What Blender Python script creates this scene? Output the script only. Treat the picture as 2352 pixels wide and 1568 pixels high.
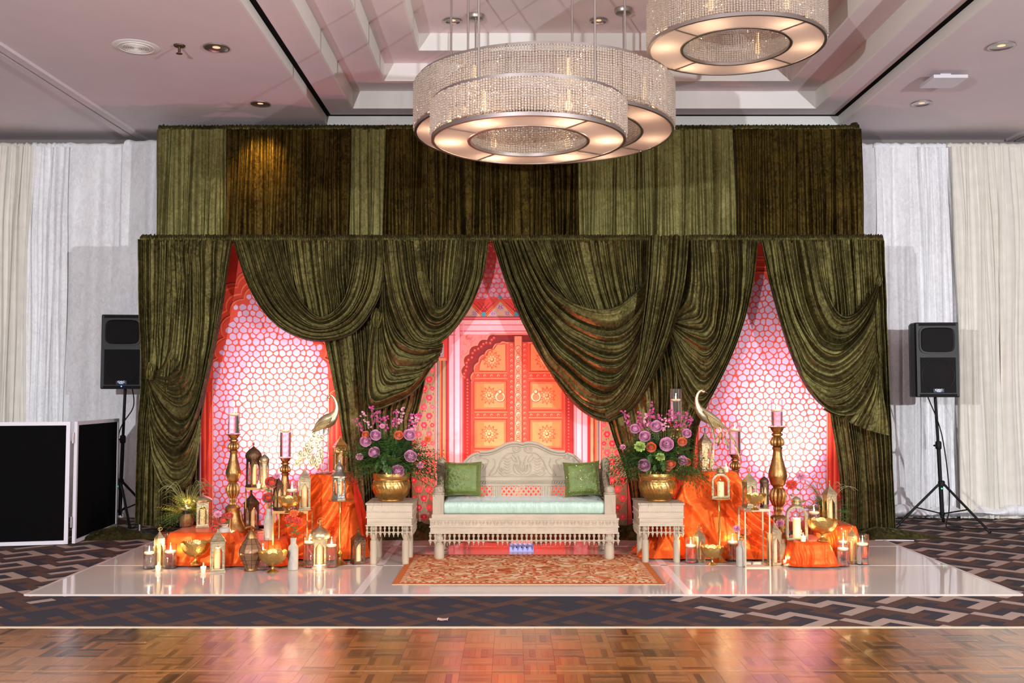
import bpy, math, random
from math import sin, cos, pi, sqrt, atan2, hypot
from mathutils import Vector, Matrix, noise
for o in list(bpy.data.objects): bpy.data.objects.remove(o)
C = bpy.context.scene.collection
SC = bpy.context.scene
random.seed(7)
PI = pi
# ------------------------------------------------------------------ camera
F = 35/36*2352
CH = 1.40
TILT = math.atan((903-784)/F)
cam = bpy.data.cameras.new('camera'); cam.lens = 35; cam.sensor_width = 36; cam.clip_end = 100
co = bpy.data.objects.new('camera', cam); C.objects.link(co); SC.camera = co
co.location = (0, 0, CH); co.rotation_euler = (PI/2+TILT, 0, 0)
cT, sT = cos(TILT), sin(TILT)
def ray(px, py):
    dx = (px-1176)/F; dy = (784-py)/F
    return (dx, cT-dy*sT, sT+dy*cT)
def P(px, py, Y):
    d = ray(px, py); t = Y/d[1]
    return Vector((d[0]*t, Y, CH+d[2]*t))
def G(px, py, z=0.0):
    d = ray(px, py); t = (z-CH)/d[2]
    return Vector((d[0]*t, d[1]*t, z))
def DZ(py, z):                                   # depth at which height z shows on row py
    return G(1176, py, z).y
def W(px, Y): return px*Y/F                      # size of px pixels at depth Y
# ------------------------------------------------------------------ world, exposure, big lights
SC.view_settings.view_transform = 'Standard'; SC.view_settings.look = 'None'
SC.view_settings.gamma = 1; SC.view_settings.exposure = 0.0; SC.view_settings.use_curve_mapping = False
SC.cycles.max_bounces = 7; SC.cycles.diffuse_bounces = 3; SC.cycles.glossy_bounces = 3
SC.cycles.transmission_bounces = 6; SC.cycles.transparent_max_bounces = 12
SC.cycles.caustics_refractive = False; SC.cycles.caustics_reflective = False
SC.cycles.sample_clamp_indirect = 4; SC.cycles.use_denoising = True
wd = bpy.data.worlds.new('room_ambient'); SC.world = wd; wd.use_nodes = True
wd.node_tree.nodes['Background'].inputs[0].default_value = (.97, .95, .98, 1)
wd.node_tree.nodes['Background'].inputs[1].default_value = .42
def lamp(name, kind, loc, energy, color=(1, 1, 1), size=.1, rot=None, aim=None, **kw):
    l = bpy.data.lights.new(name, kind); l.energy = energy; l.color = color
    if kind == 'AREA': l.size = size
    else: l.shadow_soft_size = size
    for k, v in kw.items(): setattr(l, k, v)
    o = bpy.data.objects.new(name, l); C.objects.link(o); o.location = loc
    if rot: o.rotation_euler = rot
    if aim: o.rotation_euler = (Vector(aim)-Vector(loc)).to_track_quat('-Z', 'Y').to_euler()
    return o
# two photographer's strobes behind the camera (their hard shadows show on the white drapes and the ceiling)
lamp('strobe_light', 'POINT', (5.6, -.2, 2.35), 2350, (.90, .95, 1.0), .06)
lamp('strobe_light', 'POINT', (-2.6, -.2, 2.35), 1850, (.91, .95, 1.0), .06)
# LED washes standing on the stage behind the decor
lamp('wash_light', 'SPOT', (-2.32, 9.0, .14), 80, (1, .40, .60), .04, aim=(-2.1, 10.1, 1.5), spot_size=2.5, spot_blend=1)
lamp('wash_light', 'SPOT', (-2.32, 9.0, .14), 640, (1, .80, .84), .04, aim=(-2.3, 10.16, 1.15), spot_size=.85, spot_blend=1)
lamp('wash_light', 'SPOT', (2.62, 9.0, .14), 80, (1, .40, .60), .04, aim=(2.7, 10.1, 1.5), spot_size=2.5, spot_blend=1)
lamp('wash_light', 'SPOT', (2.62, 9.0, .14), 640, (1, .80, .84), .04, aim=(2.80, 10.16, 1.15), spot_size=.85, spot_blend=1)
lamp('wash_light', 'SPOT', (.09, 8.95, .12), 430, (1, .22, .17), .05, aim=(.09, 10.1, 1.5), spot_size=2.3, spot_blend=.9)
# the lit downlight just in front of the upper drapes
lamp('downlight_beam', 'SPOT', tuple(G(598, 239, 4.38)), 150, (1, .60, .16), .04, aim=tuple(P(604, 420, 10.8)), spot_size=.95, spot_blend=1)
# ------------------------------------------------------------------ mesh helper
class MB:
    def __init__(s): s.v = []; s.f = []; s.c = []; s.m = []; s.cc = (1, 1, 1); s.mi = 0
    def add(s, vs, fs):
        b = len(s.v); s.v += [tuple(p) for p in vs]
        for f in fs: s.f.append(tuple(i+b for i in f)); s.c.append(s.cc); s.m.append(s.mi)
    def box(s, x0, x1, y0, y1, z0, z1, M=None):
        vs = [(x, y, z) for z in (z0, z1) for y in (y0, y1) for x in (x0, x1)]
        if M is not None: vs = [M @ Vector(p) for p in vs]
        s.add(vs, [(0, 2, 3, 1), (4, 5, 7, 6), (0, 1, 5, 4), (2, 6, 7, 3), (0, 4, 6, 2), (1, 3, 7, 5)])
    def grid(s, nu, nv, fn, cu=False, cv=False, flip=False):
        vs = [fn(i/(nu if cu else nu-1), j/(nv if cv else nv-1)) for j in range(nv) for i in range(nu)]
        fs = []
        for j in range(nv if cv else nv-1):
            for i in range(nu if cu else nu-1):
                a = j*nu+i; b = j*nu+(i+1) % nu; c = ((j+1) % nv)*nu+(i+1) % nu; d = ((j+1) % nv)*nu+i
                fs.append((a, d, c, b) if flip else (a, b, c, d))
        s.add(vs, fs)
    def lathe(s, prof, seg=24, cx=0, cy=0, cz=0, mod=None, M=None, a0=0, caps=True):
        vs = []
        for r, z in prof:
            for i in range(seg):
                a = a0+2*PI*i/seg; rr = r*(mod(a, z) if mod else 1)
                p = Vector((cx+rr*cos(a), cy+rr*sin(a), cz+z)); vs.append(M @ p if M is not None else p)
        fs = []
        for j in range(len(prof)-1):
            for i in range(seg):
                k = (i+1) % seg; fs.append((j*seg+i, j*seg+k, (j+1)*seg+k, (j+1)*seg+i))
        if caps:
            if prof[0][0] > 1e-6: fs.append(tuple(range(seg-1, -1, -1)))
            if prof[-1][0] > 1e-6: fs.append(tuple((len(prof)-1)*seg+i for i in range(seg)))
        s.add(vs, fs)
    def tube(s, pts, r, seg=8, closed=False, sx=1.0):
        pts = [Vector(p) for p in pts]; n = len(pts)
        if n < 2: return
        rs = r if isinstance(r, (list, tuple)) else [r]*n
        vs = []; up = None
        for i in range(n):
            t = (pts[(i+1) % n]-pts[i-1]) if (closed or 0 < i < n-1) else (pts[1]-pts[0] if i == 0 else pts[-1]-pts[-2])
            if t.length < 1e-9: t = Vector((0, 0, 1))
            t.normalize()
            if up is None: up = Vector((0, 0, 1)) if abs(t.z) < .9 else Vector((1, 0, 0))
            x = up.cross(t)
            if x.length < 1e-6: x = Vector((1, .1, 0)).cross(t)
            x.normalize(); up = t.cross(x).normalized()
            for k in range(seg):
                a = 2*PI*k/seg; vs.append(pts[i]+x*cos(a)*rs[i]*sx+up*sin(a)*rs[i])
        fs = []
        for i in range(n if closed else n-1):
            j = (i+1) % n
            for k in range(seg):
                l = (k+1) % seg; fs.append((i*seg+k, i*seg+l, j*seg+l, j*seg+k))
        if not closed: fs += [tuple(range(seg-1, -1, -1)), tuple((n-1)*seg+k for k in range(seg))]
        s.add(vs, fs)
    def prism(s, poly, y0, y1, M=None):           # polygon in x,z extruded along y
        n = len(poly); vs = [Vector((x, y0, z)) for x, z in poly]+[Vector((x, y1, z)) for x, z in poly]
        if M is not None: vs = [M @ p for p in vs]
        s.add(vs, [tuple(range(n)), tuple(range(2*n-1, n-1, -1))]+[(i, i+n, (i+1) % n+n, (i+1) % n) for i in range(n)])
    def merge(s, o, M=None):
        b = len(s.v); s.v += [tuple(M @ Vector(p)) for p in o.v] if M is not None else o.v
        s.f += [tuple(i+b for i in f) for f in o.f]; s.c += o.c; s.m += o.m
    def mesh(s, name, mats, smooth=True, col=False):
        me = bpy.data.meshes.new(name); me.from_pydata(s.v, [], s.f)
        for m in (mats if isinstance(mats, (list, tuple)) else [mats]): me.materials.append(m)
        if any(s.m): me.polygons.foreach_set('material_index', s.m)
        if col:
            a = me.color_attributes.new('Col', 'FLOAT_COLOR', 'CORNER'); data = []
            for f, c in zip(s.f, s.c): data += [c[0], c[1], c[2], 1]*len(f)
            a.data.foreach_set('color', data)
        if smooth:
            me.polygons.foreach_set('use_smooth', [True]*len(me.polygons))
            if smooth != 'all':
                me.set_sharp_from_angle(angle=math.radians(38))
        me.update(); return me
    def build(s, name, mats, parent=None, smooth=True, col=False, loc=None, **kw):
        o = bpy.data.objects.new(name, s.mesh(name, mats, smooth, col)); C.objects.link(o)
        if parent: o.parent = parent
        if loc is not None: o.location = loc
        for k, v in kw.items(): o[k] = v
        return o
def tag(o, label=None, cat=None, group=None, kind=None):
    if label: o['label'] = label
    if cat: o['category'] = cat
    if group: o['group'] = group
    if kind: o['kind'] = kind
    return o
def thing(name, label, cat, loc=(0, 0, 0), rz=0, group=None):
    o = bpy.data.objects.new(name, None); C.objects.link(o); o.location = loc; o.rotation_euler = (0, 0, rz)
    o.empty_display_size = .05
    return tag(o, label, cat, group)
def copy_tree(o, parent=None, loc=None, rz=None, label=None, scale=None):
    c = o.copy(); C.objects.link(c)
    if parent: c.parent = parent
    if loc is not None: c.location = loc
    if rz is not None: c.rotation_euler = (0, 0, rz)
    if label: c['label'] = label
    if scale is not None: c.scale = scale
    for ch in [x for x in bpy.data.objects if x.parent == o]: copy_tree(ch, c)
    return c
def place(parent_mesh_obj, name, parent, loc=(0, 0, 0), rot=(0, 0, 0), scale=(1, 1, 1)):
    o = bpy.data.objects.new(name, parent_mesh_obj); C.objects.link(o); o.parent = parent
    o.location = loc; o.rotation_euler = rot; o.scale = scale; return o
def catmull(pts, n):
    pts = [Vector(p) for p in pts]; m = len(pts)
    if m == 2: return [pts[0].lerp(pts[1], i/(n-1)) for i in range(n)]
    d = [0]
    for i in range(1, m): d.append(d[-1]+max(1e-6, (pts[i]-pts[i-1]).length))
    out = []
    for k in range(n):
        s = d[-1]*k/(n-1); i = 0
        while i < m-2 and d[i+1] < s: i += 1
        t = (s-d[i])/(d[i+1]-d[i]); p0 = pts[max(i-1, 0)]; p1 = pts[i]; p2 = pts[i+1]; p3 = pts[min(i+2, m-1)]
        out.append(.5*((2*p1)+(p2-p0)*t+(2*p0-5*p1+4*p2-p3)*t*t+(3*p1-p0-3*p2+p3)*t**3))
    return out
# ------------------------------------------------------------------ materials
def nt(name):
    m = bpy.data.materials.new(name); m.use_nodes = True; t = m.node_tree; b = t.nodes['Principled BSDF']
    return m, t, b
def s2l(c): return tuple((x/255/12.92 if x <= 10 else ((x/255+.055)/1.055)**2.4) for x in c)
def node(t, typ, **kw):
    n = t.nodes.new(typ)
    for k, v in kw.items():
        if k.startswith('i_'): n.inputs[k[2:]].default_value = v
        else: setattr(n, k, v)
    return n
def mat(name, rgb, rough=.5, metal=0, var=0, vscale=20, bump=0, bscale=60, stretch=(1, 1, 1), spec=.5, coat=0, sheen=0, sub=0,
        emit=None, es=0, trans=0, alpha=1, attr=None, rvar=0, detail=4):
    m, t, b = nt(name); col = tuple(s2l(rgb))+(1,)
    b.inputs['Base Color'].default_value = col; b.inputs['Roughness'].default_value = rough
    b.inputs['Metallic'].default_value = metal; b.inputs['Specular IOR Level'].default_value = spec
    b.inputs['Coat Weight'].default_value = coat; b.inputs['Sheen Weight'].default_value = sheen
    b.inputs['Transmission Weight'].default_value = trans; b.inputs['Alpha'].default_value = alpha
    if sub: b.inputs['Subsurface Weight'].default_value = sub; b.inputs['Subsurface Scale'].default_value = .02
    if emit: b.inputs['Emission Color'].default_value = tuple(s2l(emit))+(1,); b.inputs['Emission Strength'].default_value = es
    tc = node(t, 'ShaderNodeTexCoord'); mp = node(t, 'ShaderNodeMapping'); mp.inputs['Scale'].default_value = stretch
    t.links.new(tc.outputs['Object'], mp.inputs['Vector'])
    src = None
    if attr:
        a = node(t, 'ShaderNodeAttribute', attribute_name=attr); src = a.outputs['Color']
        t.links.new(src, b.inputs['Base Color'])
    if var:
        nz = node(t, 'ShaderNodeTexNoise'); nz.inputs['Scale'].default_value = vscale; nz.inputs['Detail'].default_value = detail
        t.links.new(mp.outputs[0], nz.inputs['Vector'])
        mr = node(t, 'ShaderNodeMapRange'); mr.inputs[1].default_value = .3; mr.inputs[2].default_value = .7
        mr.inputs[3].default_value = 1-var; mr.inputs[4].default_value = 1+var
        t.links.new(nz.outputs[0], mr.inputs[0])
        mx = node(t, 'ShaderNodeVectorMath', operation='SCALE')
        if src: t.links.new(src, mx.inputs[0])
        else: mx.inputs[0].default_value = col[:3]
        t.links.new(mr.outputs[0], mx.inputs['Scale']); t.links.new(mx.outputs[0], b.inputs['Base Color'])
        if rvar:
            m2 = node(t, 'ShaderNodeMapRange'); m2.inputs[3].default_value = rough-rvar; m2.inputs[4].default_value = rough+rvar
            t.links.new(nz.outputs[0], m2.inputs[0]); t.links.new(m2.outputs[0], b.inputs['Roughness'])
    if bump:
        n2 = node(t, 'ShaderNodeTexNoise'); n2.inputs['Scale'].default_value = bscale; n2.inputs['Detail'].default_value = detail
        t.links.new(mp.outputs[0], n2.inputs['Vector'])
        bp = node(t, 'ShaderNodeBump'); bp.inputs['Strength'].default_value = bump; bp.inputs['Distance'].default_value = .01
        t.links.new(n2.outputs[0], bp.inputs['Height']); t.links.new(bp.outputs[0], b.inputs['Normal'])
    return m
def velvet(name, dark, light, rough=.42, sheen=.35, scale=30, stz=.45, bump=.5, tint=(1, 1, 1), spec=.5, lo=.38, hi=.66, metal=0):
    """crushed velvet: the pressed nap shows as fine mottling of the colour and of the relief"""
    m, t, b = nt(name)
    tc = node(t, 'ShaderNodeTexCoord'); mp = node(t, 'ShaderNodeMapping'); mp.inputs['Scale'].default_value = (1, .6, stz)
    t.links.new(tc.outputs['Object'], mp.inputs['Vector'])
    n1 = node(t, 'ShaderNodeTexNoise'); n1.inputs['Scale'].default_value = scale; n1.inputs['Detail'].default_value = 7
    n1.inputs['Roughness'].default_value = .68; n1.inputs['Distortion'].default_value = 1.2
    n3 = node(t, 'ShaderNodeTexNoise'); n3.inputs['Scale'].default_value = scale*.16; n3.inputs['Detail'].default_value = 3
    t.links.new(mp.outputs[0], n1.inputs['Vector']); t.links.new(mp.outputs[0], n3.inputs['Vector'])
    ad = node(t, 'ShaderNodeMath', operation='MULTIPLY_ADD'); ad.inputs[1].default_value = .45; 
    t.links.new(n3.outputs[0], ad.inputs[0]); t.links.new(n1.outputs[0], ad.inputs[2])
    sb = node(t, 'ShaderNodeMath', operation='SUBTRACT'); sb.inputs[1].default_value = .225; t.links.new(ad.outputs[0], sb.inputs[0])
    cr = node(t, 'ShaderNodeValToRGB'); cr.color_ramp.elements[0].position = lo; cr.color_ramp.elements[1].position = hi
    cr.color_ramp.elements[0].color = tuple(s2l(dark))+(1,); cr.color_ramp.elements[1].color = tuple(s2l(light))+(1,)
    t.links.new(sb.outputs[0], cr.inputs[0]); t.links.new(cr.outputs[0], b.inputs['Base Color'])
    b.inputs['Roughness'].default_value = rough; b.inputs['Sheen Weight'].default_value = sheen
    b.inputs['Sheen Roughness'].default_value = .35; b.inputs['Sheen Tint'].default_value = tuple(tint)+(1,)
    b.inputs['Specular IOR Level'].default_value = spec; b.inputs['Metallic'].default_value = metal
    t.links.new(cr.outputs[0], b.inputs['Specular Tint'])
    bp = node(t, 'ShaderNodeBump'); bp.inputs['Strength'].default_value = bump; bp.inputs['Distance'].default_value = .008
    t.links.new(n1.outputs[0], bp.inputs['Height']); t.links.new(bp.outputs[0], b.inputs['Normal'])
    return m
def thin_glass(name, tint=(1, 1, 1), gloss=.05):
    m, t, b = nt(name); t.nodes.remove(b); out = t.nodes['Material Output']
    tr = node(t, 'ShaderNodeBsdfTransparent'); tr.inputs[0].default_value = tuple(tint)+(1,)
    gl = node(t, 'ShaderNodeBsdfGlossy'); gl.inputs['Roughness'].default_value = gloss
    lw = node(t, 'ShaderNodeLayerWeight'); lw.inputs['Blend'].default_value = .25
    mr = node(t, 'ShaderNodeMapRange'); mr.inputs[3].default_value = .05; mr.inputs[4].default_value = .65
    t.links.new(lw.outputs['Facing'], mr.inputs[0])
    mx = node(t, 'ShaderNodeMixShader'); t.links.new(mr.outputs[0], mx.inputs[0])
    t.links.new(tr.outputs[0], mx.inputs[1]); t.links.new(gl.outputs[0], mx.inputs[2]); t.links.new(mx.outputs[0], out.inputs[0])
    return m
M = {}
M['velvet'] = velvet('olive_crushed_velvet', (48, 43, 22), (91, 84, 48), tint=(.8, .78, .5), rough=.40, sheen=.1, bump=.22, scale=26, stz=.8, metal=.62)
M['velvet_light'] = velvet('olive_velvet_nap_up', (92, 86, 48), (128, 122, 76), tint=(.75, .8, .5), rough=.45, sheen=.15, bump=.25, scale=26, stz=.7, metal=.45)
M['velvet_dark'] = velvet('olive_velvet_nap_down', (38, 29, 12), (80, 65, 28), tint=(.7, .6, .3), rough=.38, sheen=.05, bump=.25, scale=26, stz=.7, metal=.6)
M['orange'] = velvet('orange_crushed_velvet', (226, 84, 32), (242, 106, 48), tint=(1, .6, .4), rough=.34, stz=1, scale=12, bump=.25, sheen=.1, spec=.8, metal=.3)
M['white_velvet'] = velvet('white_crushed_velvet', (228, 225, 226), (246, 245, 246), tint=(1, 1, 1), rough=.5, sheen=.1, scale=26, stz=.5, bump=.35, lo=.35, hi=.6)
M['white_cloth'] = mat('white_voile', (232, 226, 214), .8, var=.05, vscale=8, bump=.15, bscale=200)
M['ceiling'] = mat('painted_ceiling', (222, 208, 210), .85, var=.02, vscale=3, bump=.04, bscale=300)
M['ceiling_white'] = mat('painted_white_coffer', (226, 222, 216), .75, bump=.03, bscale=300)
M['wall'] = mat('painted_wall', (150, 138, 134), .8, bump=.05, bscale=200)
M['black'] = mat('matte_black', (14, 14, 15), .6, spec=.3)
M['blackvoid'] = mat('dark_gap', (8, 7, 7), .9, spec=.1)
M['scrim'] = mat('black_stretch_scrim', (5, 4, 5), .9, spec=.1, bump=.1, bscale=400)
M['white_metal'] = mat('white_powder_coat', (214, 208, 214), .4)
M['black_plastic'] = mat('black_plastic', (10, 10, 12), .5, var=.1, bump=.1, bscale=500)
M['grille'] = mat('black_perforated_grille', (6, 6, 7), .6, bump=.6, bscale=900)
M['gold'] = mat('brushed_gold', (202, 158, 92), .34, 1, var=.12, vscale=30, bump=.15, bscale=40)
M['gold_leaf'] = mat('antique_gold_leaf', (164, 126, 78), .42, 1, var=.25, vscale=22, bump=.25, bscale=50)
M['brass'] = mat('hammered_brass', (198, 162, 98), .33, 1, var=.1, vscale=60, bump=.35, bscale=110, detail=1)
M['wire'] = mat('gold_frame_metal', (196, 150, 92), .35, 1, var=.1)
M['wirepale'] = mat('pale_gold_frame_metal', (206, 186, 152), .4, .7, var=.1)
M['champagne'] = mat('champagne_metal', (206, 190, 150), .34, .9, var=.15, vscale=40, bump=.2, bscale=60)
M['tin'] = mat('weathered_tin', (168, 150, 118), .45, .8, var=.2, vscale=40, bump=.3, bscale=60)
M['pewter'] = mat('pewter', (158, 152, 142), .38, .85, var=.2, vscale=50, bump=.5, bscale=80)
M['bronze'] = mat('dark_bronze', (104, 78, 58), .4, .8, var=.2, vscale=50, bump=.5, bscale=90)
M['whitewash'] = mat('whitewashed_wood', (178, 160, 136), .7, var=.12, vscale=14, bump=.35, bscale=60, stretch=(1, 1, .3))
M['carved'] = mat('whitewashed_carved_wood', (188, 170, 146), .6, var=.10, vscale=12, bump=.4, bscale=50, stretch=(.35, 1, 1))
M['stone'] = mat('grey_stoneware', (176, 166, 152), .6, var=.10, vscale=25, bump=.25, bscale=60)
M['silk'] = mat('mint_satin', (176, 200, 180), .32, var=.05, vscale=6, bump=.8, bscale=9, stretch=(5, 1, .8), sheen=.3, detail=2)
M['greencushion'] = mat('green_velvet_cushion', (104, 122, 50), .5, var=.16, vscale=18, sheen=.5, bump=.2, bscale=90)
M['sequin'] = mat('gold_sequins', (226, 214, 150), .2, 1)
M['cushion_trim'] = mat('beaded_green_trim', (112, 122, 52), .5, var=.35, vscale=160, bump=1, bscale=200)
M['wax'] = mat('white_wax', (246, 226, 196), .5, sub=.3, emit=(255, 196, 120), es=.35)
M['wax_led'] = mat('ivory_wax_glowing_top', (244, 224, 184), .55, sub=.2, emit=(255, 190, 100), es=.45)
M['flame'] = mat('candle_flame', (255, 220, 150), .5, emit=(255, 214, 140), es=28)
M['wick'] = mat('wick', (30, 24, 20), .9)
M['glass'] = thin_glass('clear_glass'); M['pane'] = thin_glass('lantern_glass', (.97, .96, .93))
M['water'] = mat('water', (255, 255, 255), .0, trans=1); M['water'].node_tree.nodes['Principled BSDF'].inputs['IOR'].default_value = 1.33
M['nickel'] = mat('brushed_nickel', (186, 178, 174), .35, 1, bump=.05)
M['leaf'] = mat('fern_green', (62, 96, 36), .55, var=.35, vscale=9)
M['leafdark'] = mat('dark_leaf_green', (38, 66, 30), .45, var=.3, vscale=9)
M['leafyellow'] = mat('yellow_green_fern', (150, 140, 48), .55, var=.35, vscale=9)
M['grassblade'] = mat('pale_grass_blade', (120, 122, 76), .5, var=.3, vscale=9)
M['rose_lilac'] = mat('lilac_rose_petal', (232, 150, 190), .6, var=.12, vscale=40, sheen=.3)
M['rose_orange'] = mat('orange_petal', (240, 104, 30), .55, var=.12, vscale=40, sheen=.3)
M['rose_red'] = mat('coral_red_petal', (226, 66, 30), .55, var=.12, vscale=40, sheen=.3)
M['petal_pink'] = mat('magenta_pink_petal', (186, 62, 122), .6, var=.25, vscale=60)
M['petal_pale'] = mat('pale_pink_petal', (226, 150, 170), .6, var=.2, vscale=60)
M['petal_green'] = mat('pale_green_petal', (170, 190, 96), .6, var=.2, vscale=60)
M['print'] = mat('printed_fabric', (255, 255, 255), .72, attr='Col', var=.05, vscale=25, bump=.03, bscale=300)
M['carpet'] = mat('woven_carpet', (255, 255, 255), .95, attr='Col', var=.16, vscale=220, bump=.7, bscale=500, spec=.1)
M['rug'] = mat('printed_rug', (255, 255, 255), .9, attr='Col', var=.12, vscale=60, bump=.4, bscale=300, spec=.1)
M['stage'] = mat('gloss_white_vinyl', (206, 192, 182), .05, var=.01, vscale=5, bump=.012, bscale=6)
M['seam'] = mat('stage_seam_tape', (238, 226, 220), .22)
M['trimwood'] = mat('pale_edge_trim', (214, 190, 160), .4)
# parquet: tone per finger (attribute) and per block (object random), grain along the finger
m, t, b = nt('oak_parquet'); M['parquet'] = m
a = node(t, 'ShaderNodeAttribute', attribute_name='Col'); oi = node(t, 'ShaderNodeObjectInfo'); tc = node(t, 'ShaderNodeTexCoord')
mp = node(t, 'ShaderNodeMapping'); mp.inputs['Scale'].default_value = (2, 40, 1); t.links.new(tc.outputs['Object'], mp.inputs['Vector'])
nz = node(t, 'ShaderNodeTexNoise'); nz.inputs['Scale'].default_value = 6; nz.noise_dimensions = '4D'
t.links.new(mp.outputs[0], nz.inputs['Vector']); t.links.new(oi.outputs['Random'], nz.inputs['W'])
ad = node(t, 'ShaderNodeMath', operation='MULTIPLY_ADD'); ad.inputs[1].default_value = .35; t.links.new(nz.outputs[0], ad.inputs[0])
m2 = node(t, 'ShaderNodeMath', operation='MULTIPLY_ADD'); m2.inputs[1].default_value = .42; t.links.new(oi.outputs['Random'], m2.inputs[0])
sp = node(t, 'ShaderNodeSeparateColor'); t.links.new(a.outputs['Color'], sp.inputs[0]); t.links.new(sp.outputs[0], m2.inputs[2]); t.links.new(m2.outputs[0], ad.inputs[2])
cr = node(t, 'ShaderNodeValToRGB'); e = cr.color_ramp.elements; e[0].position = .24; e[1].position = .92
e[0].color = tuple(s2l((44, 21, 7)))+(1,); e[1].color = tuple(s2l((148, 92, 44)))+(1,)
t.links.new(ad.outputs[0], cr.inputs[0]); t.links.new(cr.outputs[0], b.inputs['Base Color'])
b.inputs['Roughness'].default_value = .2; b.inputs['Specular IOR Level'].default_value = .8; b.inputs['Coat Weight'].default_value = .5; b.inputs['Coat Roughness'].default_value = .18
bp = node(t, 'ShaderNodeBump'); bp.inputs['Strength'].default_value = .25; bp.inputs['Distance'].default_value = .003
t.links.new(nz.outputs[0], bp.inputs['Height']); t.links.new(bp.outputs[0], b.inputs['Normal'])
# crystal beads
m, t, b = nt('crystal_beads'); M['crystal'] = m; t.nodes.remove(b); out = t.nodes['Material Output']
tl = node(t, 'ShaderNodeBsdfTranslucent'); tl.inputs[0].default_value = (.95, .86, .76, 1)
gl = node(t, 'ShaderNodeBsdfGlossy'); gl.inputs['Roughness'].default_value = .08; gl.inputs[0].default_value = (1, .97, .93, 1)
df = node(t, 'ShaderNodeBsdfDiffuse'); df.inputs[0].default_value = (.90, .82, .72, 1)
tp = node(t, 'ShaderNodeBsdfTransparent')
x1 = node(t, 'ShaderNodeMixShader'); x1.inputs[0].default_value = .35; t.links.new(tl.outputs[0], x1.inputs[1]); t.links.new(df.outputs[0], x1.inputs[2])
x2 = node(t, 'ShaderNodeMixShader'); x2.inputs[0].default_value = .3; t.links.new(x1.outputs[0], x2.inputs[1]); t.links.new(gl.outputs[0], x2.inputs[2])
x3 = node(t, 'ShaderNodeMixShader'); x3.inputs[0].default_value = .05; t.links.new(x2.outputs[0], x3.inputs[1]); t.links.new(tp.outputs[0], x3.inputs[2])
t.links.new(x3.outputs[0], out.inputs[0])
# frosted diffuser
m, t, b = nt('frosted_diffuser'); M['diffuser'] = m; t.nodes.remove(b); out = t.nodes['Material Output']
tl = node(t, 'ShaderNodeBsdfTranslucent'); tl.inputs[0].default_value = (.93, .78, .68, 1)
df = node(t, 'ShaderNodeBsdfDiffuse'); df.inputs[0].default_value = (.86, .72, .64, 1)
x1 = node(t, 'ShaderNodeMixShader'); x1.inputs[0].default_value = .5; t.links.new(tl.outputs[0], x1.inputs[1]); t.links.new(df.outputs[0], x1.inputs[2])
t.links.new(x1.outputs[0], out.inputs[0])
M['seamwood'] = mat('parquet_seam', (150, 112, 74), .4); M['edge'] = mat('stage_edge', (196, 182, 172), .3)
# ================================================================== SETTING: floor, carpet, parquet, stage
YT = G(1176, 1442, .02).y                        # edge of the dance floor
mb = MB(); mb.box(-9, 9, -2, 11.8, -.06, -.012); mb.build('floor', M['wall'], kind='structure')
def cell_color(i, j, x, y):
    T = ["BBBBnb", "nnnBnb", "bbnBnb", "bBBBnn", "bBnnnb", "bBbbbb"]
    wide = x > 1.0+(6.88-y)*.68 or x < -3.05-(6.95-y)*.68
    if wide and not (x < -3.05 and y > 8.6 and False):
        k = T[(j) % 6][(i+(j//6)*3) % 6]
        return {'B': s2l((176, 152, 138)), 'n': s2l((66, 61, 66)), 'b': s2l((94, 70, 62))}[k]
    T2 = ["NNNbNc", "NNNcNb", "NNNbNN", "cbbbbb", "NbNNNc", "NcNNNb"]
    k = T2[j % 6][(i+(j//6)*2) % 6]
    return {'N': s2l((64, 61, 67)), 'b': s2l((98, 73, 64)), 'c': s2l((86, 64, 56))}[k]
mb = MB(); cs = .084; k = cs/sqrt(2)
N = int(26/cs)
for i in range(-N//2, N):
    for j in range(-N, N):
        x = (i-j)*k; y = (i+j)*k
        if -7.6 < x < 7.6 and YT-.25 < y < 11.7:
            mb.cc = cell_color(i, j, x, y)
            mb.add([(x, y-k, 0), (x+k, y, 0), (x, y+k, 0), (x-k, y, 0)], [(0, 1, 2, 3)])
mb.build('carpet_floor', M['carpet'], kind='structure', smooth=False, col=True)
mb = MB(); mb.box(-7, 7, YT, YT+.035, 0, .022); mb.build('trim_1', M['trimwood'], kind='structure')
# parquet blocks, each of five oak fingers with recessed joints
pf = bpy.data.objects.new('parquet_floor', None); C.objects.link(pf); pf['kind'] = 'structure'
blocks = []
for v in range(4):
    rr = random.Random(v); mb = MB(); bs = .1592
    for q in range(5):
        w = bs/5; mb.cc = (rr.uniform(.05, .62),)*3; h = rr.uniform(0, .0006)
        y0 = -bs/2+q*w
        mb.add([(-bs/2, y0, 0), (bs/2, y0, 0), (bs/2, y0+w, 0), (-bs/2, y0+w, 0),
                (-bs/2+.0003, y0+.0002, .012+h), (bs/2-.0003, y0+.0002, .012+h), (bs/2-.0003, y0+w-.0002, .012+h), (-bs/2+.0003, y0+w-.0002, .012+h)],
               [(0, 1, 5, 4), (1, 2, 6, 5), (2, 3, 7, 6), (3, 0, 4, 7), (4, 5, 6, 7)])
    blocks.append(mb.mesh('block', M['parquet'], False, True))
step = .1595; rr = random.Random(3); cnt = 0
seamx = [G(542, 1445, .02).x, G(1228, 1445, .02).x, G(1911, 1445, .02).x]
mb2 = MB()
for r in range(7):
    y = YT-.008-step*(r+.5)
    half = y/F*1176+.12
    nmax = int(half/step)+1
    for c in range(-nmax, nmax+1):
        x = .14+c*step
        if abs(x) > half+.1: continue
        place(rr.choice(blocks), 'block', pf, (x, y, .0085), (0, 0, PI/2*((r+c) % 2)+PI*rr.randint(0, 1)))
        cnt += 1
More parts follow.
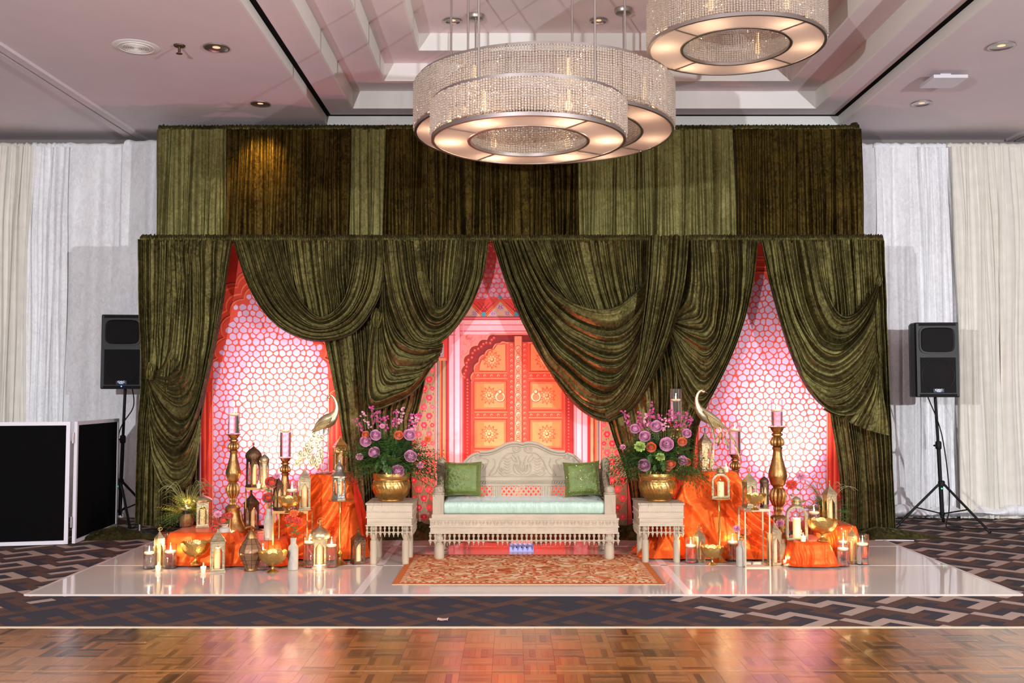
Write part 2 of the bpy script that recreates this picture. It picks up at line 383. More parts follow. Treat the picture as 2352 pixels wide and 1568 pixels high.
# rows under and beside the camera, outside the frame
for r in range(7, 30):
    y = YT-.008-step*(r+.5)
    for c in range(-22, 23):
        for q in range(5):
            mb2.cc = (rr.uniform(.05, .62)*.9+.15,)*3; w = step/5
            if (r+c) % 2: mb2.box(.14+c*step-step/2, .14+c*step+step/2, y-step/2+q*w, y-step/2+(q+1)*w-.001, .008, .0205)
            else: mb2.box(.14+c*step-step/2+q*w, .14+c*step-step/2+(q+1)*w-.001, y-step/2, y+step/2, .008, .0205)
mb2.build('blocks_nearer', M['parquet'], pf, smooth=False, col=True, kind='stuff')
mb = MB(); mb.box(-7, 7, -2, YT, -.01, .0085); mb.build('underlay', M['blackvoid'], pf)
sm = MB(); sm.box(-.0013, .0013, YT-4, YT, .019, .0216); sme = sm.mesh('panel_seam', M['seamwood'], False)
for x in (G(542, 1445, .02).x, G(1576, 1445, .02).x, G(1228, 1445, .02).x+.0, G(1911, 1445, .02).x): place(sme, 'panel_seam', pf, (x, 0, 0))
sm = MB(); sm.box(-6, 6, -.0015, .0015, .019, .0216); place(sm.mesh('cross_seam', M['seamwood'], False), 'cross_seam', pf, (0, G(1176, 1541, .02).y, 0))
# glossy white stage of laid panels
ZS = .012
y0 = G(1176, 1364, ZS).y; y1 = G(1176, 1298, ZS).y; y2 = G(1176, 1254, ZS).y; y3 = G(1176, 1240, ZS).y
x0 = G(57, 1366, ZS).x; x3 = G(2338, 1362, ZS).x; x1 = x0+(x3-x0)/3; x2 = x0+2*(x3-x0)/3
st = bpy.data.objects.new('stage_floor', None); C.objects.link(st); st['kind'] = 'structure'
for (a, b_) in ((y0, y1), (y1, y2), (y2, y3)):
    for (c, d) in ((x0, x1), (x1, x2), (x2, x3)):
        mb = MB(); mb.box(c+.003, d-.003, a+.003, b_-.003, 0, ZS); mb.build('panel', M['stage'], st, smooth=False)
for x in (x1, x2):
    mb = MB(); mb.box(x-.03, x+.03, y0-.001, y3, ZS-.002, ZS+.0007); mb.build('seam_tape', M['seam'], st, smooth=False)
for y in (y1, y2):
    mb = MB(); mb.box(x0, x3, y-.010, y+.010, ZS-.002, ZS+.0007); mb.build('seam_tape', M['seam'], st, smooth=False)
mb = MB(); mb.box(x0-.01, x3+.01, y0-.008, y0+.002, 0, ZS+.0008); mb.box(x0-.022, x0+.003, y0, y3, 0, ZS+.001); mb.box(x3-.003, x3+.022, y0, y3, 0, ZS+.001)
mb.build('edge_trim', M['edge'], st, smooth=False)
# walls
mb = MB(); mb.box(-9, 9, 11.75, 11.9, 0, 4.6); mb.build('wall_back', M['wall'], kind='structure')
mb = MB(); mb.box(-9.1, -9, -1, 11.9, 0, 4.6); mb.build('wall_left', M['wall'], kind='structure')
mb = MB(); mb.box(9, 9.1, -1, 11.9, 0, 4.6); mb.build('wall_right', M['wall'], kind='structure')
# stepped ceiling
Z0 = 4.42
D0 = DZ(287, Z0); zl = [Z0]; dl = [D0]
for a, b_ in ((266, 249), (209, 186), (145, 116)):
    zl.append(P(1176, a, dl[-1]).z); dl.append(DZ(b_, zl[-1]))
zl.append(P(1176, 76, dl[-1]).z)
XL = [P(750, 266, dl[0]).x, P(810, 249, dl[1]).x, P(882, 186, dl[2]).x, P(961, 116, dl[3]).x]
XR = [P(1925, 268, dl[0]).x, P(1874, 250, dl[1]).x, P(1816, 187, dl[2]).x]; XR.append(XR[2]-.40)
yf = [.4, .75, 1.1, 1.5]
ce = bpy.data.objects.new('ceiling', None); C.objects.link(ce); ce['kind'] = 'structure'
def ring(mb, o, i, z, t=.04):
    (a, b_, c, d), (e, f, g, h) = o, i
    mb.box(a, e, c, d, z, z+t); mb.box(f, b_, c, d, z, z+t); mb.box(e, f, c, g, z, z+t); mb.box(e, f, h, d, z, z+t)
rects = [(XL[k], XR[k], yf[k], dl[k]) for k in range(4)]
mb = MB(); ring(mb, (-9, 9, -2, 11.8), rects[0], Z0); mb.build('ceiling_soffit', M['ceiling'], ce, smooth=False)
for k in range(4):
    a, b_, c, d = rects[k]; z = zl[k]; zt = zl[k+1]
    mb = MB(); e = .02
    g_ = .003
    mb.box(a-e, a+g_, c, d, z-.001, zt-.0005); mb.box(b_-g_, b_+e, c, d, z-.001, zt-.0005); mb.box(a-e, b_+e, c-e, c+g_, z-.001, zt-.0005); mb.box(a-e, b_+e, d-g_, d+e, z-.001, zt-.0005)
    mb.build('coffer_face', M['ceiling_white'], ce, smooth=False)
    mb = MB()
    if k < 3: ring(mb, (a-.02, b_+.02, c-.02, d+.02), rects[k+1], zt)
    else: mb.box(a-.02, b_+.02, c-.02, d+.02, zt, zt+.04)
    mb.build('coffer_soffit', M['ceiling'], ce, smooth=False)
mb = MB(); a, b_, c, d = rects[0]; ring(mb, (a, b_, c, d), (a+.055, b_-.055, c+.05, d-.05), zl[1]-.004, .003)
mb.build('trim_2', M['blackvoid'], kind='structure', smooth=False)
# sliding-wall tracks
def track(p, q, n):
    d = (q-p).normalized(); s = Vector((d.y, -d.x, 0))
    mb = MB()
    def strip(o0, o1, za, zb):
        mb.add([p+s*o0+Vector((0, 0, za)), p+s*o1+Vector((0, 0, za)), q+s*o1+Vector((0, 0, za)), q+s*o0+Vector((0, 0, za)),
                p+s*o0+Vector((0, 0, zb)), p+s*o1+Vector((0, 0, zb)), q+s*o1+Vector((0, 0, zb)), q+s*o0+Vector((0, 0, zb))],
               [(0, 1, 2, 3), (4, 7, 6, 5), (0, 4, 5, 1), (1, 5, 6, 2), (2, 6, 7, 3), (3, 7, 4, 0)])
    strip(.015, .10, -.03, 0); strip(-.10, -.015, -.03, 0); o = mb.build('trim_%d' % n, M['ceiling'], kind='structure', smooth=False)
    mb = MB(); strip(-.015, .015, -.006, 0); mb.build('slot', M['blackvoid'], o, smooth=False)
pa = G(0, 112, Z0); pb = G(340, 330, Z0); dd = (pb-pa); track(pa-dd*.5, pb+dd*.02, 3)
pa = G(2324, 322, Z0); pb = G(2352, 310, Z0); dd = (pb-pa).normalized(); track(Vector((pa.x, 11.7, Z0)), Vector((pa.x, 3, Z0)), 4)
# ------------------------------------------------------------------ ceiling fittings
def downlight(px, py, z, lab, r=.085, lit=0):
    c = G(px, py, z); t = thing('downlight', lab, 'ceiling light', c, group='recessed downlights')
    mb = MB(); mb.lathe([(r*.86, -.001), (r*1.12, -.001), (r*1.12, -.012), (r, -.014), (r*.86, -.004)], 28); mb.build('trim_ring', M['nickel'], t)
    mb = MB(); mb.lathe([(r*.9, -.004), (r*.72, -.0025), (r*.5, -.001)], 24, caps=False); mb.build('reflector', M['can_lit'] if lit else M['can'], t)
    mb = MB(); mb.lathe([(r*.5, -.002), (r*.3, -.0045), (.001, -.006)], 16); mb.build('lamp_face', M['lampface'], t)
M['can'] = mat('gold_reflector', (214, 186, 130), .3, .2, emit=(230, 200, 150), es=.35); M['can_lit'] = mat('lit_gold_reflector', (240, 206, 150), .4, .4, emit=(255, 206, 140), es=.7)
M['lampface'] = mat('frosted_lamp', (250, 224, 180), .5, emit=(255, 214, 160), es=.7)
downlight(497, 108, Z0, 'gold recessed downlight right of the sprinkler in the ceiling', .10, 1)
downlight(598, 237, Z0, 'recessed downlight near the top of the left upper drapes', .09)
downlight(2300, 104, Z0, 'gold recessed downlight at the far right of the ceiling', .10, 1)
downlight(2117, 236, Z0, 'recessed downlight behind the square white ceiling box', .09)
downlight(1040, 46, zl[4], 'gold recessed downlight in the coffer left of the pendant rods', .08, 1)
downlight(1375, 46, zl[4], 'recessed downlight in the coffer between the chandelier rods', .08)
downlight(28, 331, Z0, 'recessed downlight just above the left white drape top', .12, 1)
c = G(313, 108, Z0); t = thing('ceiling_speaker', 'round white ceiling speaker grille with concentric rings', 'speaker', c)
mb = MB(); mb.lathe([(.0, -.006), (.19, -.006), (.20, -.002), (.20, 0)], 40); mb.build('plate', M['ceiling_white'], t)
for k in range(6):
    mb = MB(); r = .02+.018*k; mb.tube([(r*cos(a*PI/16), r*sin(a*PI/16), -.010) for a in range(32)], .004, 6, True); mb.build('ring', M['ceiling_white'], t)
mb = MB(); mb.tube([(.15*cos(a*PI/18), .15*sin(a*PI/18), -.008) for a in range(36)], .004, 6, True); mb.build('ring', M['ceiling_white'], t)
c = G(412, 104, Z0); t = thing('sprinkler', 'small dark fire sprinkler head hanging from the ceiling', 'sprinkler', c)
mb = MB(); mb.lathe([(.001, -.012), (.045, -.012), (.05, -.004), (.05, 0)], 20); mb.build('escutcheon', M['bronze'], t)
mb = MB(); mb.lathe([(.012, -.07), (.012, -.01)], 10); mb.lathe([(.001, -.078), (.028, -.076), (.028, -.072), (.001, -.07)], 12); mb.build('head', M['bronze'], t)
c = G(205, 333, Z0+0); c = G(205, 331, Z0); t = thing('sprinkler', 'dark sprinkler head just above the left white drape', 'sprinkler', c)
mb = MB(); mb.lathe([(.001, -.02), (.06, -.02), (.07, -.004), (.07, 0)], 20); mb.build('escutcheon', M['bronze'], t)
mb = MB(); mb.lathe([(.014, -.06), (.014, -.018)], 10); mb.build('head', M['bronze'], t)
c = G(2167, 180, Z0-.03); t = thing('wireless_access_point', 'square white wireless box hanging from the ceiling', 'access point', (c.x, c.y, Z0))
mb = MB(); mb.box(-.16, .16, -.16, .16, -.075, -.045); mb.build('housing', M['white_metal'], t)
mb = MB(); mb.box(-.05, .05, -.05, .05, -.046, .0); mb.build('mount', M['white_metal'], t)
# ================================================================== DRAPES
def fold(t, n, seed, sec=.22, pw=.62):
    r = math.sin(seed*12.9)*43.7
    w = t*n+.55*sin(2*PI*t*1.7+r)+.32*sin(2*PI*t*4.3+r*2)+.12*sin(2*PI*t*11+r*3)
    a = abs(sin(PI*w)); b = abs(sin(PI*(w*2.13+r)))
    return (a**pw)*(1-sec)+sec*b
def straight(mb, x0, x1, zt, zb, Y, n, amp, seed, flare=0, nv=26, per=7, droop=0, pud=0):
    nu = max(12, int(n*per))
    def fn(u, v):
        z = zt+(zb-zt)*v; env = .45+.55*min(1, v*5)
        ww = 1+flare*v
        x = (x0+x1)/2+(u-.5)*(x1-x0)*ww+.012*sin(9*v+u*20+seed)
        d = amp*env*fold(u+.004*sin(v*7+seed), n, seed)*(1+.25*sin(v*3+u*9))+amp*.9*fold(u*.999+.003*sin(v*4), n*.31, seed+5)
        crease = 0
        for q in (.23, .52, .78):
            e = (v-q-.012*sin(u*5+seed+q*30))/.008
            if abs(e) < 3: crease += .004*math.exp(-e*e)
        return (x, Y-d+crease-(pud*max(0, v-.94)*8), z)
    mb.grid(nu, nv, fn, flip=True)
def header(x0, x1, z, Y, n, seed, h=.085, r=.028):
    mb = MB(); nu = int(n*8); nv = 9
    def fn(u, v):
        a = v*PI*1.15-.1
        f = fold(u, n, seed+3)*.012
        j = noise.noise((u*n*1.7, v*3, seed))*.010
        return (x0+(x1-x0)*u+.004*sin(v*9+u*90), Y-(r+f)*sin(min(a, PI)) , z+.5*h*cos(min(a, PI))+(.016*noise.noise((u*n*2.3, seed, 4))+.004*sin(u*n*5))*(1 if v < .3 else 0)+j)
    mb.grid(nu, nv, fn, flip=True); return mb
def drape_panel(name, lab, x0, x1, zt, Y, m, n, amp, seed, zb=0.0, head=True, group=None, cat='drape', hm=None, pud=0, hn=2.2, flare=0):
    t = thing(name, lab, cat, ((x0+x1)/2, Y, 0), group=group)
    cx = (x0+x1)/2
    mb = MB(); straight(mb, x0-cx, x1-cx, zt-.05, zb, 0, n, amp, seed, pud=pud, flare=flare); mb.build('panel', m, t, smooth='all')
    if head: header(x0-cx, x1-cx, zt-.03, -.004, n*hn, seed).build('header', hm or m, t, smooth='all')
    return t
YU = 10.8
zu = P(1176, 291, YU).z
ups = [(364, 525, 'velvet_light', 'pale olive velvet drape panel at the left end of the upper row'),
       (525, 806, 'velvet_dark', 'brown olive velvet drape panel lit amber by the ceiling lamp'),
       (806, 886, 'velvet_light', 'narrow pale olive velvet panel left of the chandelier, upper row'),
       (886, 1110, 'velvet_dark', 'brown olive velvet panel left half of the area under the chandelier'),
       (1110, 1330, 'velvet_dark', 'brown olive velvet panel behind the right half of the chandelier'),
       (1330, 1478, 'velvet_light', 'pale olive velvet upper panel just right of the chandelier centre'),
       (1478, 1685, 'velvet_light', 'pale olive velvet upper panel right of the big chandelier'),
       (1685, 1972, 'velvet_dark', 'brown olive velvet drape panel at the right end of the upper row')]
for k, (a, b_, m, lab) in enumerate(ups):
    X0 = P(a, 400, YU).x; X1 = P(b_, 400, YU).x
    drape_panel('drape', lab, X0, X1, zu, YU-(.02 if k % 2 else 0), M[m], (b_-a)/15, .075, 11+k, group='upper olive velvet drapes', hm=M['velvet'])
def rod(x0, x1, z, Y, lab):
    t = thing('drape_stand', lab, 'drape stand', ((x0+x1)/2, Y, 0)); w = (x1-x0)/2
    mb = MB(); mb.tube([(-w, 0, z), (w, 0, z)], .02, 10); mb.build('crossbar', M['nickel'], t)
    for sx in (-w+.01, w-.01):
        mb = MB(); mb.lathe([(.02, .01), (.02, z)], 10, sx); mb.build('upright', M['nickel'], t)
        mb = MB(); mb.box(sx-.2, sx+.2, -.2, .2, .0, .012); mb.build('base_plate', M['black'], t)
rod(P(366, 400, YU).x, P(1970, 400, YU).x, zu-.03, YU+.05, 'tall metal pipe stand carrying the upper velvet drapes')
# corner peak where the last upper drape is clipped over its post
mb = MB(); a = P(1950, 283, YU-.06); 
mb.tube([P(1962, 284, YU), P(1966, 330, YU-.04), P(1968, 420, YU-.04), P(1970, 540, YU-.04)], [.04, .05, .045, .04], 8)
tag(mb.build('drape_end', M['velvet'], smooth='all'), 'dark bunched velvet edge hanging from the upper right corner post', 'drape')
# white wall drapes
YW = 11.42
zw = P(100, 332, YW).z
def white(a, b_, m, n, amp, seed, lab, hn=1.0, zt=zw):
    drape_panel('wall_drape', lab, P(a, 700, YW).x-.05, P(b_, 700, YW).x+.05, zt, YW-.012*(seed % 2), M[m], n, amp*1.7, seed, group='white wall drapes', hn=hn)
white(-330, 4, 'white_cloth', 16, .07, 1, 'white drape panel cut off by the left edge of the photo')
white(4, 78, 'white_cloth', 8, .07, 2, 'narrow ivory voile drape with deep folds beside the black booth screen')
white(78, 152, 'white_velvet', 6, .05, 3, 'white velvet drape with soft folds above the booth screen')
white(152, 292, 'white_velvet', 3, .03, 4, 'flat white crushed velvet drape left of the left loudspeaker')
white(292, 420, 'white_velvet', 4, .04, 5, 'white drape whose corner is pinned up by the left upper drape', zt=P(100, 326, YW).z)
white(1940, 2020, 'white_velvet', 3, .03, 6, 'white drape strip right beside the green drapes')
white(2020, 2110, 'white_velvet', 4, .03, 7, 'smooth white velvet drape behind the right loudspeaker post')
white(2110, 2190, 'white_velvet', 9, .045, 8, 'white velvet drape with fine pleats behind the right loudspeaker')
white(2190, 2290, 'white_cloth', 9, .06, 9, 'ivory voile drape right of the right loudspeaker')
white(2290, 2700, 'white_cloth', 22, .06, 10, 'ivory pleated drape at the right edge of the photo')
# puddled hem of the white drapes
mb = MB()
def hem(u, v):
    x = 3.3+u*3.6; a = v*PI
    return (x, YW-.12-.10*sin(a)*(1+.5*noise.noise((x*3, v, 1)))-.05*fold(u, 40, 3), .02+.10*(1-v)*(1+.8*noise.noise((x*4, 2, v*2))))
mb.grid(150, 8, hem, flip=True); tag(mb.build('drape_hem', M['white_velvet'], smooth='all'), 'white drape hem bunched on the carpet behind the right loudspeaker', 'drape')

YL = 9.96
def resample(curve, n): return catmull([(p[0], p[1], 0) for p in curve], n)
def loft(mb, curves, Y, n, amp, seed, nu=None, nv=40, gather=(0, 0), ylift=0, sag=0, kn=1, sec=.22, pw=.62):
    """cloth whose folds run along the given curves (px, py); gather: share of the fold depth lost at start / end"""
    C_ = [resample(c, nv) for c in curves]; m = len(curves); nu = nu or int(n*8)
    wp = [catmull([C_[k][j] for k in range(m)], 64) for j in range(nv)]
    def fn(u, v):
        j = int(round(v*(nv-1))); q = u*63; i = min(62, int(q)); p = wp[j][i].lerp(wp[j][i+1], q-i)
        f = fold(u, n*kn, seed+.0, sec, pw)
        env = 1-gather[0]*max(0, 1-v/.25)-gather[1]*max(0, 1-(1-v)/.3)**1.3
        d = 1.55*amp*env*f*(.85+.3*sin(v*4+u*11+seed))+ylift*u
        d += .012*noise.noise((p.x*.02, p.y*.02, seed))
        w = P(p.x, p.y, Y); w.y -= d; w.z -= amp*env*sag*(1-f)
        return w
    mb.grid(nu, nv, fn, flip=True)
def shade(name, lab, parts, m='velvet', cat='drape', heads=()):
    t = thing(name, lab, cat, (0, 0, 0)); xs = []
    for (pn, curves, Y, n, amp, seed, kw) in parts:
        if 'swag' in pn or pn == 'scarf': kw = dict(kw, kn=.78, sec=.07, pw=.85)
        mb = MB(); loft(mb, curves, Y, n, amp, seed, **kw)
        if not xs: base = Vector(mb.v[0]); base = Vector((base.x, Y, 0)); t.location = base; xs.append(1)
        mb.v = [(p[0]-base.x, p[1]-base.y, p[2]) for p in mb.v]
        o = mb.build(pn, M[kw.get('m', m)] if False else M[m], t, smooth='all')
    for (a, b_) in heads:
        h = header(P(a, 548, YL).x-base.x, P(b_, 548, YL).x-base.x, P(1176, 549, YL).z, YL-base.y-.005, (b_-a)/4.5, a % 17)
        h.build('header', M[m], t, smooth='all')
    return t
def V(xs_top, xs_bot, yt=560, yb=1205, mid=None):
    out = []
    for i, (a, b_) in enumerate(zip(xs_top, xs_bot)):
        c = [(a, yt)]
        if mid: c += [(m_[1][i], m_[0]) for m_ in mid]
        c.append((b_, yb)); out.append(c)
    return out
g2 = dict(gather=(0, .85))
shade('swag_drape', 'olive velvet drape at the far left, knotted halfway down', [
    ('panel', [[(325, 553), (326, 700), (330, 850), (322, 960), (316, 1080), (314, 1200)], [(360, 553), (358, 700), (343, 850), (343, 960), (345, 1080), (346, 1204)],
               [(400, 553), (395, 700), (358, 855), (372, 1000), (380, 1100), (385, 1206)], [(470, 553), (455, 760), (425, 960), (425, 1080), (426, 1195)],
               [(537, 553), (508, 740), (478, 900), (466, 1000), (464, 1100), (463, 1195)]], YL, 15, .07, 1, {}),
    ('upper_swag', [[(395, 553), (398, 680), (390, 790), (372, 842), (348, 852)], [(455, 553), (446, 720), (425, 850), (390, 895), (347, 860)],
                    [(500, 553), (485, 740), (456, 900), (408, 955), (345, 868)], [(537, 553), (510, 740), (475, 900), (440, 1005), (398, 1035), (352, 975), (343, 878)]],
     YL-.07, 8, .06, 2, dict(gather=(.5, .8), ylift=.05, sag=.5)),
    ('lower_swag', [[(452, 930), (430, 990), (395, 1010), (360, 970), (346, 905)], [(462, 950), (440, 1050), (400, 1085), (360, 1030), (345, 910)],
                    [(464, 1000), (448, 1090), (405, 1130), (362, 1085), (343, 915)]], YL-.09, 4, .05, 3, dict(gather=(.5, .8), ylift=.03, sag=.5)),
    ('knot', [[(340, 835), (334, 850), (338, 870)], [(346, 832), (346, 850), (346, 872)], [(353, 836), (358, 850), (352, 872)]], YL-.17, 2, .03, 3, {})],
    heads=[(325, 537)])
shade('swag_drape', 'olive velvet swag looped between the left arch and the middle', [
    ('back_panel', [[(545, 553), (568, 625), (604, 690)], [(610, 553), (625, 650), (650, 722)], [(700, 553), (708, 650), (718, 736)],
                    [(760, 553), (762, 650), (762, 735)], [(830, 553), (825, 640), (815, 690)], [(884, 553), (870, 620), (858, 650)]], YL, 22, .045, 4, {}),
    ('swag', [[(650, 553), (672, 640), (705, 700), (745, 728), (790, 690), (808, 620), (815, 552)], [(605, 553), (638, 660), (683, 722), (742, 748), (800, 715), (838, 640), (842, 552)],
              [(568, 553), (607, 665), (660, 738), (735, 765), (812, 740), (860, 665), (868, 552)], [(541, 553), (580, 665), (640, 745), (725, 779), (815, 762), (872, 690), (888, 610), (888, 552)]],
     YL-.06, 7, .06, 5, dict(ylift=.07, sag=.6, gather=(.3, .3))),
    ('tail', [[(745, 770), (768, 880), (790, 1010), (812, 1208)], [(800, 735), (812, 900), (825, 1050), (838, 1208)], [(860, 690), (868, 900), (878, 1050), (886, 1208)],
              [(925, 700), (922, 900), (922, 1050), (930, 1208)], [(1000, 770), (965, 930), (948, 1000), (950, 1208)]], YL+.02, 15, .06, 6, {})],
    heads=[(540, 884)])
shade('swag_drape', 'olive velvet double swag left of the centre arch', [
    ('back_panel', [[(885, 553), (890, 640), (925, 725)], [(950, 553), (958, 650), (982, 752)], [(1010, 553), (1012, 640), (1016, 740)], [(1060, 553), (1052, 640), (1046, 725)],
                    [(1122, 553), (1105, 640), (1075, 710)]], YL, 16, .045, 7, {}),
    ('upper_swag', [[(975, 553), (985, 640), (1003, 702), (1028, 692), (1050, 620), (1058, 553)], [(938, 553), (955, 660), (990, 738), (1035, 726), (1076, 650), (1086, 553)],
                    [(905, 553), (925, 680), (973, 772), (1030, 760), (1085, 690), (1108, 610), (1110, 553)], [(878, 553), (900, 700), (945, 792), (1008, 792), (1070, 725), (1110, 640), (1124, 553)]],
     YL-.06, 8, .055, 8, dict(ylift=.06, sag=.6, gather=(.3, .3))),
    ('lower_swag', [[(888, 590), (895, 690), (928, 765), (985, 792), (1018, 786)], [(873, 700), (885, 788), (925, 845), (975, 845), (1018, 795)],
                    [(862, 732), (866, 828), (890, 888), (945, 882), (1008, 820)], [(848, 738), (842, 850), (848, 934), (900, 925), (960, 888), (1012, 808)]],
     YL-.12, 7, .07, 9, dict(ylift=.05, sag=.6, gather=(.6, .1))),
    ('knot', [[(858, 712), (852, 730), (858, 750)], [(866, 708), (866, 730), (868, 754)], [(876, 714), (880, 730), (874, 750)]], YL-.20, 2, .03, 3, {})],
    heads=[(884, 1126)])
shade('swag_drape', 'widest olive velvet swag right of the painted door', [
    ('back_panel', [[(1190, 553), (1235, 640), (1290, 690)], [(1260, 553), (1290, 640), (1330, 715)], [(1340, 553), (1355, 640), (1375, 735)], [(1420, 553), (1420, 640), (1420, 730)],
                    [(1488, 553), (1486, 620), (1484, 680)]], YL, 18, .045, 10, {}),
    ('swag', [[(1215, 553), (1262, 650), (1330, 697), (1400, 702), (1450, 670), (1484, 640)], [(1192, 553), (1236, 672), (1310, 748), (1390, 762), (1446, 725), (1482, 660)],
              [(1172, 553), (1215, 690), (1290, 792), (1376, 822), (1442, 785), (1481, 700)], [(1154, 553), (1196, 705), (1268, 830), (1350, 888), (1420, 860), (1477, 760)],
              [(1141, 553), (1180, 690), (1250, 830), (1330, 922), (1400, 925), (1467, 830)], [(1130, 553), (1166, 660), (1226, 780), (1290, 885), (1342, 942), (1398, 966), (1448, 925), (1482, 860)]],
     YL-.06, 11, .075, 11, dict(ylift=.07, sag=.6, gather=(.3, .75)))], heads=[(1128, 1488)])
shade('draped_scarf', 'bunched olive velvet scarf hanging in front of the header right of centre', [
    ('scarf', [[(1487, 541), (1481, 650), (1469, 760), (1455, 850), (1424, 918), (1388, 946)], [(1512, 541), (1505, 650), (1490, 760), (1470, 850), (1436, 925), (1390, 956)],
               [(1545, 541), (1538, 650), (1515, 755), (1487, 855), (1445, 930), (1392, 964)], [(1580, 541), (1571, 650), (1546, 750), (1506, 852), (1456, 935), (1395, 970)]],
     YL-.16, 7, .07, 12, dict(gather=(.2, .6), sag=.2))])
shade('swag_drape', 'olive velvet drape pulled aside left of the right arch', [
    ('back_panel', [[(1486, 553), (1484, 660), (1480, 800), (1482, 960)], [(1540, 553), (1540, 660), (1530, 800), (1522, 960)], [(1612, 553), (1608, 660), (1585, 790), (1560, 960)]], YL+.05, 8, .03, 19, {}),
    ('swag', [[(1578, 553), (1576, 650), (1558, 705), (1538, 730)], [(1620, 553), (1622, 655), (1605, 730), (1575, 750), (1537, 735)], [(1665, 553), (1662, 670), (1640, 760), (1600, 798), (1536, 742)],
              [(1700, 553), (1695, 680), (1665, 780), (1615, 850), (1568, 825), (1534, 750)], [(1736, 556), (1722, 660), (1692, 770), (1648, 870), (1602, 942), (1562, 900), (1530, 758)]],
     YL-.03, 11, .065, 13, dict(ylift=.07, sag=.5, gather=(.3, .8))),
    ('tail', [[(1385, 930), (1405, 1000), (1440, 1100), (1452, 1208)], [(1480, 870), (1480, 960), (1490, 1060), (1490, 1208)], [(1528, 760), (1538, 900), (1530, 1050), (1528, 1208)],
              [(1560, 800), (1610, 905), (1570, 1030), (1565, 1208)], [(1600, 800), (1632, 895), (1596, 1000), (1580, 1208)]], YL+.02, 12, .06, 14, {})],
    heads=[(1578, 1738)])
shade('swag_drape', 'olive velvet drape at the far right with three looped swags', [
    ('panel', [[(1862, 553), (1885, 740), (1900, 920), (1922, 1080), (1927, 1215)], [(1920, 553), (1940, 740), (1955, 940), (1965, 1080), (1966, 1220)],
               [(1975, 553), (1985, 800), (2000, 1000), (2008, 1222)], [(2024, 556), (2028, 700), (2037, 900), (2048, 1100), (2055, 1222)]], YL, 13, .07, 15, {}),
    ('upper_swag', [[(1880, 553), (1895, 650), (1920, 713), (1950, 720), (1985, 688), (2016, 643)], [(1840, 553), (1860, 670), (1900, 748), (1945, 756), (1990, 710), (2017, 647)],
                    [(1800, 553), (1825, 690), (1875, 788), (1930, 798), (1985, 745), (2017, 652)], [(1768, 553), (1798, 700), (1850, 823), (1915, 850), (1980, 790), (2016, 660)]],
     YL-.07, 7, .075, 16, dict(ylift=.05, sag=.6, gather=(.3, .85))),
    ('lower_swag', [[(1790, 553), (1815, 690), (1855, 775), (1912, 815), (1975, 765), (2008, 712)], [(1755, 553), (1788, 710), (1835, 850), (1905, 903), (1972, 880), (2009, 820)],
                    [(1738, 555), (1772, 700), (1822, 840), (1885, 935), (1950, 950), (1993, 900), (2011, 830)]], YL-.19, 5, .07, 17, dict(ylift=.08, sag=.6, gather=(.3, .85))),
    ('hem_flare', [[(2007, 828), (1965, 905), (1885, 938)], [(2009, 828), (1985, 905), (1930, 962)], [(2011, 828), (2000, 905), (1965, 978)], [(2013, 828), (2014, 910), (2000, 990)], [(2015, 828), (2026, 910), (2037, 1000)]],
     YL-.22, 6, .06, 18, dict(gather=(.8, 0))),
    ('knot', [[(2009, 812), (2004, 825), (2008, 840)], [(2013, 810), (2013, 825), (2014, 842)], [(2018, 812), (2022, 825), (2018, 840)]], YL-.2, 2, .02, 3, {}),
    ('upper_knot', [[(2013, 632), (2009, 644), (2012, 656)], [(2017, 630), (2017, 644), (2018, 658)], [(2022, 632), (2026, 644), (2022, 656)]], YL-.2, 2, .02, 3, {})],
    heads=[(1738, 2026)])
rod(P(327, 560, YL).x, P(2024, 560, YL).x, P(1176, 549, YL).z, YL+.05, 'metal pipe stand carrying the lower swagged drapes')
# puddled velvet on the floor
def puddle(lab, cx, cy, rx, ry, h, seed, m='velvet'):
    mb = MB()
    def fn(u, v):
        a = 2*PI*u; r = v*(1+.18*sin(3*a+seed)+.1*sin(7*a+seed*2))
        z = h*(1-v**1.5)*(.15+.5*fold(u, 15, seed)+.5*fold(v+.15*sin(a*3), 4, seed))+.02*noise.noise((cos(a)*r*5, sin(a)*r*5, seed))*(1-v)
        return (rx*r*cos(a), ry*r*sin(a), max(.003, z))
    mb.grid(90, 16, fn, cu=True); o = mb.build('velvet_puddle', M[m], smooth='all', loc=(cx, cy, .0)); tag(o, lab, 'drape')
puddle('olive velvet hem puddled on the carpet at the right end', 3.55, 9.72, .52, .16, .10, 1)
puddle('olive velvet hem puddled behind the black booth screen', -3.85, 9.75, .45, .2, .10, 2)
puddle('dark velvet hem pooled between sofa and left side table', -.95, 9.66, .55, .2, .16, 3)
puddle('dark velvet hem pooled between sofa and right side table', 1.2, 9.66, .45, .2, .14, 4)
puddle('velvet hem pooled under the sofa back', .15, 9.75, .8, .14, .08, 5)
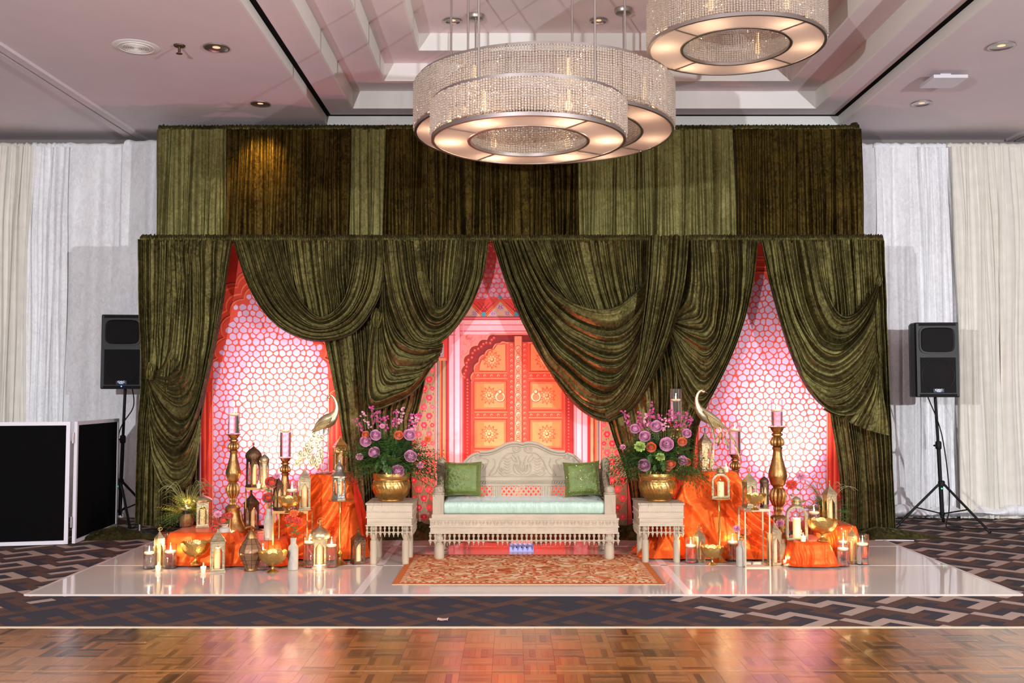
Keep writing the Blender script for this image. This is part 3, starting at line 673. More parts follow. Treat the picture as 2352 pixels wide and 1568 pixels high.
# ================================================================== PRINTED BACKDROPS (flat printed fabric: colour lies in flat inlaid shapes)
YB = 10.16
class Print:
    def __init__(s, x0, x1, y0, y1, col): s.mb = MB(); s.k = 0; s.poly([(x0, y0), (x1, y0), (x1, y1), (x0, y1)], col)
    def poly(s, pts, col):
        s.k += 1; y = YB-.0004*(s.k % 40)-.0022*(s.k//40*0)
        s.mb.cc = s2l(col)
        vs = [P(p[0], p[1], YB) for p in pts]; lay = s.lay if hasattr(s, 'lay') else 0
        vs = [Vector((v.x, YB-.0007*lay, v.z)) for v in vs]
        a = sum(pts[i][0]*pts[(i+1) % len(pts)][1]-pts[(i+1) % len(pts)][0]*pts[i][1] for i in range(len(pts)))
        idx = list(range(len(pts)));
        if a > 0: idx.reverse()
        s.mb.add(vs, [tuple(idx)])
    def L(s, n): s.lay = n
    def circ(s, x, y, r, col, n=10, ry=None, ph=0, jit=0, rn=None):
        ry = ry or r
        s.poly([(x+r*(1+(rn.uniform(-jit, jit) if rn else 0))*cos(2*PI*i/n+ph), y+ry*(1+(rn.uniform(-jit, jit) if rn else 0))*sin(2*PI*i/n+ph)) for i in range(n)], col)
    def line(s, pts, w, col):
        n = len(pts); A = []; B = []
        closed = n > 2 and hypot(pts[0][0]-pts[-1][0], pts[0][1]-pts[-1][1]) < 1e-6
        for i in range(n):
            a = pts[i-1] if i else (pts[-2] if closed else pts[0]); b = pts[i+1] if i < n-1 else (pts[1] if closed else pts[-1])
            dx, dy = b[0]-a[0], b[1]-a[1]; l = hypot(dx, dy) or 1; nx, ny = -dy/l*w/2, dx/l*w/2
            A.append((pts[i][0]+nx, pts[i][1]+ny)); B.append((pts[i][0]-nx, pts[i][1]-ny))
        for i in range(n-1): s.poly([A[i], A[i+1], B[i+1], B[i]], col)
    def rect(s, x0, y0, x1, y1, col): s.poly([(x0, y0), (x1, y0), (x1, y1), (x0, y1)], col)
    def frame(s, x0, y0, x1, y1, w, col):
        s.rect(x0, y0, x1, y0+w, col); s.rect(x0, y1-w, x1, y1, col); s.rect(x0, y0+w, x0+w, y1-w, col); s.rect(x1-w, y0+w, x1, y1-w, col)
def foils(pts, bulge, n=7):
    """scalloped edge: an outward arc between every two points"""
    out = []
    for a, b in zip(pts, pts[1:]):
        dx, dy = b[0]-a[0], b[1]-a[1]; l = hypot(dx, dy); nx, ny = dy/l, -dx/l
        for i in range(n):
            t = i/n; h = bulge*l*sin(PI*t)**.8 if t > 0 else 0
            out.append((a[0]+dx*t+nx*h, a[1]+dy*t+ny*h))
    out.append(pts[-1]); return out
def inside(poly, x, y):
    c = False; n = len(poly); j = n-1
    for i in range(n):
        if (poly[i][1] > y) != (poly[j][1] > y) and x < (poly[j][0]-poly[i][0])*(y-poly[i][1])/(poly[j][1]-poly[i][1])+poly[i][0]: c = not c
        j = i
    return c
RED = (206, 52, 24); RED2 = (178, 28, 14); REDL = (232, 96, 48); DARKR = (120, 26, 14); LIL = (196, 168, 192); MORT = (214, 70, 44)
def niche(name, lab, xa, xb, cx, hw, ytop, seed, loc_y=0):
    p = Print(xa, xb, 556, 1206, RED); p.L(1)
    # moulded bands up both sides of the red surround
    for q, c in ((hw+26, RED2), (hw+19, REDL), (hw+14, RED2), (hw+8, (222, 74, 38))):
        p.rect(cx-q, 900, cx-q+4, 1206, c); p.rect(cx+q-4, 900, cx+q, 1206, c)
    ed = [(cx-hw, 870), (cx-hw+14, 825), (cx-hw+30, 778), (cx-hw+44, 728), (cx-hw+74, 690), (cx-hw+108, 664), (cx, ytop)]
    left = foils(ed, .28)
    arch = left+[(2*cx-x, y) for x, y in reversed(left[:-1])]
    full = [(cx-hw, 1206)]+arch+[(cx+hw, 1206)]
    def off(d, pts): return [(cx+(x-cx)*(1+d/hw), y-d*.9) for x, y in pts]
    for d, c, l in ((46, DARKR, 1), (43, (222, 84, 44), 2), (34, REDL, 3), (30, (206, 58, 28), 4), (16, (236, 108, 60), 5), (12, RED, 6), (5, DARKR, 7), (2.5, REDL, 8)):
        p.L(l); p.line(off(d, arch), 4 if c != DARKR else 2.2, c)
    p.L(9)
    # niche field: mortar with pebble cells laid over it (fan of quads keeps the field convex-safe)
    ctr = (cx, 900)
    for a, b in zip(full, full[1:]+full[:1]): p.poly([ctr, a, b], MORT)
    rn = random.Random(seed); p.L(10)
    pts = []; y = ytop-6; row = 0
    while y < 1216:
        x = cx-hw-16+(8 if row % 2 else 0); ci = 0
        while x < cx+hw+16:
            big = (row+ci) % 2 == 0
            pts.append((x+rn.uniform(-2.6, 2.6), y+rn.uniform(-2.8, 2.8), (8.6 if big else 6.4)*rn.uniform(.88, 1.1)))
            x += 15.5; ci += 1
        y += 13.0; row += 1
    def clip(poly, px_, py_, nx_, ny_):
        out = []
        for (x1_, y1_), (x2_, y2_) in zip(poly, poly[1:]+poly[:1]):
            d1 = (x1_-px_)*nx_+(y1_-py_)*ny_; d2 = (x2_-px_)*nx_+(y2_-py_)*ny_
            if d1 <= 0: out.append((x1_, y1_))
            if d1*d2 < 0: q = d1/(d1-d2); out.append((x1_+(x2_-x1_)*q, y1_+(y2_-y1_)*q))
        return out
    for (x, y, r) in pts:
        poly = [(x+r*1.03*cos(2*PI*i/16), y+r*1.1*sin(2*PI*i/16)) for i in range(16)]
        for (x2, y2, r2) in pts:
            dx_, dy_ = x2-x, y2-y; dd = hypot(dx_, dy_)
            if 0 < dd < 24:
                k = (dd*dd+r*r-r2*r2)/(2*dd)-1.25; poly = clip(poly, x+dx_/dd*k, y+dy_/dd*k, dx_/dd, dy_/dd)
                if len(poly) < 3: break
        if len(poly) < 3: continue
        poly = clip(poly, cx+hw-2.5, 0, 1, 0); poly = clip(poly, cx-hw+2.5, 0, -1, 0) if len(poly) > 2 else poly
        if len(poly) < 3 or not all(inside(full, *q) for q in poly): continue
        # soften the corners
        rp = []
        for q0, q1 in zip(poly, poly[1:]+poly[:1]): rp += [(q0[0]*.8+q1[0]*.2, q0[1]*.8+q1[1]*.2), (q0[0]*.2+q1[0]*.8, q0[1]*.2+q1[1]*.8)]
        k = rn.uniform(-9, 6); p.poly(rp, (LIL[0]+k, LIL[1]+k, LIL[2]+k))
    p.L(11); p.line([(cx-hw+1, 1206), (cx-hw+1, 872)], 2, (240, 150, 120)); p.line([(cx+hw-1, 1206), (cx+hw-1, 872)], 2, (240, 150, 120))
    b = Vector((P(cx, 900, YB).x, YB, 0)); mb = p.mb; mb.v = [(v[0]-b.x, v[1]-b.y, v[2]) for v in mb.v]
    t = thing(name, lab, 'backdrop', b)
    mb.build('print', M['print'], t, smooth=False, col=True)
    w = P(xb, 900, YB).x-P(xa, 900, YB).x
    mb = MB(); mb.box(P(xa, 900, YB).x-b.x, P(xb, 900, YB).x-b.x, .001, .03, P(1, 1206, YB).z, P(1, 556, YB).z); mb.build('panel', M['white_metal'], t)
niche('printed_backdrop', 'printed backdrop with red scalloped arch and white pebble wall, left of the sofa', 462, 812, 622, 134, 622, 1)
niche('printed_backdrop', 'printed backdrop with red scalloped arch and white pebble wall, right of the sofa', 1560, 1930, 1752, 148, 628, 2)
# centre print: painted palace door
p = Print(940, 1462, 556, 1206, (206, 96, 92))
rn = random.Random(5)
p.L(1); p.rect(1000, 556, 1340, 700, (206, 78, 76))
p.L(2)
y = 566; row = 0
while y < 694:                                    # stone mosaic above the zigzag
    x = 1003+(6 if row % 2 else 0)
    while x < 1338:
        k = rn.uniform(-14, 10); top = max(0, min(1, (640-y)/60))
        c = (196-10*top+k, 150-66*top+k, 172-80*top+k)
        p.L(2); p.circ(x+rn.uniform(-1.5, 1.5), y+rn.uniform(-1.5, 1.5), 5.4, c, 7, jit=.14, rn=rn, ph=rn.random())
        if rn.random() < .8: p.L(3); p.circ(x, y, 2.2, (150, 150, 178) if rn.random() < .5 else (222, 160, 170), 6)
        x += 12.5
    y += 11.2; row += 1
# zigzag band
p.L(4); p.rect(1000, 690, 1340, 729, (196, 168, 138))
for i in range(-2, 3):
    cxz = 1149+i*75
    p.L(5); p.poly([(cxz+37, 722), (cxz+2, 686), (cxz+72, 686)], (206, 60, 52))
    for a in range(3):
        p.L(6); p.line([(cxz+12+a*11, 694), (cxz+37+a*5, 716)], 1.5, (156, 34, 34)); p.line([(cxz+62-a*11, 694), (cxz+37-a*5, 716)], 1.5, (156, 34, 34))
for i in range(-2, 3):
    cxz = 1149+i*75
    for w, c, l in ((9, (186, 52, 34), 7), (6, (228, 112, 62), 8), (1.6, (150, 40, 30), 9)):
        p.L(l); p.line([(cxz-37, 726), (cxz, 688), (cxz+37, 726)], w, c)
    p.L(10); p.circ(cxz, 683, 4, (70, 140, 160), 8); p.circ(cxz+37, 722, 5.5, (60, 150, 172), 8)
    for fx, fy, r in ((cxz, 706, 4.2), (cxz-16, 720, 3.6), (cxz+16, 720, 3.6)):
        for a in range(5):
            p.L(11); p.circ(fx+r*cos(2*PI*a/5-PI/2), fy+r*.9*sin(2*PI*a/5-PI/2), r*.78, (190, 150, 196), 7)
        p.L(12); p.circ(fx, fy, 1.5, (228, 170, 90), 6)
# cornice and jambs, light pink
p.L(13)
for y0_, y1_, c in ((727, 729, (140, 30, 40)), (729, 733, (222, 104, 112)), (733, 735, (150, 40, 50)), (735, 745, (240, 190, 194)), (745, 747, (206, 106, 116)), (747, 759, (238, 182, 188)),
                    (759, 761, (190, 76, 90)), (761, 768, (236, 176, 184)), (768, 770, (196, 90, 96)), (770, 1206, (232, 168, 172))):
    p.rect(1028, y0_, 1370, y1_, c)
p.L(14)
for x, w, c in ((1028, 3, (150, 30, 34)), (1033, 9, (232, 176, 192)), (1042, 2, (190, 70, 86)), (1046, 10, (236, 190, 204)), (1056, 1.5, (198, 90, 104)), (1060, 1.5, (214, 120, 130)), (1063, 3, (230, 170, 180))):
    p.rect(x, 740 if x > 1040 else 770, x+w, 1206, c); p.rect(2*1190-x-w, 740 if x > 1040 else 770, 2*1190-x, 1206, c)
# carved spandrel then the dark multifoil arch
p.L(15); p.rect(1058, 768, 1320, 868, (224, 128, 122))
for i in range(60):
    x = rn.uniform(1062, 1150); y = rn.uniform(772, 840); r = rn.uniform(3, 6)
    for q in (x, 2*1190-x):
        p.L(16); p.line([(q+r*cos(a*.9), y+r*sin(a*.9)) for a in range(6)], 1, (196, 82, 78))
ed = [(1064, 866), (1066, 838), (1076, 812), (1096, 792), (1118, 779), (1138, 767)]
la = foils(ed, .25); arch = la+[(2*1190-x, y) for x, y in reversed(la)]
def field(arch, cx, cy, yb, col):
    full = [(arch[0][0], yb)]+arch+[(arch[-1][0], yb)]
    for a, b in zip(full, full[1:]+full[:1]): p.poly([(cx, cy), a, b], col)
p.L(17); field(arch, 1190, 930, 1206, (118, 22, 20))
p.L(18); p.line(arch, 4, (228, 130, 110)); p.line([(1064, 1206), (1064, 866)], 3, (196, 62, 48)); p.line([(1316, 1206), (1316, 866)], 3, (110, 10, 14))
for i in range(46):                               # studs running up the dark jambs
    yy = 872+i*7.3
    for q in (1074, 1306): p.L(19); p.circ(q, yy, 2.4, (206, 66, 50), 6); p.L(20); p.circ(q-.6, yy-.8, 1, (246, 150, 120), 5)
ed2 = [(1082, 876), (1088, 852), (1098, 830), (1112, 812), (1130, 800), (1148, 786), (1160, 784)]
lb = foils(ed2, .22); arch2 = lb+[(2*1190-x, y) for x, y in reversed(lb)]
for i, (x, y) in enumerate(la[2:-3:2]):
    q = .8; xx, yy = x+8, y+9
    for s_ in (xx, 2*1190-xx): p.L(19); p.circ(s_, yy, 3.4, (176, 52, 36), 7); p.L(20); p.circ(s_, yy-1, 1.5, (232, 120, 86), 5)
p.L(21); field(arch2, 1190, 930, 1206, (206, 84, 54))
p.L(22); p.line(arch2, 3, (104, 18, 16)); p.line([(x+2, y+3) for x, y in arch2], 1.4, (240, 150, 110))
# two leaves: rails, panels, lotus rosettes
GOLDP = (240, 166, 104)
for sgn in (-1, 1):
    X = lambda v: 1190+sgn*(v-1190)
    def R(x0_, y0_, x1_, y1_, c): a, b_ = sorted((X(x0_), X(x1_))); p.rect(a, y0_, b_, y1_, c)
    p.L(23); R(1168, 786, 1182, 1206, (196, 70, 52)); R(1084, 876, 1168, 1206, (198, 66, 40))
    for (ya, yb) in ((790, 852), (874, 942), (962, 1030), (1050, 1110)):
        xl = 1118 if ya == 790 else 1086
        p.L(24)
        if ya == 790:
            pts = [(1101, yb), (1101, 838), (1106, 826), (1116, 820), (1122, 806), (1134, 802), (1142, 790), (1162, 790), (1162, yb)]
            pp = [(X(a), b_) for a, b_ in pts]; cx_ = X(1140)
            for a, b_ in zip(pp, pp[1:]+pp[:1]): p.poly([(cx_, 845), a, b_], (232, 136, 82))
            p.L(25); p.line(pp+pp[:1], 2, (150, 40, 26))
        else:
            R(1088, ya, 1164, yb, (158, 40, 22)); p.L(25); R(1090, ya+2, 1162, yb-2, (216, 110, 66)); p.L(26); R(1094, ya+6, 1158, yb-6, (232, 122, 66)); p.L(27); R(1112, ya+7, 1157, yb-7, (238, 146, 90))
        cx_ = X(1130 if ya == 790 else 1124); cy_ = (ya+yb)/2+(5 if ya == 790 else 0)
        for ring_, (rr_, n_, c) in enumerate(((22, 12, (178, 62, 36)), (18, 12, (238, 140, 84)), (13, 8, (196, 76, 44)), (11, 8, (248, 176, 120)))):
            p.L(28+ring_)
            for a in range(n_):
                th = 2*PI*a/n_+(PI/n_ if ring_ >= 2 else 0); c1, s1 = cos(th), sin(th); w = 3.4 if ring_ < 2 else 3.6
                p.poly([(cx_+2*c1, cy_+2*s1), (cx_+rr_*.62*c1-w*s1, cy_+rr_*.62*s1+w*c1), (cx_+rr_*c1, cy_+rr_*s1), (cx_+rr_*.62*c1+w*s1, cy_+rr_*.62*s1-w*c1)], c)
        p.L(33); p.circ(cx_, cy_, 5, (150, 44, 26), 10); p.L(34); p.circ(cx_-.5, cy_-.8, 3.4, (248, 180, 120), 9)
    for yr in (853, 943, 1031):
        p.L(24); R(1088, yr, 1168, yr+19, (190, 66, 42)); p.L(25); R(1090, yr+2, 1166, yr+4, (236, 132, 92)); R(1090, yr+15, 1166, yr+17, (236, 132, 92))
        for i in range(5): p.L(26); p.circ(X(1098+i*15.5), yr+9.5, 3.2, (240, 146, 104), 7); p.L(27); p.circ(X(1098+i*15.5)+.5, yr+10.5, 1.8, (164, 46, 30), 6)
    for i in range(28):                            # stud column on the meeting stile
        yy = 792+i*12; p.L(24); p.circ(X(1175), yy, 3.0, (240, 150, 110), 7); p.L(25); p.circ(X(1175)+.5, yy+.8, 1.6, (150, 40, 30), 6)
    if True:
        a = X(1149); p.L(35); p.circ(a, 912, 11.5, (132, 40, 26), 18); p.L(36); p.circ(a-.5, 911, 11, (252, 206, 170), 18); p.L(37); p.circ(a, 911.5, 8.2, (226, 128, 84), 16); p.L(38); p.circ(a, 900, 5.5, (206, 92, 62), 10); p.L(39); p.circ(a-.8, 899, 3.6, (254, 200, 160), 8)
p.L(26); p.rect(1182, 772, 1198, 1206, (234, 150, 112)); p.L(27); p.rect(1180, 772, 1182, 1206, (150, 44, 40)); p.rect(1198, 772, 1200, 1206, (150, 44, 40))
for i in range(19):
    yy = 800+i*21.5; p.L(28); p.circ(1190, yy, 7, (186, 70, 52), 12); p.L(29); p.circ(1190, yy, 5.6, (248, 184, 148), 12); p.L(30); p.circ(1190.4, yy+.6, 3.4, (204, 96, 72), 8); p.L(31); p.circ(1189.6, yy-.6, 1.9, (255, 214, 186), 7)
    p.L(28); p.line([(1185, yy+14), (1195, yy+7.5)], 1.2, (186, 70, 52)); p.line([(1195, yy+14), (1185, yy+7.5)], 1.2, (186, 70, 52))
# side walls: green ground with pink flowers, striped pilasters
for sgn in (-1, 1):
    X = lambda v: 1190+sgn*(v-1190)
    def R(x0_, y0_, x1_, y1_, c): a, b_ = sorted((X(x0_), X(x1_))); p.rect(a, y0_, b_, y1_, c)
    p.L(13); R(940, 760, 1028, 1206, (132, 142, 110))
    p.L(14); R(1002, 760, 1028, 826, (204, 70, 62)); p.L(14.5); R(1004, 790, 1020, 820, (150, 164, 168)); p.L(15); p.circ(X(1012), 808, 6, (190, 176, 204), 8); p.L(15); R(996, 822, 1024, 828, (206, 150, 112))
    p.L(15)
    for x, w, c in ((999, 1.5, (190, 80, 80)), (1001, 2, (224, 206, 214)), (1003.5, 2, (96, 96, 112)), (1006, 4, (120, 148, 140)), (1010, 4, (222, 116, 52)), (1014, 2.5, (120, 22, 30)), (1017, 7, (150, 146, 106)), (1024, 1.5, (60, 40, 36)), (1025.5, 3, (190, 30, 44))):
        R(x, 828, x+w, 1206, c)
    row = 0; yy = 850
    while yy < 1196:
        for cxf in ((962, 986) if row % 2 else (950, 974, 997)):
            p.L(14); q = 7.2
            p.L(13.5); p.line([(X(cxf-9), yy-13), (X(cxf-10), yy-2), (X(cxf-3), yy+9), (X(cxf), yy+16)], 1.4, (196, 150, 116)); p.line([(X(cxf+9), yy-13), (X(cxf+10), yy-2), (X(cxf+3), yy+9), (X(cxf), yy+16)], 1.4, (196, 150, 116))
            cf = (214, 92, 108) if rn.random() < .6 else (196, 52, 76)
            if cxf+9 > 1000: q = 5; 
            for a in range(6):
                p.L(14.2+.1*(a % 2)); p.circ(X(min(cxf, 993)+q*.62*cos(a*PI/3)), yy+q*.62*sin(a*PI/3), q*.5, cf, 8)
            p.L(14.5); p.circ(X(min(cxf, 993)), yy, q*.36, (236, 170, 150), 7); p.L(14.6); p.circ(X(min(cxf, 993)), yy, q*.15, (150, 30, 40), 5)
        yy += 21; row += 1
p.L(16); p.rect(940, 1190, 1462, 1192, (214, 130, 120))
b = Vector((P(1190, 900, YB).x, YB, 0)); mb = p.mb; mb.v = [(v[0]-b.x, v[1]-b.y, v[2]) for v in mb.v]
t = thing('printed_backdrop', 'printed backdrop of an orange palace double door with pink flower walls behind the sofa', 'backdrop', b)
mb.build('print', M['print'], t, smooth=False, col=True)
mb = MB(); mb.box(P(940, 900, YB).x-b.x, P(1462, 900, YB).x-b.x, .001, .03, P(1, 1206, YB).z, P(1, 556, YB).z); mb.build('panel', M['white_metal'], t)
# ================================================================== CHANDELIERS
def chandelier(lab, cx, cy, zb, R_, rin, h, ang, rodz, nb, roff, canopies=True, seed=0):
    t = thing('chandelier', lab, 'chandelier', (cx, cy, zb))
    r = Vector
    def band(name, rad, z, hh, th=.008):
        mb = MB(); mb.lathe([(rad-th, z), (rad, z), (rad, z+hh), (rad-th, z+hh), (rad-th, z)], 96, caps=False); return mb.build(name, M['nickel'], t)
    band('bottom_band', R_, 0, .028, .022); band('top_band', R_-.01, h-.02, .024, .018)
    band('inner_bottom_band', rin, 0, .024, .022); band('inner_top_band', rin, h-.02, .02, .012)
    # frosted diffuser: four sectors with dark bars between
    for k in range(4):
        a0 = ang+k*PI/2; mb = MB()
        mb.grid(24, 3, lambda u, v: ((rin+.004+(R_-rin-.028)*v)*cos(a0+u*PI/2), (rin+.004+(R_-rin-.028)*v)*sin(a0+u*PI/2), .006))
        mb.build('diffuser', M['diffuser'], t)
        mb = MB(); mb.box(rin, R_-.02, -.006, .006, .000, .012, Matrix.Rotation(a0, 4, 'Z')); mb.build('spoke', M['nickel'], t)
        mb = MB(); mb.box(rin, R_-.02, -.006, .006, h-.02, h-.008, Matrix.Rotation(a0+.2, 4, 'Z')); mb.build('spoke', M['nickel'], t)
    def beads(name, rad, zlo, zhi):
        mb = MB(); nstr = int(2*PI*rad/nb); nz_ = int((zhi-zlo)/(nb*.86)); rb = nb*.47
        rn = random.Random(seed+int(rad*100))
        for i in range(nstr):
            a = 2*PI*i/nstr; ca, sa = cos(a), sin(a); dz = rn.uniform(-.004, .004); dr = rn.uniform(-.004, .004)
            for j in range(nz_):
                z = zhi-(j+.5)*nb*.86+dz; x, y = (rad+dr)*ca, (rad+dr)*sa; b0 = len(mb.v); ph = rn.random()*2
                vs = [(x, y, z+rb)]
                for lv in (.45, -.45):
                    for q in range(6):
                        b_ = q*PI/3+ph; rr = rb*.88; vs.append((x+rr*cos(b_), y+rr*sin(b_), z+rb*lv))
                vs.append((x, y, z-rb))
                mb.v += vs
                for q in range(6):
                    w = (q+1) % 6; mb.f += [(b0, b0+1+w, b0+1+q), (b0+1+q, b0+1+w, b0+7+w, b0+7+q), (b0+13, b0+7+q, b0+7+w)]
        mb.c = [(1, 1, 1)]*len(mb.f); mb.m = [0]*len(mb.f)
        mb.build(name, M['crystal'], t, smooth=False, kind='stuff')
    beads('crystal_strands', R_+.002, .022, h-.02); beads('inner_crystal_strands', rin-.006, .018, h-.02)
    for k in range(4):
        a = ang+.35+roff+k*PI/2; rr = (R_+rin)/2; zt = rodz(cx+rr*cos(a), cy+rr*sin(a))-zb
        mb = MB(); mb.lathe([(.009, h-.02), (.009, zt)], 10, rr*cos(a), rr*sin(a)); mb.build('rod', M['nickel'], t)
        mb = MB(); mb.lathe([(.012, zt-.05), (.075, zt-.045), (.085, zt-.03), (.085, zt-.002)], 24, rr*cos(a), rr*sin(a)); mb.build('canopy', M['nickel'], t)
    nl = 6 if R_ < 1 else 8
    for k in range(nl):
        a = ang+.4+2*PI*k/nl; rr = (R_+rin)/2
        mb = MB(); mb.lathe([(.001, h*.3), (.02, h*.33), (.028, h*.42), (.02, h*.52), (.012, h*.58), (.012, h*.8)], 12, rr*cos(a), rr*sin(a)); mb.build('bulb', M['bulb'], t)
        lamp('chandelier_bulb_light', 'POINT', (cx+rr*cos(a), cy+rr*sin(a), zb+h*.42), CHW, (1, .72, .48), .036)
M['bulb'] = mat('warm_bulb', (255, 220, 170), .4, emit=(255, 206, 150), es=1.2); CHW = 9.0
def ceil_z(x, y):
    z = zl[0]
    for k in range(4):
        a, b_, c, d = rects[k]
        if a < x < b_ and c < y < d: z = zl[k+1]
    return z
# large ring, the smaller ring hanging just below and before it, and a third at the upper right
cL = P(1249, 310, 8.77); chandelier('largest crystal drum chandelier, partly behind the smaller ring', cL.x, cL.y, cL.z, 1.15, .88, .44, .55, ceil_z, .0235, -.22, seed=1)
cS = P(1214, 327, 7.55); chandelier('smaller crystal ring chandelier hanging in front of the largest one', cS.x, cS.y, cS.z, .745, .468, .30, .60, ceil_z, .0215, -.03, seed=2)
cR = P(1690, 110, 8.39); chandelier('crystal ring chandelier at the top right of the coffer', cR.x, cR.y, cR.z, .748, .468, .40, .62, ceil_z, .0225, .1, seed=3)
# ================================================================== RUG
mb = MB(); zr = ZS+.004
ra = G(900, 1341, zr); rb = G(1527, 1339, zr); rc = G(1470, 1273, zr); ry0, ry1 = ra.y, rc.y; rx0, rx1 = ra.x, rb.x
nx = 430; ny = 210
def rugcol(x, y, u, v):
    e = min(x-rx0, rx1-x, y-ry0, ry1-y)
    if e < .018: return s2l((196, 110, 62))
    if .05 < e < .085:
        s_ = (x if min(y-ry0, ry1-y) < min(x-rx0, rx1-x) else y)
        return s2l((232, 196, 158)) if int(s_/.022) % 2 else s2l((190, 92, 50))
    if e < .05: return s2l((202, 110, 58))
    if .17 < e < .186: return s2l((226, 160, 100))
    sc = 13 if e > .186 else 18
    q = Vector((x*sc, y*sc, 1.7)); w = noise.noise_vector(q*.6)
    n1 = noise.noise(q+w*1.6); n2 = noise.noise(Vector((x*sc*1.9, y*sc*1.9, 5))+w*2); c = noise.cell(Vector((x*7, y*7, 3)))
    if n2 > .30: return s2l((180, 80, 44))
    if n1 > .16: return s2l((236, 200, 158))
    if n1 > .05: return s2l((216, 142, 96))
    if n1 > .02: return s2l((176, 98, 60))
    if n2 < -.42: return s2l((150, 132, 78))
    if n1 < -.22: return s2l((224, 168, 118))
    return s2l((216, 126, 82)) if n2 < .1 else s2l((204, 100, 58))
for j in range(ny):
    for i in range(nx):
        x = rx0+(rx1-rx0)*i/nx; y = ry0+(ry1-ry0)*j/ny; X = rx0+(rx1-rx0)*(i+1)/nx; Y = ry0+(ry1-ry0)*(j+1)/ny
        mb.cc = rugcol((x+X)/2, (y+Y)/2, 0, 0)
        w = lambda a, b_: zr+(.005*abs(sin(a*21+1))**6 if b_ < ry0+.001 else 0)
        mb.add([(x, y, w(x, y)), (X, y, w(X, y)), (X, Y, zr), (x, Y, zr)], [(0, 1, 2, 3)])
mb.cc = s2l((206, 168, 130)); mb.add([(rx0, ry0, ZS), (rx1, ry0, ZS), (rx1, ry0, zr), (rx0, ry0, zr)], [(0, 1, 2, 3)])
tag(mb.build('rug', M['rug'], smooth=False, col=True), 'orange floral rug with striped border lying before the carved sofa', 'rug')
# ================================================================== CARVED SOFA
YF = DZ(1284, ZS+.005); YBK = YF+.60
sx = P(1204, 1200, YF).x
def scale_z(py, Y): return P(1176, py, Y).z
S = thing('carved_sofa', 'whitewashed carved wooden loveseat with arched back on the orange rug', 'sofa', (sx, YF, 0))
def turned(h, r, seg=20, kind=0):
    if kind == 0:   # sofa leg
        pr = [(.75, 0), (.86, .02), (.9, .06), (.92, .10), (.9, .42), (.82, .5), (.86, .56), (.62, .60), (.58, .64), (.74, .68), (.86, .76), (.84, .84), (.6, .92), (.7, .96), (.74, 1)]
    else:           # table leg
        pr = [(.72, 0), (.8, .01), (.84, .06), (.84, .56), (.78, .6), (.56, .62), (.62, .64), (.84, .70), (.86, .75), (.6, .83), (.52, .85), (.9, .87), (1, .9), (.9, .93), (.7, .95), (.85, .98), (.9, 1)]
    return [(a*r, b_*h) for a, b_ in pr]
zl_ = scale_z(1240, YF)-.0                        # underside of the apron
zAb = scale_z(1225, YF); zA0 = scale_z(1181, YF)  # apron bottom and top
wf = W(1420-988, YF)/2; zleg = zAb
legm = MB(); legm.lathe(turned(zleg-ZS-.004, .047), 22, cz=ZS+.004); legme = legm.mesh('leg', M['whitewash'])
lx = W(1395-1007, YF)/2
for x in (-lx, lx):
    for y in (.03, .55): place(legme, 'leg', S, (x, y, 0))
# apron: three stepped mouldings with carved medallions
mb = MB()
hA = zA0-zAb
mb.box(-wf+.02, wf-.02, .0, .60, zA0-.03, zA0); mb.box(-wf, wf, -.012, .61, zA0-.045, zA0-.03)
mb.box(-wf+.006, wf-.006, -.006, .604, zAb+.062, zA0-.045); mb.box(-wf, wf, -.014, .612, zAb+.052, zAb+.062)
mb.box(-wf+.008, wf-.008, -.004, .602, zAb+.010, zAb+.052); mb.box(-wf, wf, -.014, .612, zAb, zAb+.010)
mb.build('apron', M['carved'], S)
mb = MB(); n = 27
zc = (zAb+.062+zA0-.045)/2; hh = (zA0-.045-zAb-.062)/2
for i in range(n):
    x = -wf+.03+(2*wf-.06)*i/(n-1)
    mb.lathe([(.001, .006), (.006, .005), (.009, 0)], 8, M=Matrix.Translation((x, -.006, zc+.006)) @ Matrix.Rotation(PI/2, 4, 'X'))
    for s_ in (-1, 1):
        mb.tube([(x+s_*.006, -.006, zc-hh*.7), (x+s_*.019, -.008, zc-.002), (x+s_*.024, -.007, zc+hh*.8)], [.003, .0035, .002], 5)
        mb.tube([(x+s_*.005, -.007, zc-hh*.5), (x+s_*.015, -.008, zc+hh*.4), (x+s_*.008, -.007, zc+hh*.85)], [.0025, .003, .002], 5)
for i in range(n):
    x = -wf+.03+(2*wf-.06)*i/(n-1)
    M1 = Matrix.Translation((x, -.004, zAb+.031)) @ Matrix.Rotation(PI/4, 4, 'Y'); mb.box(-.007, .007, -.005, .002, -.007, .007, M1)
mb.build('carved_band', M['carved'], S)
# spindle gallery
zr1 = scale_z(1240, YF); spn = int(2*wf/.0405)
sp = MB(); H = zAb-zr1
sp.lathe([(.010, 0), (.010, .12*H), (.006, .2*H), (.0085, .38*H), (.0125, .6*H), (.0125, .72*H), (.007, .84*H), (.010, .92*H), (.010, H)], 10)
spm = sp.mesh('spindle', M['whitewash'])
pn = MB(); pn.lathe([(.001, -.036), (.003, -.032), (.006, -.018), (.0115, -.010), (.0115, -.004), (.006, 0)], 10); pnm = pn.mesh('pendant', M['whitewash'])
mb = MB(); mb.box(-wf-.006, wf+.006, -.004, .016, zr1-.009, zr1); mb.box(-wf-.004, -wf+.016, .016, .60, zr1-.009, zr1); mb.box(wf-.016, wf+.004, .016, .60, zr1-.009, zr1); mb.build('gallery_rail', M['whitewash'], S)
miss = {7, 12, 13, 31}
for i in range(spn+1):
    x = -wf+.008+(2*wf-.016)*i/spn
    place(spm, 'spindle', S, (x, .006, zr1))
    if i not in miss: place(pnm, 'pendant', S, (x, .006, zr1-.009))
for j in range(1, 13):
    for x in (-wf+.006, wf-.006): place(spm, 'spindle', S, (x, .006+.0455*j, zr1))
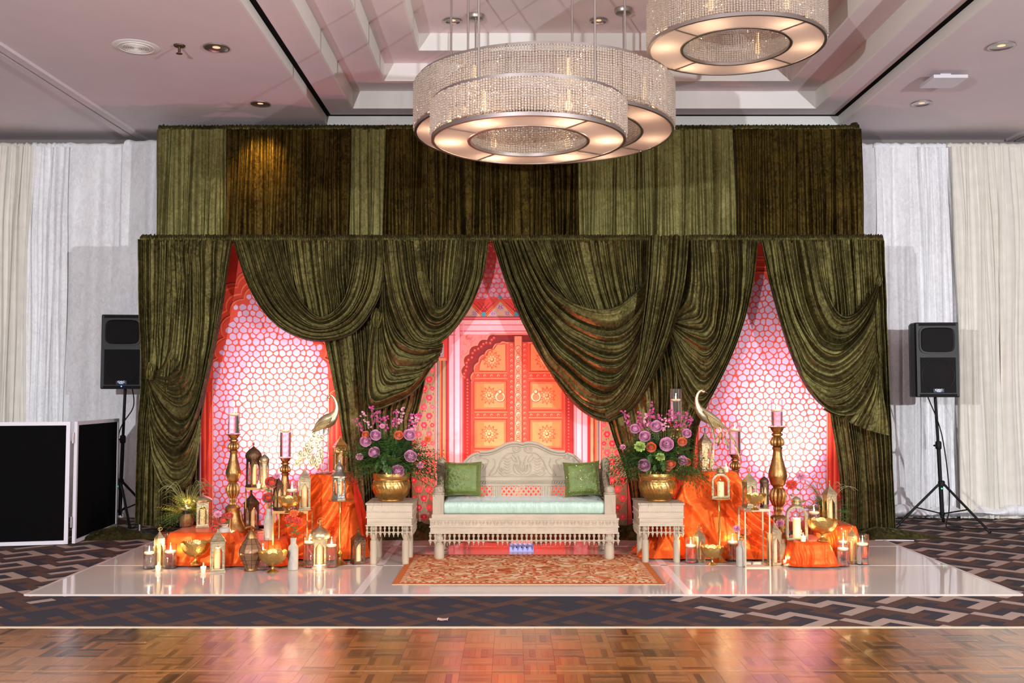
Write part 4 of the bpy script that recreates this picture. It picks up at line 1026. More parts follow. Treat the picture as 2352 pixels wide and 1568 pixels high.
# front arm posts, back posts, arm boards
zp = scale_z(1136, YF); zpt = scale_z(1112, YF)
px0 = W((1412-993)/2, YF)
for s_ in (-1, 1):
    mb = MB(); x = s_*(px0-.048)
    mb.box(x-.046, x+.046, .01, .102, zA0, zp); mb.lathe([(.046, 0), (.05, .004), (.05, .012), (.038, .018), (.040, .028), (.043, .04), (.036, .062), (.016, .074), (.001, .077)], 20, x, .056, zp)
    mb.build('front_post', M['whitewash'], S)
    zb_ = scale_z(1058, YBK)
    mb = MB(); xb_ = s_*(px0-.038+.0)
    mb.box(xb_-.038, xb_+.038, .53, .60, zA0, zb_-.10); mb.lathe([(.032, -.10), (.040, -.095), (.040, -.085), (.036, -.08), (.042, -.05), (.044, -.02), (.036, .012), (.018, .028), (.001, .032)], 20, xb_, .565, zb_)
    mb.build('back_post', M['whitewash'], S)
    mb = MB()
    mb.grid(9, 15, lambda u, v: (x+s_*.0+(.016 if u > .5 else -.016)*1.0, .10+.43*v, zp-.02+(u if u <= .5 else 1-u)*0+(.10*v**1.6+.02*sin(v*PI*1.5)) - (.09 if u in (0, 1) else 0)))
    mb = MB(); pts = [(x, .09+.46*k/10, zp-.03+.17*(k/10)**1.5) for k in range(11)]
    mb.tube(pts, .03, 10, sx=.8); mb.build('arm_rail', M['whitewash'], S)
    mb = MB(); mb.box(x-.012, x+.012, .10, .55, zA0, zp-.03); mb.build('arm_panel', M['whitewash'], S)
# arched carved back
YP = YF+.575
def bx(px): return P(px, 1100, YP).x-sx
def bz(py): return P(1176, py, YP).z
half = [(1060, 1066), (1068, 1056), (1078, 1046), (1088, 1040), (1096, 1038), (1102, 1040), (1102, 1034), (1118, 1034), (1132, 1031), (1146, 1025), (1160, 1018), (1174, 1014), (1188, 1013), (1199, 1016)]
out = [(x, y) for x, y in half]+[(2*1200-x, y) for x, y in reversed(half[:-1])]
poly = [(bx(1012), bz(1130)), (bx(1012), bz(1078)), (bx(1040), bz(1074))]+[(bx(x), bz(y)) for x, y in out]+[(bx(1360), bz(1074)), (bx(1388), bz(1078)), (bx(1388), bz(1130))]
top = poly[1:-1]
mb = MB()
# front/back faces as vertical strips down to the rail so the outline stays clean
zb0 = bz(1114)
for a, b_ in zip(top, top[1:]):
    if abs(a[0]-b_[0]) < 1e-5: continue
    for yy, fl in ((0, 0), (.03, 1)):
        f = (0, 1, 2, 3) if not fl else (3, 2, 1, 0)
        mb.add([(a[0], yy, zb0), (b_[0], yy, zb0), (b_[0], yy, b_[1]), (a[0], yy, a[1])], [f])
for a, b_ in zip(poly, poly[1:]):
    mb.add([(a[0], 0, a[1]), (b_[0], 0, b_[1]), (b_[0], .03, b_[1]), (a[0], .03, a[1])], [(0, 1, 2, 3)])
mb.add([(poly[0][0], 0, zb0), (poly[-1][0], 0, zb0), (poly[-1][0], .03, zb0), (poly[0][0], .03, zb0)], [(3, 2, 1, 0)])
mb.build('backrest', M['carved'], S, loc=(0, .575, 0))
# moulded crest running along the top
mb = MB(); cr_ = [(x, -.006, z-.012) for x, z in top[1:-1]]
k = len(cr_); i0 = 7
mb.tube(catmull(cr_[i0:k-i0], 60), .014, 8); mb.tube(catmull([(x, y-.004, z-.026) for x, y, z in cr_[i0:k-i0]], 60), .006, 6)
mb.tube(catmull(cr_[:6], 16), .012, 8); mb.tube(catmull(cr_[k-6:], 16), .012, 8)
mb.build('crest_moulding', M['carved'], S, loc=(0, .575, 0))
# carving: scrolls, fronds, central palmette
mb = MB()
def px2(x, y, d=-.004): return Vector((bx(x), d, bz(y)))
def spiral(cx, cy, r, turns, a0, dr=1, w=.0055, flip=1):
    pts = []
    for i in range(int(turns*16)+1):
        th = a0+flip*i/16*2*PI; q = r*(1-i/(turns*16)*.82)
        pts.append(px2(cx+q*cos(th), cy+q*sin(th)))
    mb.tube(pts, [w*(1-.5*i/len(pts)) for i in range(len(pts))], 6)
def stroke(pts, w=.0055):
    c_ = catmull([px2(*q) for q in pts], 18); mb.tube(c_, [w*(.35+.65*sin(PI*min(1, .1+i/17))) for i in range(18)], 6)
for s_ in (1, -1):
    m_ = lambda pts: [(1200+s_*(x-1200), y) for x, y in pts]
    spiral(1200+s_*-14, 1029, 10, 1.8, 0 if s_ > 0 else PI, flip=s_); spiral(1200+s_*-102, 1047, 7, 1.6, 0 if s_ > 0 else PI, flip=s_)
    stroke(m_([(1186, 1040), (1170, 1040), (1155, 1052), (1148, 1068), (1150, 1082), (1160, 1088)]), .007)
    stroke(m_([(1190, 1046), (1196, 1062), (1192, 1078), (1200, 1090)]), .006)
    stroke(m_([(1103, 1047), (1112, 1045), (1126, 1042), (1138, 1038)]), .005)
    for q in range(6): stroke(m_([(1158, 1050+q*6.5), (1166, 1054+q*6.5), (1173, 1050+q*6.5)]), .0048)
    stroke(m_([(1176, 1043), (1184, 1050), (1187, 1060), (1178, 1056), (1174, 1048)]), .0055)
    stroke(m_([(1146, 1084), (1158, 1092), (1172, 1089), (1184, 1091)]), .0055); spiral(1200+s_*-49, 1076, 5, 1.3, 0, flip=s_)
    stroke(m_([(1135, 1052), (1138, 1066), (1130, 1080), (1124, 1092), (1138, 1086), (1146, 1070)]), .005)
    stroke(m_([(1110, 1052), (1122, 1056), (1118, 1070), (1110, 1082)]), .005); stroke(m_([(1106, 1060), (1112, 1070), (1104, 1080)]), .004)
    stroke(m_([(1182, 1064), (1180, 1076), (1186, 1086), (1196, 1090)]), .006); stroke(m_([(1188, 1066), (1187, 1076), (1192, 1084)]), .005)
    stroke(m_([(1085, 1052), (1080, 1064), (1090, 1072), (1098, 1066)]), .0045)
for q in range(-3, 4): stroke([(1200, 1090), (1200+q*4, 1076), (1200+q*5.5, 1066)], .0045)
mb.tube([px2(1110, 1093), px2(1290, 1093)], .004, 6)
mb.build('carving', M['carved'], S, loc=(0, .575, 0))
# beaded rail, lattice openings
mb = MB()
zt1, zt2 = bz(1092), bz(1116)
mb.box(bx(1012), bx(1388), -.010, .034, bz(1103), bz(1096)); mb.box(bx(1012), bx(1388), -.012, .034, bz(1115), bz(1111))
for i in range(60):
    x = bx(1030)+(bx(1370)-bx(1030))*i/59; mb.tube([(x-.006, -.008, bz(1110)), (x+.006, -.010, bz(1105))], .0045, 6)
mb.build('beaded_rail', M['carved'], S, loc=(0, .575, 0))
zq0, zq1 = bz(1148), bz(1115)
mb = MB()
for a, b_ in ((1012, 1060), (1130, 1152), (1242, 1267), (1340, 1388)):
    mb.box(bx(a), bx(b_), -.004, .03, zq0, zq1)
    if b_-a < 40:
        for q in range(4): xx = bx(a+3+(b_-a-6)*q/3); mb.tube([(xx, -.006, zq0+.01), (xx, -.006, zq1-.006)], .003, 6)
mb.box(bx(1012), bx(1388), 0, .03, zA0, bz(1141))
mb.build('back_stiles', M['carved'], S, loc=(0, .575, 0))
for a, b_ in ((1060, 1130), (1152, 1242), (1267, 1340)):
    mb = MB(); xa, xb2 = bx(a), bx(b_); za, zb2 = bz(1142), bz(1115); c = .043
    n_ = int((xb2-xa)/c*2)
    cc = (xb2-xa)/round((xb2-xa)/c); H_ = zb2-za
    ncol = round((xb2-xa)/cc)
    rows = 2; ch = H_/rows
    for i in range(ncol):
        for j in range(rows):
            x0_, z0_ = xa+i*cc, za+j*ch; w = .0068
            for (p0, p1) in (((x0_, z0_), (x0_+cc, z0_+ch)), ((x0_+cc, z0_), (x0_, z0_+ch))):
                dx, dz = p1[0]-p0[0], p1[1]-p0[1]; l = hypot(dx, dz); nx_, nz_ = -dz/l*w, dx/l*w
                mb.prism([(p0[0]-nx_, p0[1]-nz_), (p1[0]-nx_, p1[1]-nz_), (p1[0]+nx_, p1[1]+nz_), (p0[0]+nx_, p0[1]+nz_)], .004 if dx > 0 else .0055, .018 if dx > 0 else .0165)
            # cusps turn each opening into a four-lobed hole
            for q in (0, 1, 2, 3):
                cx_, cz_ = x0_+cc*(.25 if q in (0, 3) else .75), z0_+ch*(.25 if q < 2 else .75)
                mb.lathe([(.0085, 0), (.0085, .014)], 8, M=Matrix.Translation((cx_, .021, cz_)) @ Matrix.Rotation(PI/2, 4, 'X'))
    mb.build('lattice', M['carved'], S, loc=(0, .575, 0))
# seat cushion
zs0 = zA0+.001; zs1 = scale_z(1152, YF+.04)
mb = MB(); cw = W((1391-1016)/2, YF)
def cush(u, v, w2, d0, d1, z0, z1, e=.022):
    pass
def rounded(mb, w, y0_, y1_, z0, z1, e, nx=90, wr=.004, seed=0):
    prof = []
    for a in range(5): t_ = a/4*PI/2; prof.append((y0_+e-e*sin(t_) if False else y0_+e*(1-sin(t_)), z0+e*(1-cos(t_))))
    prof = [(y0_+.02, z0)]+[(y0_+e*(1-sin(a/4*PI/2)), z0+e*(1-cos(a/4*PI/2))) for a in range(5)]+[(y0_-.003, (z0+z1)/2-.01), (y0_-.003, (z0+z1)/2+.01)]+[(y0_+e*(1-cos(a/4*PI/2)), z1-e+e*sin(a/4*PI/2)) for a in range(5)]+[(y0_+(y1_-y0_)*k/8, z1+.004*sin(k)) for k in range(1, 8)]+[(y1_, z1-.01), (y1_, z0)]
    n_ = len(prof)
    def fn(u, v):
        k = int(round(v*(n_-1))); y, z = prof[k]; x = -w+2*w*u
        ed = min(u, 1-u)*2*w; sh = min(1, ed/.03)
        q = wr*(noise.noise((x*26+z*9, y*3, z*4+seed))+.7*noise.noise((x*55-z*20, y*8, seed)))
        zz = z0+(z-z0)*(.80+.20*sqrt(sh)) if z > (z0+z1)/2 else z
        yy = y0_+.014*(1-sqrt(sh))+(y-y0_)
        return (x, yy+q*(1 if y < y0_+.03 else .3), zz+(q*.8 if z > z1-.02 else 0))
    mb.grid(nx, n_, fn, flip=True)
    for s_ in (0, 1):
        pts = [fn(s_, k/(n_-1)) for k in range(n_)]; c_ = (pts[0][0], (y0_+y1_)/2, (z0+z1)/2)
        mb.add(pts+[c_], [((k, k+1, n_) if s_ else (k+1, k, n_)) for k in range(n_-1)])
rounded(mb, cw, .03, .57, zs0, zs1, .022, 220)
tag(mb.build('seat_cushion', M['silk'], loc=(sx, YF, 0), smooth='all'), 'pale mint satin seat cushion lying on the carved sofa', 'cushion')
# throw cushions
def throw(px, pyb, pyt, w, lab, tilt, mir=1):
    Y = YF+.40; zb_ = zs1+.006; h = W(pyb-pyt, Y); ww = W(w, Y)
    t = thing('throw_pillow', lab, 'cushion', (P(px, 1100, Y).x, Y, zb_), group='green throw pillows')
    R_ = Matrix.Translation((0, 0, h/2)) @ Matrix.Rotation(tilt, 4, 'Y') @ Matrix.Rotation(-.22, 4, 'X')
    def surf(u, v, s_):
        a, b_ = u*2-1, v*2-1
        th = .062*((1-a**4)*(1-b_**4))**.55
        pin = 1-.07*(1-a*a)*abs(b_)**3; pin2 = 1-.07*(1-b_*b_)*abs(a)**3
        return R_ @ Vector((a*ww/2*pin2*mir, s_*(th+.004*noise.noise((a*5, b_*5, s_))), b_*h/2*pin))
    mb = MB()
    mb.grid(26, 26, lambda u, v: surf(u, v, -1), flip=mir < 0); mb.grid(26, 26, lambda u, v: surf(u, v, 1), flip=mir > 0)
    mb.build('cover', M['greencushion'], t, smooth='all')
    # sequinned border band and centre star, piping
    rn = random.Random(int(px)); mb = MB()
    def off(u, v): p0 = surf(u, v, -1); return p0+R_.to_3x3() @ Vector((0, -.003, 0))
    for q in range(4):
        mb.grid(22, 3, (lambda u, v: off(.0+u*1, .0+v*.12)) if q == 0 else (lambda u, v: off(u, .88+v*.12)) if q == 1 else (lambda u, v: off(v*.12, u)) if q == 2 else (lambda u, v: off(.88+v*.12, u)), flip=(mir < 0) ^ (q > 1))
    mb.build('border', M['cushion_trim'], t, smooth='all')
    mb = MB()
    def spark(u, v, r):
        p0 = off(u, v); mb.lathe([(.0001, r*.5), (r, 0), (.0001, -r*.5)], 5, M=Matrix.Translation(p0+R_.to_3x3() @ Vector((0, -.002, 0))) @ Matrix.Rotation(PI/2+rn.uniform(-.6, .6), 4, 'X'))
    for _ in range(230):
        u, v = rn.random(), rn.random()
        if min(u, v, 1-u, 1-v) < .13 : spark(min(max(u, .02), .98), min(max(v, .02), .98), rn.uniform(.0010, .0028))
    for _ in range(110):
        a = rn.choice(range(8))*PI/4; r = rn.uniform(.01, .26); spark(.55+r*cos(a)+rn.gauss(0, .012), .5+r*sin(a)+rn.gauss(0, .012), rn.uniform(.001, .003))
    for q in range(4):
        for k in range(40):
            w_ = .13+.74*k/39; u, v = ((w_, .13), (w_, .87), (.13, w_), (.87, w_))[q]; spark(u, v, .0016)
    mb.build('sequins', M['sequin'], t, smooth=False, kind='stuff')
throw(1063, 1146, 1066, 86, 'green sequinned square pillow at the left end of the sofa', .0)
throw(1337, 1140, 1060, 84, 'green sequinned square pillow leaning right, at the right end of the sofa', -.05, -1)
# ================================================================== SIDE TABLES, POTS
def side_table(pxc, wpx, pyb, lab, dpx=0):
    Y = DZ(pyb, ZS); X = P(pxc, 1200, Y).x; w = W(wpx, Y)/2; D_ = .40
    T_ = thing('side_table', lab, 'side table', (X, Y, 0), group='whitewashed carved side tables')
    zt = P(1176, 1155, Y).z; z1_ = P(1176, 1208, Y).z; zg = P(1176, 1221, Y).z
    mb = MB(); mb.box(-w-.008, w+.008, -.008, D_+.008, zt-.014, zt); mb.box(-w, w, 0, D_, zt-.022, zt-.014); mb.build('top', M['whitewash'], T_)
    mb = MB(); h = zt-.022-z1_
    mb.box(-w, w, 0, D_, z1_+h*.42, zt-.022); mb.box(-w+.004, w-.004, .004, D_-.004, z1_+.008, z1_+h*.42); mb.box(-w-.006, w+.006, -.006, D_+.006, z1_+h*.40, z1_+h*.46); mb.box(-w-.006, w+.006, -.006, D_+.006, z1_, z1_+.008)
    for i in range(22):
        x = -w+.012+(2*w-.024)*i/21
        mb.lathe([(.001, .005), (.0055, .003), (.0075, 0)], 7, M=Matrix.Translation((x, 0, z1_+h*.70)) @ Matrix.Rotation(PI/2, 4, 'X'))
        mb.box(-.005, .005, -.003, .002, -.005, .005, Matrix.Translation((x, .003, z1_+h*.2)) @ Matrix.Rotation(PI/4, 4, 'Y'))
    for i in range(22):
        y = .012+(D_-.024)*i/21
        for s_ in (-1, 1): mb.lathe([(.001, .005), (.0055, .003), (.0075, 0)], 7, M=Matrix.Translation((s_*w, y, z1_+h*.70)) @ Matrix.Rotation(s_*PI/2, 4, 'Y'))
    mb.build('apron', M['carved'], T_)
    sp_ = MB(); H_ = z1_-zg; sp_.lathe([(.008, 0), (.008, .12*H_), (.0045, .2*H_), (.0065, .38*H_), (.0105, .6*H_), (.0105, .72*H_), (.005, .84*H_), (.008, .92*H_), (.008, H_)], 8); spm_ = sp_.mesh('spindle', M['whitewash'])
    mb = MB()
    for a in ((-w-.003, w+.003, -.003, .010), (-w-.003, w+.003, D_-.010, D_+.003), (-w-.003, -w+.010, 0, D_), (w-.010, w+.003, 0, D_)): mb.box(*a, zg-.007, zg)
    mb.build('gallery_rail', M['whitewash'], T_)
    n_ = 11
    for i in range(n_):
        x = -w+.006+(2*w-.012)*i/(n_-1)
        for y in (.004, D_-.004):
            place(spm_, 'spindle', T_, (x, y, zg))
            if y < .1: place(pnm, 'pendant', T_, (x, y, zg-.007))
        if 0 < i < n_-1:
            for s_ in (-1, 1): place(spm_, 'spindle', T_, (s_*(w-.005), .004+(D_-.008)*i/(n_-1), zg)); place(pnm, 'pendant', T_, (s_*(w-.005), .004+(D_-.008)*i/(n_-1), zg-.007))
    lm = MB(); lm.lathe(turned(zg-ZS-.008+.06, .034, kind=1), 20, cz=ZS); lme = lm.mesh('leg', M['whitewash'])
    for x in (-w+.055, w-.055):
        for y in (.035, D_-.035): place(lme, 'leg', T_, (x, y, 0))
    return X, Y, zt, D_
tb = []
tb.append(side_table(894, 104, 1297, 'whitewashed carved side table left of the sofa'))
tb.append(side_table(1519, 102, 1293, 'whitewashed carved side table right of the sofa'))
def pot(X, Y, z, r, h, lab):
    mb = MB()
    pr = [(.001, .0), (.62, 0), (.64, .03), (.62, .06), (.66, .08), (.80, .16), (.93, .30), (1.0, .46), (1.0, .60), (.95, .70), (.90, .76), (.90, .78), (.93, .82), (.955, .90), (.95, 1), (.90, 1), (.88, .8), (.9, .6), (.6, .12), (.001, .1)]
    def md(a, z_): t_ = z_/h; k_ = max(0, min(1, (t_-.12)/.1))*max(0, min(1, (.74-t_)/.08)); return 1-.028*k_*abs(sin(a*16+t_*9))
    prof = []
    for (a, b_), (c_, d_) in zip(pr, pr[1:]):
        for q in range(3): prof.append((r*(a+(c_-a)*q/3), h*(b_+(d_-b_)*q/3)))
    prof.append((.001, h*.1)); mb.lathe(prof, 128, mod=md)
    return tag(mb.build('flower_pot', M['gold'], loc=(X, Y, z)), lab, 'pot', 'gold fluted flower pots')
pots = []
for k, (px, lab) in enumerate(((899, 'round gold fluted pot on the left side table'), (1511, 'round gold fluted pot on the right side table'))):
    X, Y, zt, D_ = tb[k]; Yp = Y+.19; x = P(px, 1100, Yp).x; h = W(1147-1087, Yp)+.01
    pots.append((x, Yp, zt, W(43, Yp), h)); pot(x, Yp, zt, W(44, Yp), h, lab)
# ================================================================== FLOWERS
def petal_patch(mb, r0, h, width, th0, curl, lean, n=4, seed=0):
    rn = random.Random(seed)
    jw = rn.uniform(-.06, .06)
    def fn(u, v):
        a = (u-.5)*2*width*(.35+.65*sin(PI*min(.93, .18+v*.75)))
        rad = r0*(.28+v*.72*(1+lean))+curl*v**3*r0*.55
        z = h*sin(min(v, 1)*PI*.5)**.8-curl*.35*h*max(0, v-.6)**1*2+jw*r0*(u-.5)*v
        z -= .12*r0*((u-.5)*2)**2*v
        th = th0+a
        return (rad*cos(th), rad*sin(th), z)
    mb.grid(5, n+1, fn)
def rose_mesh(name, m, seed=0, open_=1.0):
    mb = MB(); rn = random.Random(seed)
    for k, (R_, ft, n, w, fl, zo) in enumerate(((.26, .16, 3, 1.5, 0, .30), (.38, .22, 3, 1.4, 0, .24), (.52, .28, 4, 1.1, .02, .17), (.67, .35, 5, .95, .06, .10), (.82, .43, 5, .95, .14, .04), (.95, .50, 6, .85, .22, -.02))):
        for i in range(n):
            th0 = 2*PI*i/n+k*.9+rn.uniform(-.15, .15); jt = rn.uniform(-.03, .03)
            def fn(u, v):
                e = (2*u-1); f1 = (ft+jt+.10*e*e)*PI; ph = .90*PI+(f1-.90*PI)*v
                a = e*w*(.45+.55*min(1, v*1.6)); R1 = R_*open_*(1+.10*(u-.5))
                r = R1*sin(ph)+fl*v**5*(1-.4*e*e); z = R1*cos(ph)*1.05-.35*fl*v**6+zo
                return (r*cos(th0+a), r*sin(th0+a), z)
            mb.grid(7, 7, fn)
    mb.lathe([(.001, -1.1), (.14, -.95), (.26, -.7), (.1, -.5)], 8)
    return mb.mesh(name, m, 'all')
def ruffle_mesh(name, m, seed=0, flat=.5):
    mb = MB(); rn = random.Random(seed)
    for k in range(5):
        R0 = 1-.18*k; z0 = .12*k; p0 = rn.random()*6
        def fn(u, v):
            a = 2*PI*u; w = v*v
            r = R0*(.15+.85*v)*(1+.10*w*sin(9*a+p0))
            return (r*cos(a), r*sin(a), z0+flat*v*(.55+.12*k)+.16*w*sin(13*a+p0*2)+.08*w*sin(23*a))
        mb.grid(40, 4, fn, cu=True)
    mb.lathe([(.001, -.5), (.16, -.42), (.2, 0), (.1, .2)], 8)
    return mb.mesh(name, m, 'all')
FL = {}
for k in range(3):
    FL['lilac%d' % k] = rose_mesh('rose', M['rose_lilac'], k, 1+.06*k); FL['orange%d' % k] = rose_mesh('rose', M['rose_orange'], 5+k, .95)
    FL['red%d' % k] = rose_mesh('rose', M['rose_red'], 9+k, 1)
FL['carn_r'] = ruffle_mesh('carnation', M['rose_red'], 1); FL['carn_o'] = ruffle_mesh('carnation', M['rose_orange'], 2); FL['carn_p'] = ruffle_mesh('carnation', M['petal_pale'], 3); FL['carn_g'] = ruffle_mesh('carnation', M['petal_green'], 4)
def frond(mb, base, dirv, L_, w, n=12, droop=.3, rn=random):
    d = Vector(dirv).normalized(); side = d.cross(Vector((0, 0, 1)));
    if side.length < .05: side = Vector((1, 0, 0))
    side.normalize(); b_ = Vector(base)
    side = (Matrix.Rotation(rn.uniform(-.7, .7), 3, d) @ side)
    pts = [b_+d*L_*t_/n+Vector((0, 0, -droop*L_*(t_/n)**2)) for t_ in range(n+1)]
    for i in range(n): 
        p0, p1 = pts[i], pts[i+1]; t_ = i/n; q = w*sin(PI*(.12+.85*t_))**.8
        mb.add([p0-side*.0012, p0+side*.0012, p1], [(0, 1, 2)])
        for s_ in (-1, 1):
            tip = p0+side*s_*q+d*q*.55+Vector((0, 0, -q*.25)); m_ = (p0+tip)/2+d*q*.17; m2_ = (p0+tip)/2-d*q*.10
            mb.add([p0, m2_, tip, m_], [(0, 1, 2, 3)] if s_ > 0 else [(0, 3, 2, 1)])
def arrangement(px, py0, px0, px1, pytop, Yc, potinfo, lab, blooms, seed, extra=()):
    rn = random.Random(seed); x0_, Yp, zt, r_, h_ = potinfo; zt0 = zt+h_-.03
    t = thing('floral_arrangement', lab, 'flowers', (x0_, Yp, zt0))
    base = Vector((x0_, Yp, zt0)); ctr = P((px0+px1)/2, (pytop+py0)/2+20, Yc)
    mb = MB(); mb2 = MB()
    for i in range(430):
        a = rn.uniform(0, 2*PI); el = rn.uniform(-.15, 1.35); L_ = rn.uniform(.30, .50)*(1.05 if el < .5 else .82)
        d = Vector((cos(a)*cos(el)*1.25, sin(a)*cos(el)*.9, sin(el)))
        st_ = Vector((cos(a)*.06*rn.random(), sin(a)*.06*rn.random(), rn.uniform(.02, .16)))
        frond(mb if rn.random() < .62 else mb2, st_+d*.05, d, L_, rn.uniform(.026, .048), 11, rn.uniform(.15, .6), rn)
    for (fx, fy, L_) in extra:
        tip = P(fx, fy, Yp-.1)-base; st_ = tip*.35; frond(mb2, st_, tip-st_, (tip-st_).length, .02, 14, .1, rn)
    mb.build('fern_foliage', M['leaf'], t, smooth=False, kind='stuff'); mb2.build('dark_foliage', M['leafdark'], t, smooth=False, kind='stuff')
    mb = MB()
    for i in range(60):
        a = rn.uniform(0, 2*PI); el = rn.uniform(.0, 1.2); d = Vector((cos(a)*cos(el), sin(a)*cos(el)*.8-.2, sin(el)))
        c_ = d*rn.uniform(.10, .20)+Vector((0, 0, .05)); s_ = rn.uniform(.022, .038); q_ = d.to_track_quat('Z', 'Y').to_matrix().to_4x4()
        M1 = Matrix.Translation(c_) @ q_ @ Matrix.Rotation(rn.uniform(-1, 1), 4, 'X')
        mb.add([M1 @ Vector(p0) for p0 in ((0, -s_*1.2, 0), (s_*.7, -s_*.2, .006), (s_*.5, s_*.7, 0), (0, s_*1.5, -.006), (-s_*.5, s_*.7, 0), (-s_*.7, -s_*.2, .006), (0, 0, -.004))], [(0, 1, 6), (1, 2, 6), (2, 3, 6), (3, 4, 6), (4, 5, 6), (5, 0, 6)])
    mb.build('broad_leaves', M['leaf'], t, kind='stuff')
    # arching grass blades
    mb = MB()
    for i in range(46):
        a = rn.uniform(0, 2*PI); d = Vector((cos(a), sin(a)*.7, 0)); L_ = rn.uniform(.12, .26); h0 = rn.uniform(.08, .26)
        pts = [Vector((0, 0, .03))+d*L_*(k_/8)+Vector((0, 0, h0*sin(PI*.62*k_/8)*1.3)) for k_ in range(9)]
        mb.tube(pts, [.0016]*8+[.0004], 3)
    mb.build('grass', M['grassblade'], t, kind='stuff')
    cam_ = Vector((0, 0, CH))
    for (fx, fy, rpx, key) in blooms:
        rr = hypot((fx-(px0+px1)/2)/((px1-px0)/2), (fy-(pytop+py0)/2)/((py0-pytop)/2)); Yb = Yp-.24*sqrt(max(.05, 1-min(1, rr)**2))
        c_ = P(fx, fy, Yb)-base; s_ = W(rpx*(.90 if key[:4] != 'carn' else 1), Yb)
        if key == 'stock':
            stm = MB(); m3 = MB(); root = c_*.45+Vector((0, 0, -.02)); stm.tube([root, c_], .0025, 5); stm.build('stem', M['leaf'], t)
            for q in range(16):
                tt = rn.uniform(.62, 1.04); p0 = root.lerp(c_, tt)+Vector((rn.gauss(0, .013), rn.gauss(0, .012), rn.gauss(0, .006))); s2 = rn.uniform(.009, .014)
                for w_ in range(5):
                    th = 2*PI*w_/5+q; M1 = Matrix.Translation(p0) @ Matrix.Rotation(rn.uniform(-.8, .8)+PI/3, 4, 'X') @ Matrix.Rotation(th, 4, 'Z')
                    m3.add([M1 @ Vector(v_) for v_ in ((0, 0, 0), (s2*.6, -s2*.45, s2*.2), (s2*1.05, 0, s2*.35), (s2*.6, s2*.45, s2*.2))], [(0, 1, 2, 3)])
            m3.build('stock_spike', M['petal_pink'] if rn.random() < .7 else M['petal_pale'], t, smooth=False)
            continue
        d = (cam_-P(fx, fy, Yb)); d = d.normalized()+Vector((rn.uniform(-.35, .35), 0, rn.uniform(.1, .7))); d.normalize()
        e_ = d.to_track_quat('Z', 'Y').to_euler()
        me = FL[key]; nm = 'rose' if key[:4] != 'carn' else 'carnation'
        o = place(me, nm, t, c_-d*s_*.4, e_, (s_, s_, s_))
        o['label'] = {'li': 'lilac rose', 'or': 'orange bloom', 're': 'coral rose', 'ca': 'pale green ruffled flower' if key == 'carn_g' else 'ruffled carnation'}[key[:2]]
        sm_ = MB(); sm_.tube([c_*.25, c_*.6+Vector((0, 0, .01)), c_-d*s_*.35], .0022, 5); sm_.build('stem', M['leaf'], t)
arrangement(900, 1095, 800, 1005, 925, 8.1, pots[0], 'tall arrangement of lilac roses, pink stock and ferns in the left gold pot',
    [(841, 1011, 13, 'lilac0'), (864, 997, 12, 'lilac1'), (839, 996, 9, 'orange0'), (858, 1035, 12, 'lilac2'), (915, 997, 11, 'orange1'), (942, 995, 14, 'lilac0'), (945, 1044, 14, 'lilac1'), (914, 1078, 14, 'lilac2'),
     (826, 1048, 9, 'carn_p'), (878, 978, 6, 'carn_p'), (965, 1068, 8, 'carn_p'), (983, 1008, 8, 'carn_o'), (855, 938, 9, 'stock'), (834, 950, 9, 'stock'), (870, 948, 9, 'stock'), (925, 938, 9, 'stock'), (910, 945, 8, 'stock'),
     (948, 952, 9, 'stock'), (958, 962, 8, 'stock'), (818, 965, 8, 'stock'), (885, 960, 7, 'stock'), (965, 945, 8, 'stock')], 11, extra=[(1024, 1024, 1), (1030, 1020, 1), (800, 1010, 1), (808, 1075, 1), (1000, 985, 1), (812, 1060, 1)])
arrangement(1510, 1095, 1420, 1625, 925, 8.1, pots[1], 'arrangement of lilac and orange roses with pale green blooms in the right gold pot',
    [(1531, 1018, 16, 'lilac0'), (1507, 976, 13, 'lilac1'), (1480, 999, 12, 'lilac2'), (1459, 981, 12, 'lilac0'), (1480, 1066, 13, 'lilac2'), (1579, 994, 10, 'lilac1'), (1569, 1056, 11, 'lilac0'),
     (1567, 1012, 11, 'orange0'), (1496, 1026, 12, 'orange1'), (1540, 1062, 12, 'orange2'), (1536, 1072, 9, 'orange0'), (1579, 1060, 9, 'orange1'), (1470, 1024, 13, 'carn_g'), (1517, 1048, 11, 'carn_g'), (1430, 1026, 7, 'carn_p'),
     (1431, 944, 8, 'stock'), (1470, 950, 9, 'stock'), (1482, 958, 9, 'stock'), (1498, 928, 8, 'stock'), (1490, 950, 9, 'stock'), (1466, 966, 8, 'stock'), (1515, 955, 8, 'stock'), (1528, 965, 8, 'stock'), (1540, 940, 8, 'stock'),
     (1555, 950, 8, 'stock'), (1575, 952, 9, 'stock'), (1588, 958, 8, 'stock')], 12, extra=[(1620, 1060, 1), (1625, 1075, 1), (1610, 1085, 1), (1600, 1100, 1), (1400, 1060, 1), (1410, 1075, 1), (1605, 990, 1), (1622, 1082, 1)])
